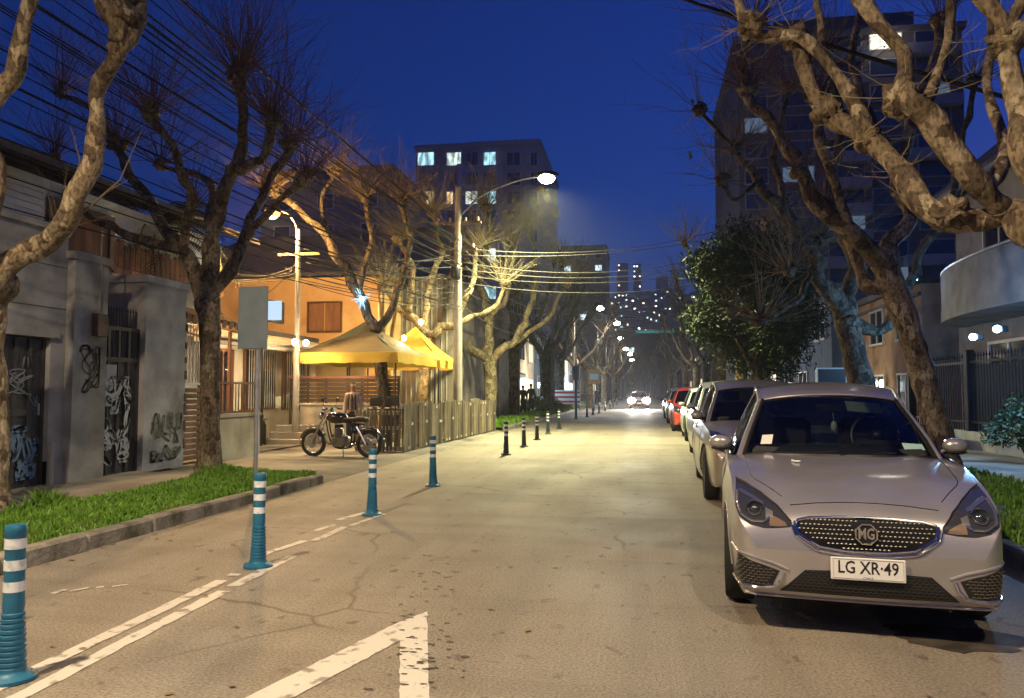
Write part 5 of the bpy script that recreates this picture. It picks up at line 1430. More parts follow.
# lower buildings between the near houses and the towers
def block(label, px0,px1,pyt,y, depth, wm, seed, litp=.15, name='apartment_block', fl=3.0, wins=True, lcols=((1,.8,.5),(.7,.9,1))):
    X0,Z=xz(px0,pyt,y); X1,_=xz(px1,pyt,y); t=thing(name,label,'building',(X0,y,0)); rg=random.Random(seed)
    mb=MB(); mb.box(0,0,0,X1-X0,depth,Z-.3); mb.box(-.2,-.2,Z-.3,X1-X0+.2,depth+.2,Z+.1); mb.build('wall',wm,t)
    if wins:
        nfl=max(1,int(Z/fl)); ncol=max(2,int((X1-X0)/3.4))
        while nfl*ncol>80: ncol-=1
        for r in range(nfl):
            for c in range(ncol):
                xx=(X1-X0)*(c+.5)/ncol; z=r*fl+1.0; 
                if z+1.5>Z: continue
                pm=glow('blk%.2f'%0.0+str(rg.randint(0,1)) , lcols[rg.randint(0,1)],1.3,True) if rg.random()<litp else m_twin_dark
                mb=MB(); mb.box(xx-.85,-.07,z-.1,xx+.85,-.004,z); mb.box(xx-.85,-.07,z+1.35,xx+.85,-.004,z+1.45); mb.box(xx-.85,-.07,z,xx-.75,-.004,z+1.35); mb.box(xx+.75,-.07,z,xx+.85,-.004,z+1.35)
                w_=mb.build('window',m_tower2,t); MB().box(xx-.75,-.05,z,xx+.75,-.01,z+1.35).build('pane',pm,w_)
    return t
block('long grey apartment block behind the ochre house roof', 262,392,172,70,12,wall_mat('grey_block',(.26,.25,.27),(.32,.31,.33),sc=.1),31,litp=.06)
block('low dark block between the ochre house and the tall tower', 330,450,232,62,12,wall_mat('brown_block',(.2,.16,.15),(.26,.22,.2),sc=.1),32,litp=.08)
block('stepped dark block right of the tall tower', 545,606,247,190,20,wall_mat('navy_block',(.14,.15,.2),(.18,.19,.24),sc=.1),33,litp=.10)
block('wide low block below the hillside lights', 606,640,343,230,20,wall_mat('navy_block',(.14,.15,.2),(.18,.19,.24),sc=.1),34,litp=.12)
# hills
def hillz(x,y):
    t=min(1,max(0,(y-300)/700)); s_=t*t*(3-2*t)
    ridge=1+.14*noise.noise(Vector((x*.0035,2.7,0)))+.06*noise.noise(Vector((x*.012,5.1,0)))
    base=118*s_*ridge
    base*=.55+.45*math.exp(-((x-(-60))/420)**2) if x>-60 else .62+.38*math.exp(-((x+60)/500)**2)
    return base+6*noise.noise(Vector((x*.01,y*.01,0)))*s_
mb=MB(); mb.grid(lambda u,v: Vector((-1300+2400*u, 290+1100*v, hillz(-1300+2400*u,290+1100*v)-.5)),70,36)
mb.build('hills',mat('hill_scrub',(.05,.06,.06),.95,c2=(.08,.085,.08),scale=.02),kind='structure',smooth=True)
rg=random.Random(77); gh_='houses scattered over the dark hillside'
def on_hill(px_,py_):
    d=ray(px_,py_); y=300.0
    while y<1350:
        t=y/d.y; 
        if H+d.z*t<hillz(d.x*t,y)-.5: return Vector((d.x*t,y,hillz(d.x*t,y)-.5))
        y+=4
    return None
proto={}
hm=[mat('far_house_wall',(.3,.29,.3),.9),mat('far_house_wall_dark',(.18,.17,.18),.9)]
lc=[('far_white',(1,.92,.75),4.5),('far_cyan',(.5,.9,.8),2.2),('far_warm',(1,.68,.35),3.5),('far_blue',(.6,.8,1),2.8)]
for k in range(len(lc)):
    for big in (0,1):
        t=thing('hillside_house','small dark hillside house with one glowing window','house',(0,0,0),0,gh_)
        w=5 if not big else 9
        MB().box(-w/2,0,-3,w/2,6,4.2).build('wall',hm[big],t); mb=MB(); slab(mb,(-w/2-.3,-.3,4.2),(w/2+.3,-.3,4.2),(w/2+.3,3,5.6),(-w/2-.3,3,5.6),.2); slab(mb,(-w/2-.3,3,5.6),(w/2+.3,3,5.6),(w/2+.3,6.3,4.2),(-w/2-.3,6.3,4.2),.2); mb.build('roof',m_slate,t)
        MB().box(-.5 if not big else -.9,-.08,1.2,.5 if not big else .9,-.01,2.5).build('window',glow(*lc[k]),t)
        proto[(k,big)]=t
used=set()
spots=[]
for k in range(120): spots.append((rg.gauss(640,32) if k%4 else rg.uniform(560,760), rg.uniform(296,346)))
for k in range(24): spots.append((rg.uniform(655,700),rg.uniform(290,312)))
for k in range(26): spots.append((rg.uniform(600,655),rg.uniform(298,342)))
for k in range(34): spots.append((rg.uniform(380,1020),rg.uniform(290,330)))
for (px_,py_) in spots:
    q=on_hill(px_,py_)
    if q is None: continue
    key=(rg.choice((0,0,1,2,3)),rg.choice((0,0,1)))
    if key in used: dup(proto[key],q,rg.uniform(-.4,.4))
    else: used.add(key); proto[key].location=q
for key,t in list(proto.items()):
    if key not in used:
        for c in list(t.children): bpy.data.objects.remove(c)
        bpy.data.objects.remove(t)
# lit apartment towers on the hill skyline
for i,(pa,pb,pt,yy,lab) in enumerate(((617,628,263,760,'slim hillside tower with many lit windows, left of the pair'),(633,641,264,800,'slim hillside tower with many lit windows, right of the pair'),(656,668,277,900,'dark stubby tower on the hill ridge beside the right trees'))):
    X0,Z1=xz(pa,pt,yy); X1,_=xz(pb,pt,yy); zb_=hillz((X0+X1)/2,yy)-6
    t=thing('hillside_tower',lab,'tower',(X0,yy,zb_)); MB().box(0,0,0,X1-X0,10,Z1-zb_).build('wall',mat('far_tower_wall',(.2,.19,.22),.9),t)
    hgt=Z1-zb_; nr=max(3,int(hgt/4.6))
    for r in range(nr):
        for c in range(3):
            if rg.random()<(.28 if i<2 else .12):
                xx=(X1-X0)*(c+.5)/3; z=2+r*hgt/nr
                if z+1.8<hgt: MB().box(xx-.7,-.15,z,xx+.7,-.02,z+1.3).build('window',glow(*lc[rg.choice((0,0,2,3))]),t)
# building with a long teal lit canopy closing the street
X0,Z1=xz(636,329,310); X1,Z0=xz(674,335,310)
t=thing('station_building','broad dark building with a long teal lit canopy at the street end','building',(X0-6,310,0))
MB().box(0,1,0,X1-X0+14,20,Z0+.5).build('wall',mat('far_dark_wall',(.12,.12,.14),.9),t)
mb=MB(); mb.box(-1,-3,Z0+.5,X1-X0+15,20.5,Z0+1.6); mb.build('roof',m_slate,t)
MB().box(6,-3.15,Z0+.6,X1-X0+6,-3.02,Z0+1.7).build('lit_strip',glow('teal_strip',(.1,.5,.5),.3),t)
# ================= TREES =================
def bark_mat(name, base, pale, dark):
    m=bpy.data.materials.new(name); m.use_nodes=True; nt=m.node_tree; b=nt.nodes['Principled BSDF']; N=nt.nodes; L=nt.links
    tc=N.new('ShaderNodeTexCoord'); mp=N.new('ShaderNodeMapping'); mp.inputs['Scale'].default_value=(1,1,.6); L.new(tc.outputs['Object'],mp.inputs[0])
    nd=N.new('ShaderNodeTexNoise'); nd.inputs['Scale'].default_value=6; nd.inputs['Detail'].default_value=4; L.new(mp.outputs[0],nd.inputs['Vector'])
    dm=N.new('ShaderNodeMixRGB'); dm.inputs[0].default_value=.16; L.new(mp.outputs[0],dm.inputs[1]); L.new(nd.outputs[1],dm.inputs[2])
    vo=N.new('ShaderNodeTexVoronoi'); vo.inputs['Scale'].default_value=13; L.new(dm.outputs[0],vo.inputs['Vector'])
    sp=N.new('ShaderNodeSeparateColor'); L.new(vo.outputs['Color'],sp.inputs[0])
    r1=N.new('ShaderNodeValToRGB'); e=r1.color_ramp.elements; r1.color_ramp.interpolation='CONSTANT'
    mid=tuple((p+q)/2 for p,q in zip(base,pale))
    e[0].position=0; e[0].color=(*dark,1); e[1].position=.85; e[1].color=(*pale,1)
    for ps,c in ((.22,base),(.5,mid),(.68,tuple(v*.7 for v in base))): q=e.new(ps); q.color=(*c,1)
    L.new(sp.outputs[0],r1.inputs[0])
    n1=N.new('ShaderNodeTexNoise'); n1.inputs['Scale'].default_value=2.2; n1.inputs['Detail'].default_value=3; L.new(mp.outputs[0],n1.inputs['Vector'])
    r0=N.new('ShaderNodeValToRGB'); r0.color_ramp.elements[0].position=.35; r0.color_ramp.elements[0].color=(.6,.56,.52,1); r0.color_ramp.elements[1].position=.62; r0.color_ramp.elements[1].color=(1.1,1.1,1.08,1); L.new(n1.outputs[0],r0.inputs[0])
    n2=N.new('ShaderNodeTexNoise'); n2.inputs['Scale'].default_value=30; n2.inputs['Detail'].default_value=7; L.new(mp.outputs[0],n2.inputs['Vector'])
    r2=N.new('ShaderNodeValToRGB'); r2.color_ramp.elements[0].position=.34; r2.color_ramp.elements[0].color=(.4,.37,.34,1); r2.color_ramp.elements[1].position=.56; r2.color_ramp.elements[1].color=(1.12,1.12,1.12,1); L.new(n2.outputs[0],r2.inputs[0])
    mx=N.new('ShaderNodeMixRGB'); mx.blend_type='MULTIPLY'; mx.inputs[0].default_value=1; L.new(r1.outputs[0],mx.inputs[1]); L.new(r2.outputs[0],mx.inputs[2])
    my=N.new('ShaderNodeMixRGB'); my.blend_type='MULTIPLY'; my.inputs[0].default_value=1; L.new(mx.outputs[0],my.inputs[1]); L.new(r0.outputs[0],my.inputs[2]); L.new(my.outputs[0],b.inputs['Base Color'])
    b.inputs['Roughness'].default_value=.9; b.inputs['Specular IOR Level'].default_value=.25
    bp=N.new('ShaderNodeBump'); bp.inputs['Strength'].default_value=1.0; bp.inputs['Distance'].default_value=.02; L.new(n2.outputs[0],bp.inputs['Height'])
    bp2=N.new('ShaderNodeBump'); bp2.inputs['Strength'].default_value=.7; bp2.inputs['Distance'].default_value=.02; L.new(sp.outputs[0],bp2.inputs['Height']); L.new(bp.outputs[0],bp2.inputs['Normal']); L.new(bp2.outputs[0],b.inputs['Normal'])
    return m
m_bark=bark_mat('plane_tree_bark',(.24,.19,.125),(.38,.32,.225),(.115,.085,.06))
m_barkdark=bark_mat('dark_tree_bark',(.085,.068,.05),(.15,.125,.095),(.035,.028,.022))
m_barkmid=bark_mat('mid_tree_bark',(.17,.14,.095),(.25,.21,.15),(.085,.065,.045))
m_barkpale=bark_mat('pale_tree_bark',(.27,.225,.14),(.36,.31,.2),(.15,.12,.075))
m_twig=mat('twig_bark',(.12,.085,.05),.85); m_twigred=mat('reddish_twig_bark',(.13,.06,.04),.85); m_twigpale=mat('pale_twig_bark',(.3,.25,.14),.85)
m_leaf=mat('yellow_leaf',(.35,.3,.06),.6); m_deadleaf=mat('brown_leaf',(.1,.06,.03),.8)
class Tree:
    def __init__(s,label,x,y,z=.1,rz=0,group=None,seed=1,name='plane_tree'):
        s.t=thing(name,label,'tree',(x,y,z),0,group); s.o=Vector((x,y,z)); s.rg=random.Random(seed); s.seed=seed; s.k=1.0
        s.tr=MB(); s.br=MB(); s.tw=MB(); s.lf=MB()
    def L(s,p): return Vector(p)-s.o
    def trunk(s,pts,rad,n=16,lump=.16,local=False):
        P=[Vector(p) if local else s.L(p) for p in pts]; p,r=smooth_path(P,[v*s.k for v in rad],7); s.tr.tube(p,r,n,True,lump,s.seed)
        return s
    def limb(s,pts,rad,n=13,lump=.34,local=False,seg=6):
        P=[Vector(p) if local else s.L(p) for p in pts]; p,r=smooth_path(P,[v*s.k for v in rad],seg)
        # gentle irregular bends
        q=[]; 
        for i,a in enumerate(p):
            e=min(i,3)/3*min(len(p)-1-i,2)/2
            q.append(a+Vector((noise.noise(a*1.9+Vector((s.seed,0,0))),noise.noise(a*1.9+Vector((0,s.seed,0))),noise.noise(a*1.9+Vector((0,0,s.seed)))))*r[i]*1.5*e)
        s.br.tube(q,r,n,True,lump,s.seed+1)
        return q
    def knob(s,c,r,local=False):
        c=Vector(c) if local else s.L(c)
        s.br.ball(c,r,12,9,(1,1,.85),None,.5,s.seed+int(abs(c.x*10)))
        for k in range(6):
            d=Vector((s.rg.gauss(0,1),s.rg.gauss(0,1),s.rg.gauss(.3,1))).normalized(); s.br.ball(c+d*r*.7,r*s.rg.uniform(.3,.5),8,6,(1,1,1),None,.4,k)
    def shoots(s,c,n,ln,spread=.7,r=.008,up=1.0,local=False,sub=2,sides=4,r0=.05):
        c=Vector(c) if local else s.L(c); rg=s.rg
        for k in range(n):
            a=rg.uniform(0,2*PI); e=rg.uniform(0,1)**.6*spread*1.2
            d=Vector((math.cos(a)*math.sin(e),math.sin(a)*math.sin(e),math.cos(e)*up)).normalized(); L_=ln*rg.uniform(.45,1.15)
            p=c+d*r0; pts=[p]; cur=d.copy()
            for i in range(5):
                cur=(cur+Vector((rg.gauss(0,.2),rg.gauss(0,.2),rg.gauss(.06,.14)))).normalized(); p=p+cur*L_/5; pts.append(p)
            rr=r*rg.uniform(.7,1.3); s.tw.tube(pts,[rr,rr*.85,rr*.7,rr*.55,rr*.4,rr*.2],sides,False)
            for q in range(sub):
                i=rg.randint(1,4); b=pts[i]; dd=(cur+Vector((rg.gauss(0,.6),rg.gauss(0,.6),rg.gauss(.1,.4)))).normalized(); l2=L_*rg.uniform(.15,.4)
                s.tw.tube([b,b+dd*l2*.5,b+dd*l2+Vector((0,0,l2*.1))],[rr*.5,rr*.35,rr*.15],3,False)
    def leaves(s,c,n,rad,sz=.06,local=False):
        c=Vector(c) if local else s.L(c); rg=s.rg
        for k in range(n):
            p=c+Vector((rg.gauss(0,rad),rg.gauss(0,rad),rg.gauss(0,rad))); u=Vector((rg.gauss(0,1),rg.gauss(0,1),rg.gauss(0,1))).normalized(); v=u.orthogonal().normalized(); w=u.cross(v); S_=sz*rg.uniform(.6,1.2)
            s.lf.add([p-u*S_,p-u*S_*.3+v*S_*.8,p+u*S_*.9,p-u*S_*.3-v*S_*.8,p+w*S_*.15],[(0,1,4),(1,2,4),(2,3,4),(3,0,4)])
    def done(s,bark=None,twig=None,leaf=None):
        bark=bark or m_bark
        if s.tr.v: s.tr.build('trunk',bark,s.t,True,180)
        if s.br.v: s.br.build('branches',bark,s.t,True,180)
        if s.tw.v: s.tw.build('twigs',twig or m_twig,s.t)
        if s.lf.v: s.lf.build('leaves',leaf or m_leaf,s.t)
        return s.t
def at(px_,py_,y): return hity(px_,py_,y)

# ---- near left tree: trunk just outside the frame, one long limb into it
x_,y_=-7.25,7.75
T1=Tree('thick plane tree at the left edge with a pale limb sweeping up to a knob',x_,y_,.12,seed=11)
T1.trunk([(x_,y_,-.05),(x_+.02,y_,.35),(x_,y_,1.2),(x_-.08,y_,2.0),(x_-.05,y_,2.65)],[0.260,0.186,0.167,0.167,0.186])
fork=Vector((x_-.05,y_,2.55))
q=T1.limb([fork,at(20,258,7.6),at(75,212,7.6),at(92,150,7.5),at(97,88,7.3),at(118,40,7.2)],[0.161,0.133,0.115,0.096,0.084,0.087],14)
T1.knob(at(124,14,7.2),.17); T1.shoots(at(124,8,7.2),30,1.3,.8,.008)
T1.limb([at(118,40,7.2),at(104,10,7.1),at(98,-40,7.0)],[.12,.09,.06])
T1.limb([at(112,52,7.2),at(138,20,7.3),at(150,-40,7.4)],[.1,.07,.05])
T1.limb([fork,at(-25,220,7.2),at(-5,110,6.9),at(22,40,6.8),at(30,-40,6.7)],[.2,.16,.10,.075,.06],12)
T1.limb([at(0,95,6.9),at(-20,60,7.0),at(-60,10,7.2)],[.07,.05,.04])
T1.shoots(at(60,228,7.6),9,.9,1.3,.0035); T1.shoots(at(100,80,7.3),9,.7,1.2,.003)
for a,b,c in (((72,222),(120,180),(142,130)),((60,232),(110,190),(128,180)),((70,210),(80,160),(66,110))):
    T1.tw.tube([T1.L(at(*a,7.6)),T1.L(at(*b,7.7)),T1.L(at(*c,7.9))],[.014,.009,.004],5,False)
T1.done(m_bark)

# ---- second left tree (at the end of the grass strip)
y_=11.0; b_=at(209,470,y_); x_=b_.x
T2=Tree('dark plane tree with straight trunk and pollarded crown behind the road sign',x_,y_,.12,seed=23)
T2.k=0.78
T2.trunk([(x_,y_,-.05),at(209,455,y_),at(210,400,y_),at(210,340,y_),at(207,300,y_)],[.36,.215,.19,.19,.25])
f2=at(207,305,y_)
for pts,rad in (([f2,at(180,250,11.2),at(140,190,11.5),at(118,150,11.8)],[.17,.13,.11,.09]),
    ([at(180,250,11.2),at(195,205,10.8),at(183,160,10.6),at(150,118,10.4)],[.12,.10,.085,.07]),
    ([f2,at(212,240,11.0),at(228,170,10.9),at(245,130,10.8),at(238,82,10.7)],[.2,.15,.12,.11,.10]),
    ([at(228,170,10.9),at(262,160,10.8),at(272,128,10.7)],[.11,.09,.08]),
    ([f2,at(240,250,11.3),at(262,190,11.6),at(290,150,11.8)],[.15,.11,.09,.085]),
    ([at(245,240,11.3),at(280,200,11.0),at(305,182,10.8)],[.09,.07,.06]),
    ([at(212,240,11.0),at(205,180,12.0),at(160,165,12.6)],[.11,.08,.06]),
    ([at(180,250,11.2),at(120,232,11.8),at(70,200,12.2),at(55,160,12.4)],[.12,.09,.07,.05]),
    ([at(118,150,11.8),at(95,110,11.9),at(60,95,12)],[.08,.06,.05])):
    T2.limb(pts,rad)
for c,r,n,l in ((at(238,76,10.7),.16,70,1.5),(at(272,122,10.7),.13,45,1.2),(at(290,146,11.8),.13,50,1.2),(at(118,146,11.8),.14,45,1.3),(at(150,114,10.4),.12,45,1.3),(at(160,165,12.6),.11,30,1.2),(at(305,180,10.8),.1,30,.9),(at(60,93,12),.1,30,1.2),(at(55,158,12.4),.1,30,1.2),(at(195,205,10.8),.05,14,.9),(at(262,190,11.6),.05,12,.9)):
    T2.knob(c,r); T2.shoots(c,int(n*1.7),l*1.35,1.0,.007)
T2.done(m_barkmid,m_twigred)
# shaggy dark conifer-like palm mass behind the gate: hanging fronds
T=Tree('shaggy dark palm with drooping fronds behind the black gate',-10.3,15.2,.1,seed=9,name='palm_tree')
hz=hity(150,235,15.2).z; cxp=hity(150,235,15.2).x
T.t.location=(cxp,15.2,.1); T.o=Vector((cxp,15.2,.1))
T.tr.tube([(0,0,0),(0,0,hz*.5),(0,0,hz)],[.28,.24,.26],12,True,.2,3)
rg=random.Random(5)
for k in range(46):
    a=rg.uniform(0,2*PI); el=rg.uniform(-.5,1.2); L_=rg.uniform(1.6,2.5); pts=[]
    for i in range(8):
        u=i/7; pts.append(Vector((math.cos(a)*L_*u*math.cos(el*.6),math.sin(a)*L_*u*math.cos(el*.6),hz+L_*(math.sin(el)*u-.75*u*u))))
    T.br.tube(pts,[.02,.018,.016,.014,.012,.009,.006,.003],4,False)
    for i in range(1,8):
        for w in range(5):
            p=pts[i-1].lerp(pts[i],w/5); d=(pts[i]-pts[i-1]).normalized(); sd=d.cross(Vector((0,0,1))).normalized()
            for sg in (-1,1):
                l=.42*math.sin(PI*min(1,(i+w/5)/8))+.08; e=p+sd*sg*l*.8+d*l*.5-Vector((0,0,l*.35)); T.lf.add([p+d*.015,e,p-d*.015],[(0,1,2)])
T.done(m_barkdark,leaf=m_leafdark)

# ---- generic pollard
def pollard(label,x,y,h,r,seed,bark=None,twig=None,z=.1,nl=4,ns=22,sl=1.1,lean=(0,0),fork_h=.42,spread=1.0,group=None,leafn=0,name='plane_tree',tr=.0075,sides=3,kn=1.0):
    T=Tree(label,x,y,z,seed=seed,group=group,name=name); rg=T.rg; f=h*fork_h
    fx,fy=lean[0],lean[1]
    top=Vector((fx,fy,f)); T.trunk([(0,0,-.08),(fx*.1,fy*.1,.25),(fx*.4,fy*.4,f*.5),top],[r*1.6,r*1.08,r*.9,r*1.05],14,local=True)
    a0=rg.uniform(0,6.28)
    for k in range(nl):
        a=a0+2*PI*k/nl+rg.uniform(-.35,.35); r_k=.8; s1=rg.uniform(.16,.28)*h*spread
        p1=top+Vector((math.cos(a)*s1*.55,math.sin(a)*s1*.55,h*.13)); p2=top+Vector((math.cos(a)*s1,math.sin(a)*s1,h*rg.uniform(.28,.36)))
        T.limb([top-Vector((0,0,.08)),p1,p2],[r*.6,r*.42,r*.3],10,local=True)
        for j in range(2 if k%2 else 3):
            b=a+rg.uniform(-1.1,1.1); e=p2+Vector((math.cos(b)*h*.10*spread,math.sin(b)*h*.10*spread,h*rg.uniform(.10,.24)))
            m_=p2.lerp(e,.5)+Vector((rg.gauss(0,.08),rg.gauss(0,.08),0))
            T.limb([p2-Vector((0,0,.04)),m_,e],[r*.3,r*.2,r*.16],8,local=True,seg=4)
            T.knob(e,r*.42*kn,local=True); T.shoots(e,ns,sl,.9,tr,local=True,sub=1,sides=sides)
            if leafn: T.leaves(e+Vector((0,0,.4)),leafn,.35,local=True)
        T.shoots(p2,int(ns*.4),sl*.8,1.0,tr,local=True,sub=1,sides=sides)
    return T.done(bark,twig)

# ---- leaning tree inside the terrace, dark limbs over the roofs
y_=20.6; x_=at(388,430,y_).x
T3=Tree('leaning plane tree growing up through the terrace between the two canopies',x_,y_,.06,seed=31)
T3.k=0.72
T3.trunk([(x_,y_,-.05),at(387,420,y_),at(382,380,y_),at(377,335,y_)],[.34,.27,.25,.24])
f3=at(376,330,y_)
for pts,rad in (([f3,at(358,290,20.4),at(330,245,20.2),at(300,210,20.0),at(275,195,19.8)],[.22,.19,.17,.13,.1]),
    ([at(358,290,20.4),at(372,240,20.6),at(365,200,20.8)],[.15,.12,.09]),([f3,at(398,290,21),at(410,240,21.3),at(402,205,21.4)],[.18,.14,.11,.09]),([at(330,245,20.2),at(322,205,20.6),at(335,175,20.8)],[.11,.08,.07])):
    T3.limb(pts,rad)
for c,n in ((at(275,193,19.8),40),(at(365,198,20.8),45),(at(402,203,21.4),40),(at(335,173,20.8),40)): T3.knob(c,.16); T3.shoots(c,int(n*1.8),1.8,1.1,.008)
T3.done(m_barkdark,m_twig)
# ---- pollard lit by the white lamp, left of the pole
y_=25.6; x_=at(424,430,y_).x
T4=Tree('gnarled pollarded plane tree with pale forked limbs left of the utility pole',x_,y_,.1,seed=41)
T4.k=0.72
T4.trunk([(x_,y_,-.05),at(424,420,y_),at(424,380,y_),at(426,338,y_)],[.42,.3,.27,.3])
f4=at(426,335,y_)
for pts,rad in (([f4,at(402,308,25.3),at(384,290,25.0)],[.24,.17,.12]),([at(408,312,25.3),at(412,270,25.2),at(398,240,25.1)],[.16,.13,.1]),
    ([f4,at(450,325,25.9),at(470,290,26.2),at(476,250,26.4)],[.24,.19,.15,.11]),([f4,at(428,290,26),at(440,250,26.2),at(432,215,26.3)],[.2,.16,.13,.1]),([at(450,325,25.9),at(488,312,26.5),at(505,285,26.8)],[.15,.12,.09])):
    T4.limb(pts,rad)
for c,n in ((at(384,288,25),34),(at(398,238,25.1),50),(at(476,248,26.4),50),(at(432,213,26.3),60),(at(505,283,26.8),26)): T4.knob(c,.19); T4.shoots(c,int(n*1.8),1.9,1.1,.008)
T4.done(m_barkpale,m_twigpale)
# ---- big lit pollard behind the pallet end
y_=30.5; x_=at(488,425,y_).x
T5=Tree('tall pollarded plane tree lit yellow with a few leaves below the street lamp',x_,y_,.1,seed=51)
T5.k=0.74
T5.trunk([(x_,y_,-.05),at(489,412,y_),at(491,385,y_),at(489,362,y_)],[.5,.36,.33,.38])
f5=at(489,362,y_)
for pts,rad in (([f5,at(466,340,30.2),at(450,300,29.8),at(452,262,29.6)],[.28,.2,.15,.12]),([f5,at(488,325,30.5),at(482,280,30.3),at(490,238,30.2),at(486,212,30.2)],[.3,.24,.19,.15,.13]),
    ([f5,at(512,345,30.8),at(530,308,31.1),at(535,262,31.3),at(528,232,31.4)],[.26,.2,.17,.13,.11]),([at(488,325,30.5),at(508,290,30.0),at(512,248,29.8)],[.18,.14,.12]),([at(512,345,30.8),at(548,318,31.6),at(566,285,32)],[.15,.12,.09])):
    T5.limb(pts,rad)
for c,n in ((at(452,260,29.6),40),(at(486,208,30.2),70),(at(528,228,31.4),55),(at(512,244,29.8),50),(at(566,283,32),20)): T5.knob(c,.22); T5.shoots(c,int(n*1.8),2.1,1.0,.009)
for c in (at(545,188,31),at(538,196,31),at(526,200,31),at(512,210,30.5),at(519,214,30.5)): T5.leaves(c,3,.16,.2)
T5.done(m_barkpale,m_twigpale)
# ---- trees further along the left verge
gt_='plane trees along the left verge beyond the pallet fence'
n_=0
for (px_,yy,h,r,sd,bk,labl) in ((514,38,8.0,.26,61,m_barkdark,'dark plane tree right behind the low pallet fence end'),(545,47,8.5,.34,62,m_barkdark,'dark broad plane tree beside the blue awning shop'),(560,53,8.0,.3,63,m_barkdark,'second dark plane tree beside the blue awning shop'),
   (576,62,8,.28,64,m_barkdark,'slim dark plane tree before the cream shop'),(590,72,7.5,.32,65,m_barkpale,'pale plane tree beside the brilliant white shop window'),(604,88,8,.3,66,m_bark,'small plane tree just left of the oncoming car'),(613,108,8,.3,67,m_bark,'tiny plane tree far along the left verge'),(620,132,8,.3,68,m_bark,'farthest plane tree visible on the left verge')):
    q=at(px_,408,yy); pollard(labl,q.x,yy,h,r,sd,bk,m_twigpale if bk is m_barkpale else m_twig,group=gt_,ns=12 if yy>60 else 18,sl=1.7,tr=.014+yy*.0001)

# ---- RIGHT: near tree outside the frame whose limbs fill the upper right corner
x_,y_=4.35,5.2
R1=Tree('massive plane tree right of the viewer, its mottled limbs filling the upper right corner',x_,y_,.12,seed=71)
R1.k=.9
R1.trunk([(x_,y_,-.05),(x_,y_,.4),(x_-.05,y_,1.3),(x_-.1,y_+.05,2.1)],[0.310,0.223,0.205,0.223])
fk=Vector((x_-.1,y_+.05,2.0))
A=at(1000,215,5.5)
for pts,rad in (([fk,at(1080,262,5.3),A,at(945,218,5.6),at(900,178,5.8),at(868,140,6.0),at(828,112,6.2),at(806,72,6.3),at(792,34,6.4)],[0.186,0.149,0.112,0.096,0.081,0.074,0.074,0.062,0.053]),
    ([at(872,142,6.0),at(842,80,6.1),at(800,40,6.2),at(752,24,6.3),at(730,-30,6.4)],[0.068,0.053,0.050,0.053,0.037]),
    ([A,at(960,170,5.4),at(930,120,5.4),at(905,100,5.4),at(905,60,5.5),at(876,20,5.6),at(850,-30,5.7)],[0.099,0.093,0.084,0.068,0.053,0.053,0.050]),
    ([fk,at(1090,190,4.9),at(1030,110,4.9),at(1012,60,5.0),at(1008,20,5.0),at(960,-20,5.1)],[0.149,0.124,0.074,0.056,0.056,0.053]),
    ([at(1008,30,5.0),at(1030,-10,5.0),at(1060,-60,5.0)],[0.050,0.043,0.037]),
    ([at(920,108,5.4),at(944,70,5.6),at(950,10,5.7),at(940,-40,5.8)],[0.046,0.037,0.034,0.031]),
    ([at(985,190,5.5),at(1000,140,6.0),at(990,60,6.6),at(1000,-20,6.9)],[0.056,0.043,0.037,0.031]),
    ([at(806,72,6.3),at(820,30,6.5),at(812,-30,6.6)],[0.043,0.034,0.028])):
    R1.limb(pts,rad,18,.34,seg=9)
for c,r in ((at(901,100,5.4),.12),(at(868,140,6.0),.10),(at(828,112,6.2),.12),(at(752,26,6.3),.11),(at(950,215,5.6),.12),(at(1010,40,5.0),.11),(at(796,38,6.4),.10)): R1.knob(c,r)
for c,n,l in ((at(901,100,5.4),9,.9),(at(860,140,6.0),8,.9),(at(752,24,6.3),16,.9),(at(792,30,6.4),10,.9),(at(1010,40,5.0),8,.7),(at(945,215,5.6),6,.7),(at(900,170,5.8),5,.6)): R1.shoots(c,n,l*.7,1.6,.003)
R1.done(m_bark,m_twigpale)
# ---- leaning tree beside the silver hatchback
y_=11.9; b_=at(947,470,y_); x_=b_.x
R2=Tree('leaning plane tree rising beside the silver hatchback windscreen',x_,y_,.12,seed=81)
R2.k=0.82
R2.trunk([(x_,y_,-.05),at(944,455,y_),at(930,400,y_),at(912,340,y_),at(893,285,y_),at(884,262,y_)],[.34,.23,.21,.2,.21,.24])
fr=at(886,268,y_)
for pts,rad in (([fr,at(850,235,11.7),at(818,205,11.6),at(800,170,11.5),at(770,128,11.4),at(748,95,11.3)],[.2,.16,.14,.12,.10,.09]),
    ([at(850,235,11.7),at(838,190,11.3),at(822,150,11.1),at(815,100,11.0)],[.11,.09,.08,.07]),
    ([fr,at(905,220,12.1),at(903,160,12.4),at(925,90,12.7),at(940,20,12.9)],[.19,.14,.12,.1,.08]),
    ([at(893,285,y_),at(862,275,12.1),at(845,248,12.2),at(828,210,12.4)],[.17,.13,.1,.08]),
    ([at(903,170,12.4),at(870,120,12.6),at(850,60,12.8),at(862,0,13)],[.1,.085,.07,.06]),([at(748,95,11.3),at(742,60,11.3),at(752,30,11.3)],[.08,.07,.06])):
    R2.limb(pts,rad)
for c,n in ((at(748,90,11.3),40),(at(815,96,11),26),(at(828,208,12.4),20),(at(940,20,12.9),20),(at(862,0,13),20),(at(752,28,11.3),30),(at(800,172,11.5),12)): R2.knob(c,.13); R2.shoots(c,int(n*1.5),1.4,1.1,.007)
R2.done(m_bark,m_twigred)
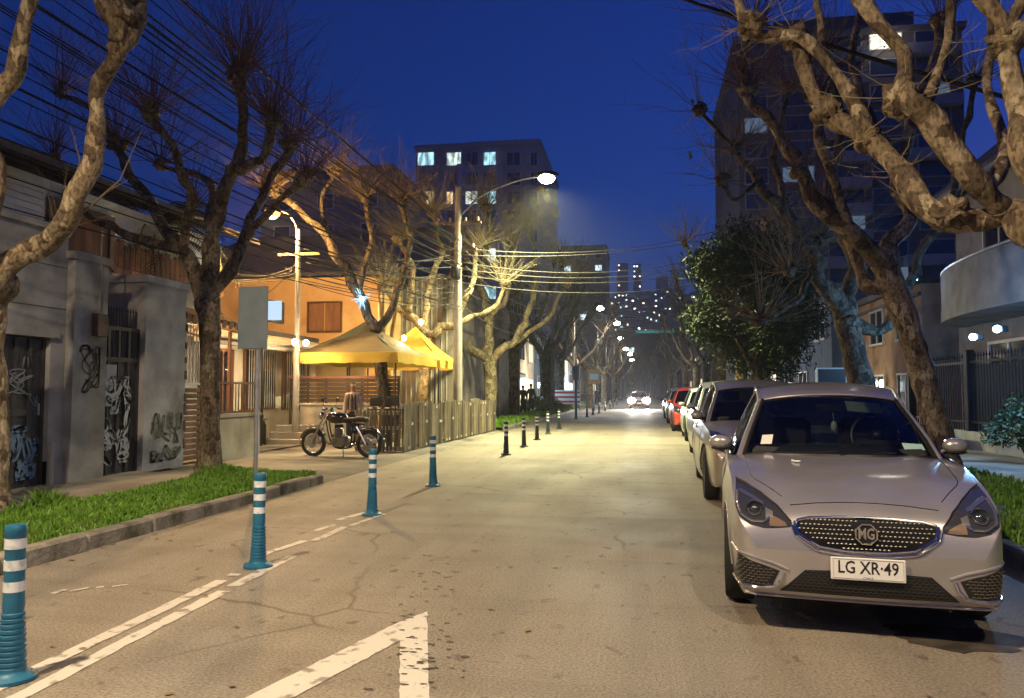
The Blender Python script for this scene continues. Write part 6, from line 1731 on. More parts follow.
# ---- dark twisted tree behind it
y_=16.2; b_=at(862,400,y_); x_=b_.x
R3=Tree('dark twisted old tree with sprawling limbs between evergreen and leaning plane',x_,y_,.12,seed=91)
R3.k=0.68
R3.trunk([(x_,y_,-.05),at(862,400,y_),at(856,360,y_),at(846,318,y_)],[.5,.4,.34,.32])
f_=at(846,318,y_)
for pts,rad in (([f_,at(815,270,16),at(790,220,15.8),at(760,180,15.6),at(735,150,15.5)],[.28,.22,.18,.14,.1]),([at(815,270,16),at(795,300,15.6),at(760,320,15.2)],[.13,.1,.07]),
    ([f_,at(850,260,16.4),at(830,190,16.7),at(842,120,17),at(825,50,17.2)],[.26,.21,.17,.13,.1]),([f_,at(885,330,16.5),at(905,290,16.8),at(935,230,17),at(960,160,17.2),at(975,80,17.3)],[.2,.17,.15,.13,.1,.08]),
    ([at(790,220,15.8),at(775,160,16.2),at(790,90,16.5)],[.13,.1,.07]),([at(735,150,15.5),at(715,128,15.4),at(700,112,15.3)],[.08,.06,.04]),([at(760,180,15.6),at(735,200,15.2),at(722,180,15.0)],[.07,.05,.04])):
    R3.limb(pts,rad)
for c,n in ((at(735,148,15.5),30),(at(760,320,15.2),26),(at(825,50,17.2),40),(at(975,80,17.3),34),(at(790,88,16.5),40),(at(700,110,15.3),7),(at(722,180,15),16),(at(790,270,15.8),40),(at(820,240,16),30)): R3.knob(c,.14); R3.shoots(c,int(n*1.8),1.7,1.4,.008)
for c in (at(692,105,15.3),at(684,150,15.2),at(690,100,15.3)): R3.leaves(c,3,.15,.07)
R3.done(m_barkdark,m_twig)
# ---- evergreen
def evergreen(label,x,y,zc,rx,rz_,seed,n=5200,m=None):
    T=Tree(label,x,y,.1,seed=seed,name='evergreen_tree'); rg=T.rg
    T.trunk([(0,0,-.05),(.05,0,zc*.4),(-.05,0,zc)],[.24,.17,.13],12,local=True)
    for k in range(14):
        a=rg.uniform(0,6.28); e=Vector((math.cos(a)*rx*.75,math.sin(a)*rx*.75,zc+rg.uniform(-.8,.8)*rz_)); T.limb([(0,0,max(.8,e.z-1.2)),e*.5+Vector((0,0,e.z*.45)),e],[.07,.045,.02],6,local=True,seg=3)
    cl=[]
    for k in range(60):
        a=rg.uniform(0,6.28); c=rg.uniform(-1,1); rr=rg.uniform(.55,1.0); q=math.sqrt(1-c*c); cl.append(Vector((math.cos(a)*q*rx*rr,math.sin(a)*q*rx*rr,zc+c*rz_*rr)))
    for k in range(n):
        c=cl[rg.randrange(len(cl))]; p=c+Vector((rg.gauss(0,.28),rg.gauss(0,.28),rg.gauss(0,.26)))
        u=Vector((rg.gauss(0,.7),rg.gauss(0,.7),rg.gauss(.5,.6))).normalized(); v=u.orthogonal().normalized(); S_=rg.uniform(.08,.17)
        T.lf.add([p-v*S_*.22,p+u*S_,p+v*S_*.22,p-u*S_*.6],[(0,1,2,3)])
    return T.done(m_barkdark,leaf=m or m_leafgreen)
m_leafever=mat('evergreen_leaves',(.013,.03,.006),.65,c2=(.03,.055,.012),scale=4)
q0=at(752,392,24.0); zc=at(752,300,24.0).z
evergreen('rounded dense evergreen tree, green on its left flank, over the parked cars',q0.x+.1,24.0,zc,1.75,2.3,101,n=30000,m=m_leafever)
# ---- far right verge trees
gr_='plane trees along the right verge beyond the evergreen'
for (px_,yy,h,r,sd,bk,tw_,labl) in ((741,30,7.6,.2,111,m_barkpale,m_twigpale,'pale slender plane tree left of the evergreen'),(722,38,7.0,.22,112,m_barkpale,m_twigpale,'pale yellow pollard tree just beyond the evergreen'),(707,48,7.4,.24,113,m_barkpale,m_twigpale,'second pale yellow pollard tree on the right verge'),
   (697,60,7.5,.26,114,m_barkpale,m_twig,'small pollard tree above the red parked car'),(686,76,8,.28,115,m_bark,m_twig,'small brownish tree right of the oncoming car'),(676,96,8,.3,116,m_bark,m_twig,'tiny tree farther right of the oncoming car'),(668,120,8,.3,117,m_bark,m_twig,'farthest plane tree visible on the right verge')):
    q=at(px_,408,yy); pollard(labl,q.x,yy,h,r,sd,bk,tw_,group=gr_,ns=16,sl=1.7,tr=.012+yy*.0001)

# ---- loose trees closing the far end of the street
for i,(px_,yy,h) in enumerate(((636,165,9),(645,205,10),(655,185,9.5),(662,230,11),(650,260,12),(670,160,9),(629,215,10),(677,200,11))):
    q=at(px_,404,yy); pollard('%s bare tree of the loose group closing the far street end'%('first','second','third','fourth','fifth','sixth','seventh','eighth')[i],q.x,yy,h,.3,130+i,m_bark,m_twig,group='bare trees closing the far end of the street',ns=16,sl=2.2,tr=.035,z=0)
# ================= TERRACE, BOLLARDS, MOTORCYCLE, PEOPLE =================
m_teal=mat('bollard_teal_plastic',(.012,.11,.21),.45,c2=(.025,.16,.27),scale=9)
m_tealdark=mat('bollard_dark_plastic',(.012,.03,.04),.5)
m_reflect=mat('reflective_tape',(.72,.76,.78),.35,c2=(.5,.55,.58),scale=22,lo=.5,hi=.6)
def make_bollard(label,x,y,dark=False,rz=0,tilt=0,h=.755):
    t=thing('bollard',label,'bollard',(x,y,.004),rz,'flexible bollards along the parking lane'); t.rotation_euler=(0,tilt,rz)
    k=h/.755; m=m_tealdark if dark else m_teal
    prof=[(0,0),(.115,0),(.115,.016),(.095,.028),(.070,.04)]
    for i in range(11): z=.05+i*.026; r=.067-i*.0014; prof+= [(r,z),(r,z+.014),(r-.006,z+.018),(r-.006,z+.024)]
    prof+=[(.050,.36),(.047,.44),(.045,.70)]; 
    MB().lathe([(r,z*k) for r,z in prof]+[(.047,.705*k),(.050,.72*k),(.050,.74*k),(.043,.755*k),(0,.757*k)],26).build('post',m,t,True,50)
    for z0,z1 in ((.43,.48),(.535,.585),(.64,.69)): MB().lathe([(.0465,z0*k),(.0490,z0*k),(.0483,z1*k),(.0455,z1*k)],26).build('reflective_band',m_reflect,t,True)
    m2=MB()
    for q in range(3): a=q*2.1+.4; m2.lathe([(0,0),(.012,0),(.012,.012),(0,.014)],8,M=TR(.1*math.cos(a),.1*math.sin(a),.028))
    m2.build('anchor_bolts',m_galv,t)
    return t
names=['nearest teal bollard with white bands at the left edge','teal bollard with a road sign pole rising behind it','teal bollard on the broken line in front of the motorcycle','teal bollard just right of the pallet fence start','first dark bollard of the close set four','second dark bollard of the close set four','third dark bollard of the close set four','fourth dark bollard of the close set four','plain dark bollard left of the blue post']
for i,(bx_,by_) in enumerate(((11,680),(258,567),(372,515),(433,486),(506,455),(524,447),(537,440),(548,434),(559,429))):
    q=G(bx_,by_); make_bollard(names[i],q.x,q.y,dark=i>=4,rz=i*1.3,tilt=(.0,.012,-.01,.008,.02,-.01,0,.01,0)[i])
for i,(bx_,by_) in enumerate(((587,417),(593,415),(599,413),(605,411),(610,409),(613,407),(617,405.5))):
    q=G(bx_,by_); make_bollard('dark bollard, %s in the far row that leads to the oncoming car'%('nearest','second','third','fourth','fifth','sixth','farthest')[i],q.x,q.y,dark=True,h=.8)
# shoes-sized debris at the foot of the bollards is left as road stains
# road sign seen from behind
q=G(255,505); sg_=thing('road_sign','grey back of a tall rectangular road sign on a steel pole','road sign',(q.x,q.y,.0))
d_=q.y
ztop=hity(255,287,d_).z; zbot=hity(255,349,d_).z; xl=hity(240,318,d_).x-q.x; xr=hity(269.5,318,d_).x-q.x
MB().tube([(0,0,0),(0,0,ztop-.05)],.027,12).build('pole',m_galv,sg_,True)
MB().bbox(xl,-.052,zbot,xr,-.036,ztop,.006).build('panel',mat('sign_back_grey',(.13,.17,.2),.5,metal=.3,c2=(.17,.21,.24),scale=4),sg_)
for z in (zbot+.15,ztop-.15):
    m=MB(); m.box(-.10,-.036,z-.02,.10,-.030,z+.02); m.tube([(-.035,-.03,z),(-.035,.03,z),(.035,.03,z),(.035,-.03,z)],.006,5); m.build('bracket',m_galv,sg_)
# ---- canopies
def fabric(name,c):
    m=bpy.data.materials.new(name); m.use_nodes=True; nt=m.node_tree; b=nt.nodes['Principled BSDF']; o=nt.nodes['Material Output']
    b.inputs['Base Color'].default_value=(*c,1); b.inputs['Roughness'].default_value=.8
    tr=nt.nodes.new('ShaderNodeBsdfTranslucent'); tr.inputs[0].default_value=(*c,1); mx=nt.nodes.new('ShaderNodeMixShader'); mx.inputs[0].default_value=.3
    n=nt.nodes.new('ShaderNodeTexNoise'); n.inputs['Scale'].default_value=2.5; tc=nt.nodes.new('ShaderNodeTexCoord'); nt.links.new(tc.outputs['Object'],n.inputs['Vector'])
    bp=nt.nodes.new('ShaderNodeBump'); bp.inputs['Strength'].default_value=.7; bp.inputs['Distance'].default_value=.08; nt.links.new(n.outputs[0],bp.inputs['Height']); nt.links.new(bp.outputs[0],b.inputs['Normal'])
    nt.links.new(b.outputs[0],mx.inputs[1]); nt.links.new(tr.outputs[0],mx.inputs[2]); nt.links.new(mx.outputs[0],o.inputs[0]); return m
m_fab=fabric('shaded_yellow_fabric',(.13,.09,.03)); m_val=fabric('lit_yellow_fabric',(.5,.34,.05)); m_fab2=fabric('orange_canopy_fabric',(.66,.42,.06))  # olive canopy's one yellow cloth: roof darkened as unlit, valance brightened as lit
def canopy(label,x0,x1,y0,y1,zv,zpeak,m,val=.26,peakxy=None):
    t=thing('canopy',label,'canopy',(0,0,.05)); zv-=.05; zpeak-=.05
    ze=zv+val; px_,py_=peakxy or ((x0+x1)/2,(y0+y1)/2); N=8
    c=[(x0,y0),(x1,y0),(x1,y1),(x0,y1)]; mb=MB()
    for i in range(4):
        a=c[i]; b=c[(i+1)%4]
        def fn(u,v,a=a,b=b):
            ex=a[0]+(b[0]-a[0])*u; ey=a[1]+(b[1]-a[1])*u; sagz=-.05*math.sin(PI*v)*math.sin(PI*u)-.09*math.sin(PI*v)
            return Vector((ex+(px_-ex)*v,ey+(py_-ey)*v,ze+(zpeak-ze)*v+sagz))
        mb.grid(fn,N,N)
    mb.build('roof_cloth',m,t,True,50)
    for i in range(4):
        a=Vector((*c[i],0)); b=Vector((*c[(i+1)%4],0)); n_=Vector(((b-a).y,-(b-a).x,0)).normalized()
        mb=MB()
        mb.grid(lambda u,v: a.lerp(b,u)+n_*(.012+.018*v*math.sin(u*17+i))+Vector((0,0,ze+.01-val*v+(.012*math.sin(u*23) if v>0 else 0))),22,3)
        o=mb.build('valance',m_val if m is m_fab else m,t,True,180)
    for (px2,py2) in c:
        dx=.05 if px2==x0 else -.05; dy=.05 if py2==y0 else -.05
        MB().tube([(px2+dx,py2+dy,0),(px2+dx,py2+dy,ze-.02)],.022,8).build('leg',m_darkmetal,t,True)
    mb=MB()
    for (a,b) in zip(c,c[1:]+c[:1]): mb.bar((a[0]*.98+px_*.02,a[1]*.98+py_*.02,ze-.05),(b[0]*.98+px_*.02,b[1]*.98+py_*.02,ze-.05),.03,.03)
    for a in c: mb.bar((a[0]*.97+px_*.03,a[1]*.97+py_*.03,ze-.04),(px_,py_,zpeak-.12),.025,.025)
    mb.build('frame',m_darkmetal,t); return t
XC=-6.15
cA=hitx(397,362,XC); cB=hitx(437,360,XC); lX=hity(293,358,cA.y).x; midy=(cA.y+cB.y)/2
pk=hity(366,321,midy)
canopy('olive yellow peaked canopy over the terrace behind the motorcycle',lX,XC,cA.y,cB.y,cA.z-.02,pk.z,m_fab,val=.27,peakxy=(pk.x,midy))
cC=hitx(460,368,XC+.05); y2=cB.y+.15; pk2=hity(412,330,(y2+cC.y)/2)
canopy('bright orange yellow canopy behind the olive one',lX+.5,XC+.05,y2,cC.y,cC.z-.30+.22,pk2.z+.12,m_fab2,val=.25)
bulb('warm bulb hanging inside the orange canopy',(-7.2,(y2+cC.y)/2,2.35),110,(1,.72,.38),50,.06,group=gbulb)
bulb('warm bulb hanging inside the olive yellow canopy',(lX+.9,cA.y+.5,2.3),70,(1,.72,.38),40,.055,group=gbulb)
# ---- pallets stood on edge
m_pal=mat('pallet_wood',(.15,.115,.075),.85,c2=(.3,.25,.17),scale=5,stretch=(1,1,.25),bump=.4,c3=(.07,.055,.04),sc3=2)
m_palpale=mat('pallet_wood_pale',(.34,.31,.25),.85,c2=(.45,.42,.35),scale=6,bump=.3)  # paler wood standing in for white light on the pallet edges
pa=hitz(401,453,.03); pb=hitz(494,430,.05); n=max(6,int((pb-pa).length/1.12)); dv=(pb-pa)/n; ang=math.atan2(dv.y,dv.x)
def make_pallet(loc,rz,label,w,h=1.15,seed=1):
    t=thing('pallet',label,'pallet',loc,rz,'pallets stood on edge round the terrace'); rg=random.Random(seed)
    mb=MB(); nb=11
    for side in (0,1):
        y0_=-.062 if side==0 else .045
        for k in range(nb if side==0 else 6):
            x=.03+(w-.13)*k/((nb if side==0 else 6)-1); wd=rg.uniform(.045,.075) if side==0 else .09; tl=rg.uniform(-.02,.02)
            mb.bbox(x,y0_,.01+rg.uniform(0,.02),x+wd,y0_+.017,h-rg.uniform(0,.03),.003,M=TR(0,0,0,0,tl*.4,0))
    mb.build('boards',m_pal,t)
    for z in (.04,h*.52,h-.13):
        m=MB(); m.bbox(.005,-.043,z,w-.01,.043,z+.085,.004); m.build('stringer',m_palpale if rg.random()<.6 else m_pal,t)
    if rg.random()<.7:
        for k in range(3):
            x=rg.uniform(.1,w-.2); z=rg.choice((.05,h*.53,h-.12)); MB().box(x,-.068,z,x+.14,-.0625,z+.07).build('scrap_label',m_palpale,t)
    return t
ords=['first','second','third','fourth','fifth','sixth','seventh','eighth','ninth','tenth','eleventh','twelfth','thirteenth']
for k in range(n):
    p=pa+dv*k; make_pallet((p.x,p.y,.035),ang+random.Random(k).uniform(-.03,.03),'grey brown wooden pallet on edge, %s from the motorcycle end of the fence'%ords[k],dv.length-.03,1.13+.05*math.sin(k*2.3),k)
make_pallet((pa.x-1.12,pa.y+.05,.04),.0,'wooden pallet on edge turned across the fence end beside the motorcycle',1.05,.98,44)
# ---- low walls, steps and planting box of the terrace front
def hz_wall(name,label,pxa,pxb,ytop,y,th,m,zb=.05,cat='wall'):
    a=hity(pxa,ytop,y); b=hity(pxb,ytop,y); t=thing(name,label,cat,(a.x,y,zb)); MB().bbox(0,0,0,b.x-a.x,th,a.z-zb-.07,.012).build('masonry',m,t); MB().bbox(-.03,-.03,a.z-zb-.07,b.x-a.x+.03,th+.03,a.z-zb,.01).build('coping',m,t); return t
hz_wall('low_wall','low sandy wall left of the terrace steps',190,262,417,18.6,.2,m_lowwall)
hz_wall('low_wall','pale low wall right behind the motorcycle',300,372,403,20.2,.22,m_lowwall)
m_box=mat('dark_slat_wood',(.055,.035,.025),.8,c2=(.09,.06,.045),scale=6)
a=hity(290,378,20.6); b=hity(398,378,20.6); pt=thing('planter_screen','dark planter screen with reddish top rail above the pale low wall','screen',(a.x,20.6,.05))
mb=MB(); 
for k in range(6): mb.box(0,0,a.z-.05-.12-k*.11,b.x-a.x,.03,a.z-.05-.03-k*.11)
mb.build('slats',m_box,pt); MB().bbox(-.05,-.04,a.z-.07,b.x-a.x+.05,.07,a.z,.008).build('rail',mat('red_rail',(.25,.1,.07),.6),pt)
for k in range(4): MB().box((b.x-a.x)*k/3-.03,.03,0,(b.x-a.x)*k/3+.03,.09,a.z-.07).build('post',m_box,pt)
a=G(262,447); st_=thing('terrace_steps','short flight of pale steps between the two low walls','steps',(hity(264,440,18.6).x,18.6,.05)); wd=hity(300,440,18.6).x-hity(264,440,18.6).x
for k in range(3): MB().bbox(0,k*.3,0 if k==0 else .0,wd,k*.3+.32 if k<2 else 1.2,.17*(k+1)-.002*k,.01).build('step',m_lowwall,st_)
q=hity(243,420,18.2); db=thing('leaning_board','brown board leaning against the sandy low wall','board',(q.x,18.25,.05)); MB().bbox(-.28,0,0,.28,.03,.95,.006,M=TR(0,0,0,0,0,R(-14))).build('panel',m_brownwood,db)
q=hity(263,420,18.35); ex_=thing('gas_cylinder','black gas cylinder beside the terrace steps','gas cylinder',(q.x-.1,18.4,.05)); MB().lathe([(0,0),(.13,0),(.15,.04),(.15,.55),(.10,.66),(.04,.69),(.04,.76),(0,.76)],18).build('body',m_black,ex_,True); MB().lathe([(.07,.69),(.08,.69),(.08,.80),(.07,.80)],14).build('collar',m_darkmetal,ex_,True)
# ---- bar stools & table
def stool(label,x,y,h=.98):
    t=thing('bar_stool',label,'stool',(x,y,.05),0,'dark bar stools on the terrace')
    MB().lathe([(0,h-.06),(.17,h-.06),(.18,h-.03),(.16,h),(0,h+.005)],18).build('seat',m_black,t,True)
    m=MB(); m.bbox(-.17,.13,h+.03,.17,.16,h+.28,.02); m.build('backrest',m_black,t,True)
    for sx,sy in ((-1,-1),(1,-1),(1,1),(-1,1)): MB().tube([(sx*.11,sy*.11,h-.06),(sx*.19,sy*.19,0)],.013,6).build('leg',m_darkmetal,t,True)
    m=MB(); pts=[(.16,.16,.3),(-.16,.16,.3),(-.16,-.16,.3),(.16,-.16,.3)]; m.tube(pts,.009,5,closed=True); m.build('foot_ring',m_galv,t)
    return t
for px_,yy,l in ((374,19.0,'dark bar stool nearest the standing man'),(391,19.3,'dark bar stool beside the pallet fence end')):
    q=hity(px_,420,yy); stool(l,q.x,yy)
q=hity(333,420,19.2); tb=thing('small_table','small pale table between the motorcycle and the standing man','table',(q.x,19.4,.05))
MB().lathe([(0,.70),(.33,.70),(.34,.72),(.33,.735),(0,.735)],24).build('table_top',mat('table_pale',(.5,.46,.4),.5),tb,True); MB().tube([(0,0,.02),(0,0,.70)],.03,10).build('stem',m_darkmetal,tb,True); MB().lathe([(0,0),(.22,0),(.2,.03),(0,.04)],18).build('foot',m_darkmetal,tb,True)
# ---- motorcycle, nose to the left
m_moto=mat('black_motor_paint',(.012,.012,.014),.22,coat=.8); m_engine=mat('engine_alloy',(.28,.28,.28),.4,metal=.8,c2=(.16,.16,.16),scale=20)
def motorcycle(label,loc,rz):
    t=thing('motorcycle',label,'motorcycle',loc,rz); wb=1.32; rw=.295
    FW=Vector((wb/2,0,rw)); RW=Vector((-wb/2,0,rw))
    for c in (FW,RW):
        M=Matrix.Translation(c)@Matrix.Rotation(PI/2,4,'X')
        prof=[(rw-.075,-.03),(rw-.04,-.042),(rw-.012,-.034),(rw,0),(rw-.012,.034),(rw-.04,.042),(rw-.075,.03),(rw-.08,0)]
        m=MB(); m.lathe(prof+[prof[0]],36,M=M); w=m.build('wheel',m_tyre,t,True)
        m=MB(); m.lathe([(rw-.078,-.026),(rw-.085,-.03),(rw-.098,-.012),(rw-.098,.012),(rw-.085,.03),(rw-.078,.026)],30,M=M)
        m.build('rim',m_chrome,w,True)
        m=MB()
        for k in range(20): a=2*PI*k/20; b=a+.35*(1 if k%2 else -1); m.tube([M@Vector((.035*math.cos(b),.035*math.sin(b),.02*(1 if k%2 else -1))),M@Vector(((rw-.095)*math.cos(a),(rw-.095)*math.sin(a),0))],.003,4)
        m.lathe([(0,-.05),(.045,-.05),(.045,.05),(0,.05)],12,M=M); m.build('spokes',m_galv,w)
        m=MB(); m.lathe([(.04,-.062),(.11,-.062),(.11,-.056),(.04,-.056)],20,M=M); m.build('brake_disc',m_galv,w,True)
    top=Vector((.36,0,.90))
    for s in (-1,1):
        o=Vector((0,s*.085,0)); MB().tube([FW+o,FW.lerp(top,.55)+o],.026,8).build('fork_slider',m_galv,t,True); MB().tube([FW.lerp(top,.5)+o,top+o+Vector((-.02,0,.04))],.018,8).build('fork_tube',m_chrome,t,True)
        MB().tube([RW+Vector((.02,s*.11,0)),Vector((-.42,s*.11,.66))],.028,8).build('shock',m_chrome,t,True)
    m=MB()
    def fender(c,r,a0,a1,w_,mb):
        vs=[];n=14
        for i in range(n+1):
            a=a0+(a1-a0)*i/n
            for y,dr in ((-w_,-.02),(-w_*.6,0),(w_*.6,0),(w_,-.02)): vs.append(c+Vector(((r+dr)*math.cos(a),y,(r+dr)*math.sin(a))))
        mb.add(vs,[(i*4+k,i*4+k+1,(i+1)*4+k+1,(i+1)*4+k) for i in range(n) for k in range(3)])
    m=MB(); fender(FW,rw+.035,R(15),R(150),.06,m); m.build('front_fender',m_moto,t,True,180,solid=.004)
    m=MB(); fender(RW,rw+.05,R(35),R(165),.08,m); m.build('rear_fender',m_moto,t,True,180,solid=.004)
    # frame
    m=MB(); 
    for P in ([(.33,0,.82),(.10,0,.80),(-.25,0,.72),(-.5,0,.70)],[(.33,0,.78),(.26,0,.45),(.12,0,.22),(-.20,0,.22),(-.28,0,.45),(-.25,0,.70)],[(-.25,0,.34),(-.66,0,rw)]):
        for s in (-.06,.06): p,r=smooth_path([Vector(q)+Vector((0,s,0)) for q in P],[.017]*len(P),4); m.tube(p,r,6)
    m.build('frame',m_moto,t,True)
    m=MB(); m.ball((.10,0,.84),.15,18,12,(1.75,.85,.85)); m.build('fuel_tank',m_moto,t,True,180)
    m=MB(); m.bbox(-.62,-.115,.76,-.05,.115,.85,.035); m.ball((-.45,0,.82),.12,12,8,(1.5,1,.55)); m.build('saddle',mat('saddle_vinyl',(.02,.02,.02),.6),t,True,60)
    m=MB(); m.bbox(-.14,-.13,.24,.18,.13,.44,.03); m.lathe([(0,-.14),(.10,-.14),(.12,-.12),(.12,.12),(.10,.14),(0,.14)],20,M=TR(-.06,0,.34,0,0,R(90)))
    for k in range(6): m.bbox(.03-.09,-.085,.45+k*.028,.03+.12,.085,.462+k*.028,.004)
    m.bbox(-.02,-.06,.44,.10,.06,.63,.02); m.build('engine',m_engine,t,True,40)
    m=MB(); p,r=smooth_path([(.16,-.06,.52),(.26,-.10,.42),(.18,-.14,.24),(-.15,-.15,.24)],[.02]*4,5); m.tube(p,r,8); m.tube([(-.12,-.15,.24),(-.3,-.16,.27),(-.78,-.17,.37)],[.025,.045,.05],12); m.build('exhaust',m_chrome,t,True)
    m=MB(); p,r=smooth_path([(.24,-.38,1.02),(.30,-.2,1.06),(.36,-.06,.97),(.36,.06,.97),(.30,.2,1.06),(.24,.38,1.02)],[.012]*6,5); m.tube(p,r,8); m.build('handlebar',m_chrome,t,True)
    for s in (-1,1):
        MB().tube([(.21,s*.40,1.015),(.25,s*.27,1.035)],.019,8).build('grip',m_black,t,True)
        m=MB(); m.tube([(.29,s*.24,1.05),(.27,s*.30,1.2)],.006,5); m.ball((.27,s*.31,1.23),.055,10,8,(.35,1.2,.8)); m.build('mirror',m_black,t,True)
        MB().ball((.42,s*.15,.84),.028,8,6).build('turn_signal',m_amber,t,True)
    m=MB(); m.ball((.46,0,.88),.085,16,10,(.9,1,1)); hl=m.build('headlamp',m_chrome,t,True,180); MB().ball((.487,0,.88),.075,14,10,(.85,1,1)).build('lens',mat('lamp_glass_pale',(.5,.5,.48),.1,coat=1),hl,True,180)
    MB().lathe([(0,0),(.05,0),(.055,.03),(0,.035)],14,M=TR(.38,0,1.0,0,R(20))).build('gauge',m_black,t,True)
    MB().bbox(-.86,-.05,.56,-.80,.05,.62,.012).build('tail_light',m_redlamp,t,True)
    MB().box(-.90,-.09,.40,-.89,.09,.52).build('number_plate',m_plate,t)
    m=MB(); m.bbox(.02,-.155,.56,.0+.22,-.09,.70,.02); m.build('side_cover',m_moto,t,True)
    MB().bbox(-.36,-.135,.50,-.12,-.10,.70,.02).build('side_cover',m_moto,t,True)
    MB().tube([(-.12,.14,.26),(-.22,.30,.02)],.011,6).build('side_stand',m_black,t,True)
    m=MB(); m.ball((.30,-.13,1.0),.05,10,8,(.7,.7,1.5)); m.build('green_bag',mat('green_cloth',(.03,.22,.06),.7),t,True)
    return t
q=hitz(341,457.5,.03); motorcycle('black motorcycle parked on the driveway with its front wheel to the left',(q.x,q.y,.032),PI-.12)
# ---- people
m_skin=mat('skin',(.42,.26,.18),.55)
def skin_mesh(chains,sub=2):
    """chains: list of [(point, radius), ...]; first vertex of the first chain is the root; equal points are shared"""
    vs=[];rad=[];es=[];idx={}
    def vid(p,r):
        k=tuple(round(c,4) for c in p)
        if k not in idx: idx[k]=len(vs); vs.append(p); rad.append(r)
        return idx[k]
    for ch in chains:
        ids=[vid(p,r) for p,r in ch]
        for a,b in zip(ids,ids[1:]):
            if a!=b: es.append((a,b))
    me=bpy.data.meshes.new('skin_src'); me.from_pydata(vs,es,[]); me.update(); o=bpy.data.objects.new('skin_src',me); col.objects.link(o)
    md=o.modifiers.new('k','SKIN'); md.use_smooth_shade=True
    for i,sv in enumerate(me.skin_vertices[0].data):
        r_=rad[i]; sv.radius=(r_,r_) if not hasattr(r_,'__len__') else r_; sv.use_root=(i==0)
    s2=o.modifiers.new('s','SUBSURF'); s2.levels=sub; s2.render_levels=sub
    bpy.context.view_layer.update(); dg=bpy.context.evaluated_depsgraph_get(); m2=bpy.data.meshes.new_from_object(o.evaluated_get(dg))
    bpy.data.objects.remove(o); bpy.data.meshes.remove(me); return m2
def person(label,loc,rz,top,legs,hair,H_=1.65,stride=.0,arms='down',jstripe=None,sex='m',shoes=(.02,.02,.02)):
    t=thing('person',label,'person',loc,rz); k=H_/1.70; s=.0
    V=lambda x,y,z:(x*k,y*k,z*k)
    # joints; the figure looks towards -y
    pel=V(0,0,.95); ch=V(0,-.01,1.25); nk=V(0,.0,1.43); hd=V(0,-.015,1.57); tp=V(0,-.01,1.66)
    J={}
    body=[[(pel,.12*k),(V(0,-.005,1.08),.105*k),(ch,.125*k),(V(0,0,1.38),.085*k),(nk,.052*k),(V(0,-.01,1.49),.055*k),(hd,.090*k),(tp,.074*k)]]
    leg=[];arm=[]
    for sg in (-1,1):
        st=stride*sg
        hip=V(sg*.09,0,.90); kn=V(sg*.10,-st*.5-.02,.50); an=V(sg*.10,st*.6+.0,.09); toe=V(sg*.11,st*.6-.15,.035)
        leg.append([(hip,.085*k),(kn,.058*k),(an,.042*k),(toe,.035*k)])
        body.append([(pel,.12*k)]+leg[-1])
        sh=V(sg*.150,0,1.365); 
        if arms=='down': el=V(sg*.205,.03+st*.3,1.10); wr=V(sg*.215,-.05+st*.6,.87)
        elif arms=='front': el=V(sg*.22,.0,1.12); wr=V(sg*.10,-.22,1.08)
        arm.append([(V(0,0,1.38),.085*k),(sh,.056*k),(el,.042*k),(wr,.03*k)])
        d=(Vector(wr)-Vector(el)).normalized(); palm=Vector(wr)+d*.06*k
        body.append(arm[-1]+[(tuple(palm),.026*k)])
        side=Vector((0,1,0)) if arms=='down' else Vector((0,0,1))
        for f,(off,l) in enumerate(((-.026,.055),(-.009,.065),(.009,.06),(.026,.048))):
            b0=palm+side*off*k; b1=b0+d*l*.55*k+Vector((-sg*.004,0,0)); b2=b0+d*l*k+Vector((-sg*.014,-.004,0))
            body.append([(tuple(palm),.026*k),(tuple(b0+d*.02*k),.010*k),(tuple(b1),.009*k),(tuple(b2),.007*k)])
        th=palm-d*.02*k; body.append([(tuple(palm),.026*k),(tuple(th+Vector((-sg*.012,-.03,0))*k),.011*k),(tuple(th+Vector((-sg*.015,-.045,0))*k+d*.03*k),.009*k)])
    me=skin_mesh(body,2); me.materials.append(m_skin); o=bpy.data.objects.new('body',me); put(o,t)
    def cloth(name,chains,m):
        me=skin_mesh(chains,2); me.materials.append(m); o=bpy.data.objects.new(name,me); put(o,t); return o
    g=lambda ch,e:[(p,r+e) for p,r in ch]
    jk=[[(V(0,0,.90),.145*k),(V(0,0,1.08),.135*k),(ch,.150*k),(V(0,0,1.38),.105*k),(V(0,0,1.42),.07*k)]]+[g(a,.022) for a in arm]
    cloth('jacket',jk,top)
    cloth('trousers',[[(V(0,0,1.0),.135*k),(V(0,0,.93),.135*k)]]+[[(V(0,0,.93),.135*k)]+g(l[:3],.022) for l in leg],legs)
    m=MB()
    for l in leg:
        a=Vector(l[2][0]); b=Vector(l[3][0]); m=MB(); m.ball((a+b)/2-Vector((0,0,.02)),.06,12,8,(.75,1.9,.75)); m.build('shoe',mat('shoe%.2f'%shoes[0],shoes,.6),t,True,180)
    m=MB(); m.ball(Vector(hd)+Vector((0,.034,.052))*k,.094*k,14,10,(.92,.98,.85)); m.build('hair',hair,t,True,180)
    m=MB(); h=Vector(hd)
    f=MB(); f.ball(h+Vector((0,-.095,-.005))*k,.014*k,8,6,(.7,1,1.5)); f.build('nose',m_skin,t,True,180)
    for sg in (-1,1):
        MB().ball(h+Vector((sg*.032,-.084,.018))*k,.011*k,8,6).build('eye',m_black,t,True,180)
        MB().ball(h+Vector((sg*.083,.0,-.0))*k,.018*k,8,6,(.4,1,1.4)).build('ear',m_skin,t,True,180)
    MB().ball(h+Vector((0,-.086,-.042))*k,.016*k,8,6,(1.3,.4,.35)).build('mouth',mat('lips',(.3,.12,.1),.5),t,True,180)
    return t,k
m_hair=mat('dark_hair',(.02,.015,.012),.7)
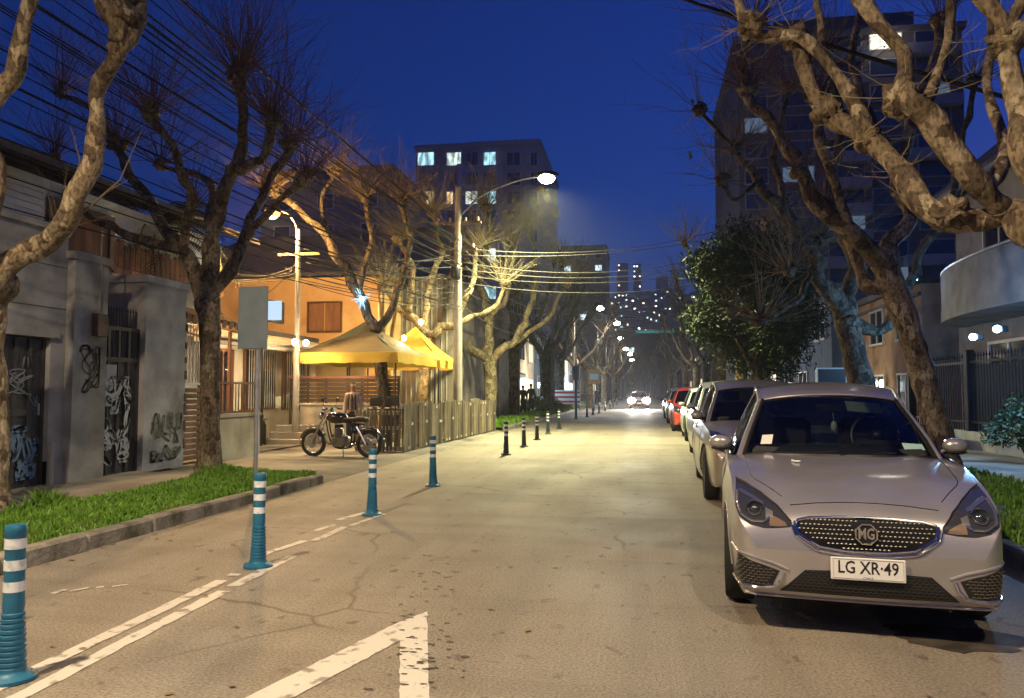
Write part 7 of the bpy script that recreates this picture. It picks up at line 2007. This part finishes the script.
m_striped=mat('pale_vest',(.36,.27,.24),.85,c2=(.5,.4,.36),scale=8)
q=hity(353,430,18.3)
pp_,k=person('standing man in a pale jacket with dark vertical stripes, behind the motorcycle',(q.x,18.3,.052),.15,m_striped,mat('dark_trousers',(.02,.02,.025),.9),m_hair,1.62)
for x in (-.075,.0,.075):
    m=MB(); m.tube([(x,-.160 if x else -.165,1.32),(x*1.1,-.168,1.15),(x*1.15,-.155,.93)],[.02]*3,5); m.build('jacket_stripe',mat('stripe_dark',(.05,.02,.02),.8),pp_)
dk=lambda n_,c:mat(n_,c,.9)
for i,(px_,yy,h_,rz,c1,c2,st,l) in enumerate(((507,40,1.72,.3,(.03,.03,.04),(.02,.02,.025),.16,'person in dark clothes walking by the blue awning shop, leftmost of the walkers'),
    (523,44,1.68,2.9,(.02,.02,.03),(.02,.02,.02),.12,'person in a black coat walking close beside another in the tree row'),
    (531,44.6,1.78,2.8,(.025,.02,.02),(.02,.02,.03),.18,'taller person in dark jacket walking at the right of the pair'),
    (597,74,1.7,.0,(.06,.03,.03),(.02,.02,.02),.14,'distant person beside the pale tree and bright shop window'))):
    q=hity(px_,405,yy); person(l,(q.x,yy,.13),rz,dk('coat%d'%i,c1),dk('legs%d'%i,c2),m_hair,h_,stride=st)
# ---- far street furniture on the left
q=G(576,419); bp_=thing('blue_post','slim tall blue post standing between the bollards','post',(q.x,q.y,0)); MB().tube([(0,0,0),(0,0,hity(576,366,q.y).z)],.07,10).build('shaft',mat('blue_post_paint',(.03,.12,.35),.5),bp_,True); MB().bbox(-.16,-.03,hity(576,380,q.y).z,.16,-.0,hity(576,366,q.y).z,.01).build('plate',mat('blue_plate',(.04,.15,.42),.4),bp_)
q=hitz(581,414,.0); q.x-=1.0; br_=thing('striped_barrier','red and white striped board on legs near the blue post','barrier',(q.x,q.y,0.1))
mb=MB(); wv=.95; m_redst=mat('red_stripe',(.5,.04,.03),.5)
MB().box(-wv,-.02,.55,wv,.02,1.45).build('board',m_whitebar,br_)
for k in range(3): MB().box(-wv,-.026,.62+k*.3,wv,-.021,.76+k*.3).build('stripe',m_redst,br_)
for s in (-.7,.7): MB().box(s-.03,-.02,0,s+.03,.02,.55).build('leg',m_galv,br_)
q=hitz(603,411,.1); sn=thing('road_sign','small orange and white sign plate on a thin pole beyond the barrier','road sign',(q.x-.6,q.y,.1)); zt2=hity(602,371,q.y).z; MB().tube([(0,0,0),(0,0,zt2)],.04,8).build('pole',m_galv,sn,True)
MB().box(-.42,-.06,zt2-1.0,.42,-.04,zt2).build('panel',mat('sign_orange',(.7,.35,.12),.5),sn); MB().box(-.3,-.066,zt2-.7,.3,-.061,zt2-.3).build('panel_field',m_plate,sn)
# blue star shaped string-light decoration in the leaning tree
P_=at(362,299,20.1); sd=thing('star_light','pale blue starburst light hanging in the leaning terrace tree','decorative light',P_)
m=MB(); rg=random.Random(2)
for k in range(26):
    d=Vector((rg.gauss(0,1),rg.gauss(0,.6),rg.gauss(0,1))).normalized(); m.tube([d*.05,d*rg.uniform(.14,.34)],[.010,.004],4)
m.build('rays',glow('star_blue',(.35,.7,1),1.6),sd); MB().ball((0,0,0),.07,10,8).build('core',glow('star_core',(.5,.8,1),4),sd,True,180)
lamp_light(sd,(0,-.15,0),25,(.45,.75,1),spot=False,size=.2)
# litter: a few fallen leaves along the gutters
m_fall=mat('fallen_leaf',(.2,.13,.05),.8,c2=(.28,.2,.08),scale=30)
mb=MB(); rg=random.Random(12)
for k in range(420):
    side=rg.random()
    if side<.45: x=KL+abs(rg.gauss(0,.25)); y=rg.uniform(3,30)
    elif side<.7: x=KR-abs(rg.gauss(0,.2)); y=rg.uniform(3,30)
    else: x=rg.uniform(-4.7,2.8); y=rg.uniform(3,22)
    a=rg.uniform(0,6.28); s_=rg.uniform(.015,.035); c=Vector((x,y,.010)); u=Vector((math.cos(a),math.sin(a),rg.uniform(-.1,.2)))*s_; v=Vector((-math.sin(a),math.cos(a),rg.uniform(-.1,.2)))*s_*.7
    mb.add([c-u,c+v,c+u,c-v],[(0,1,2,3)])
o=mb.build('fallen_leaves',m_fall); tag(o,'scattered small brown leaves along the gutters and on the road','leaves',kind='stuff')
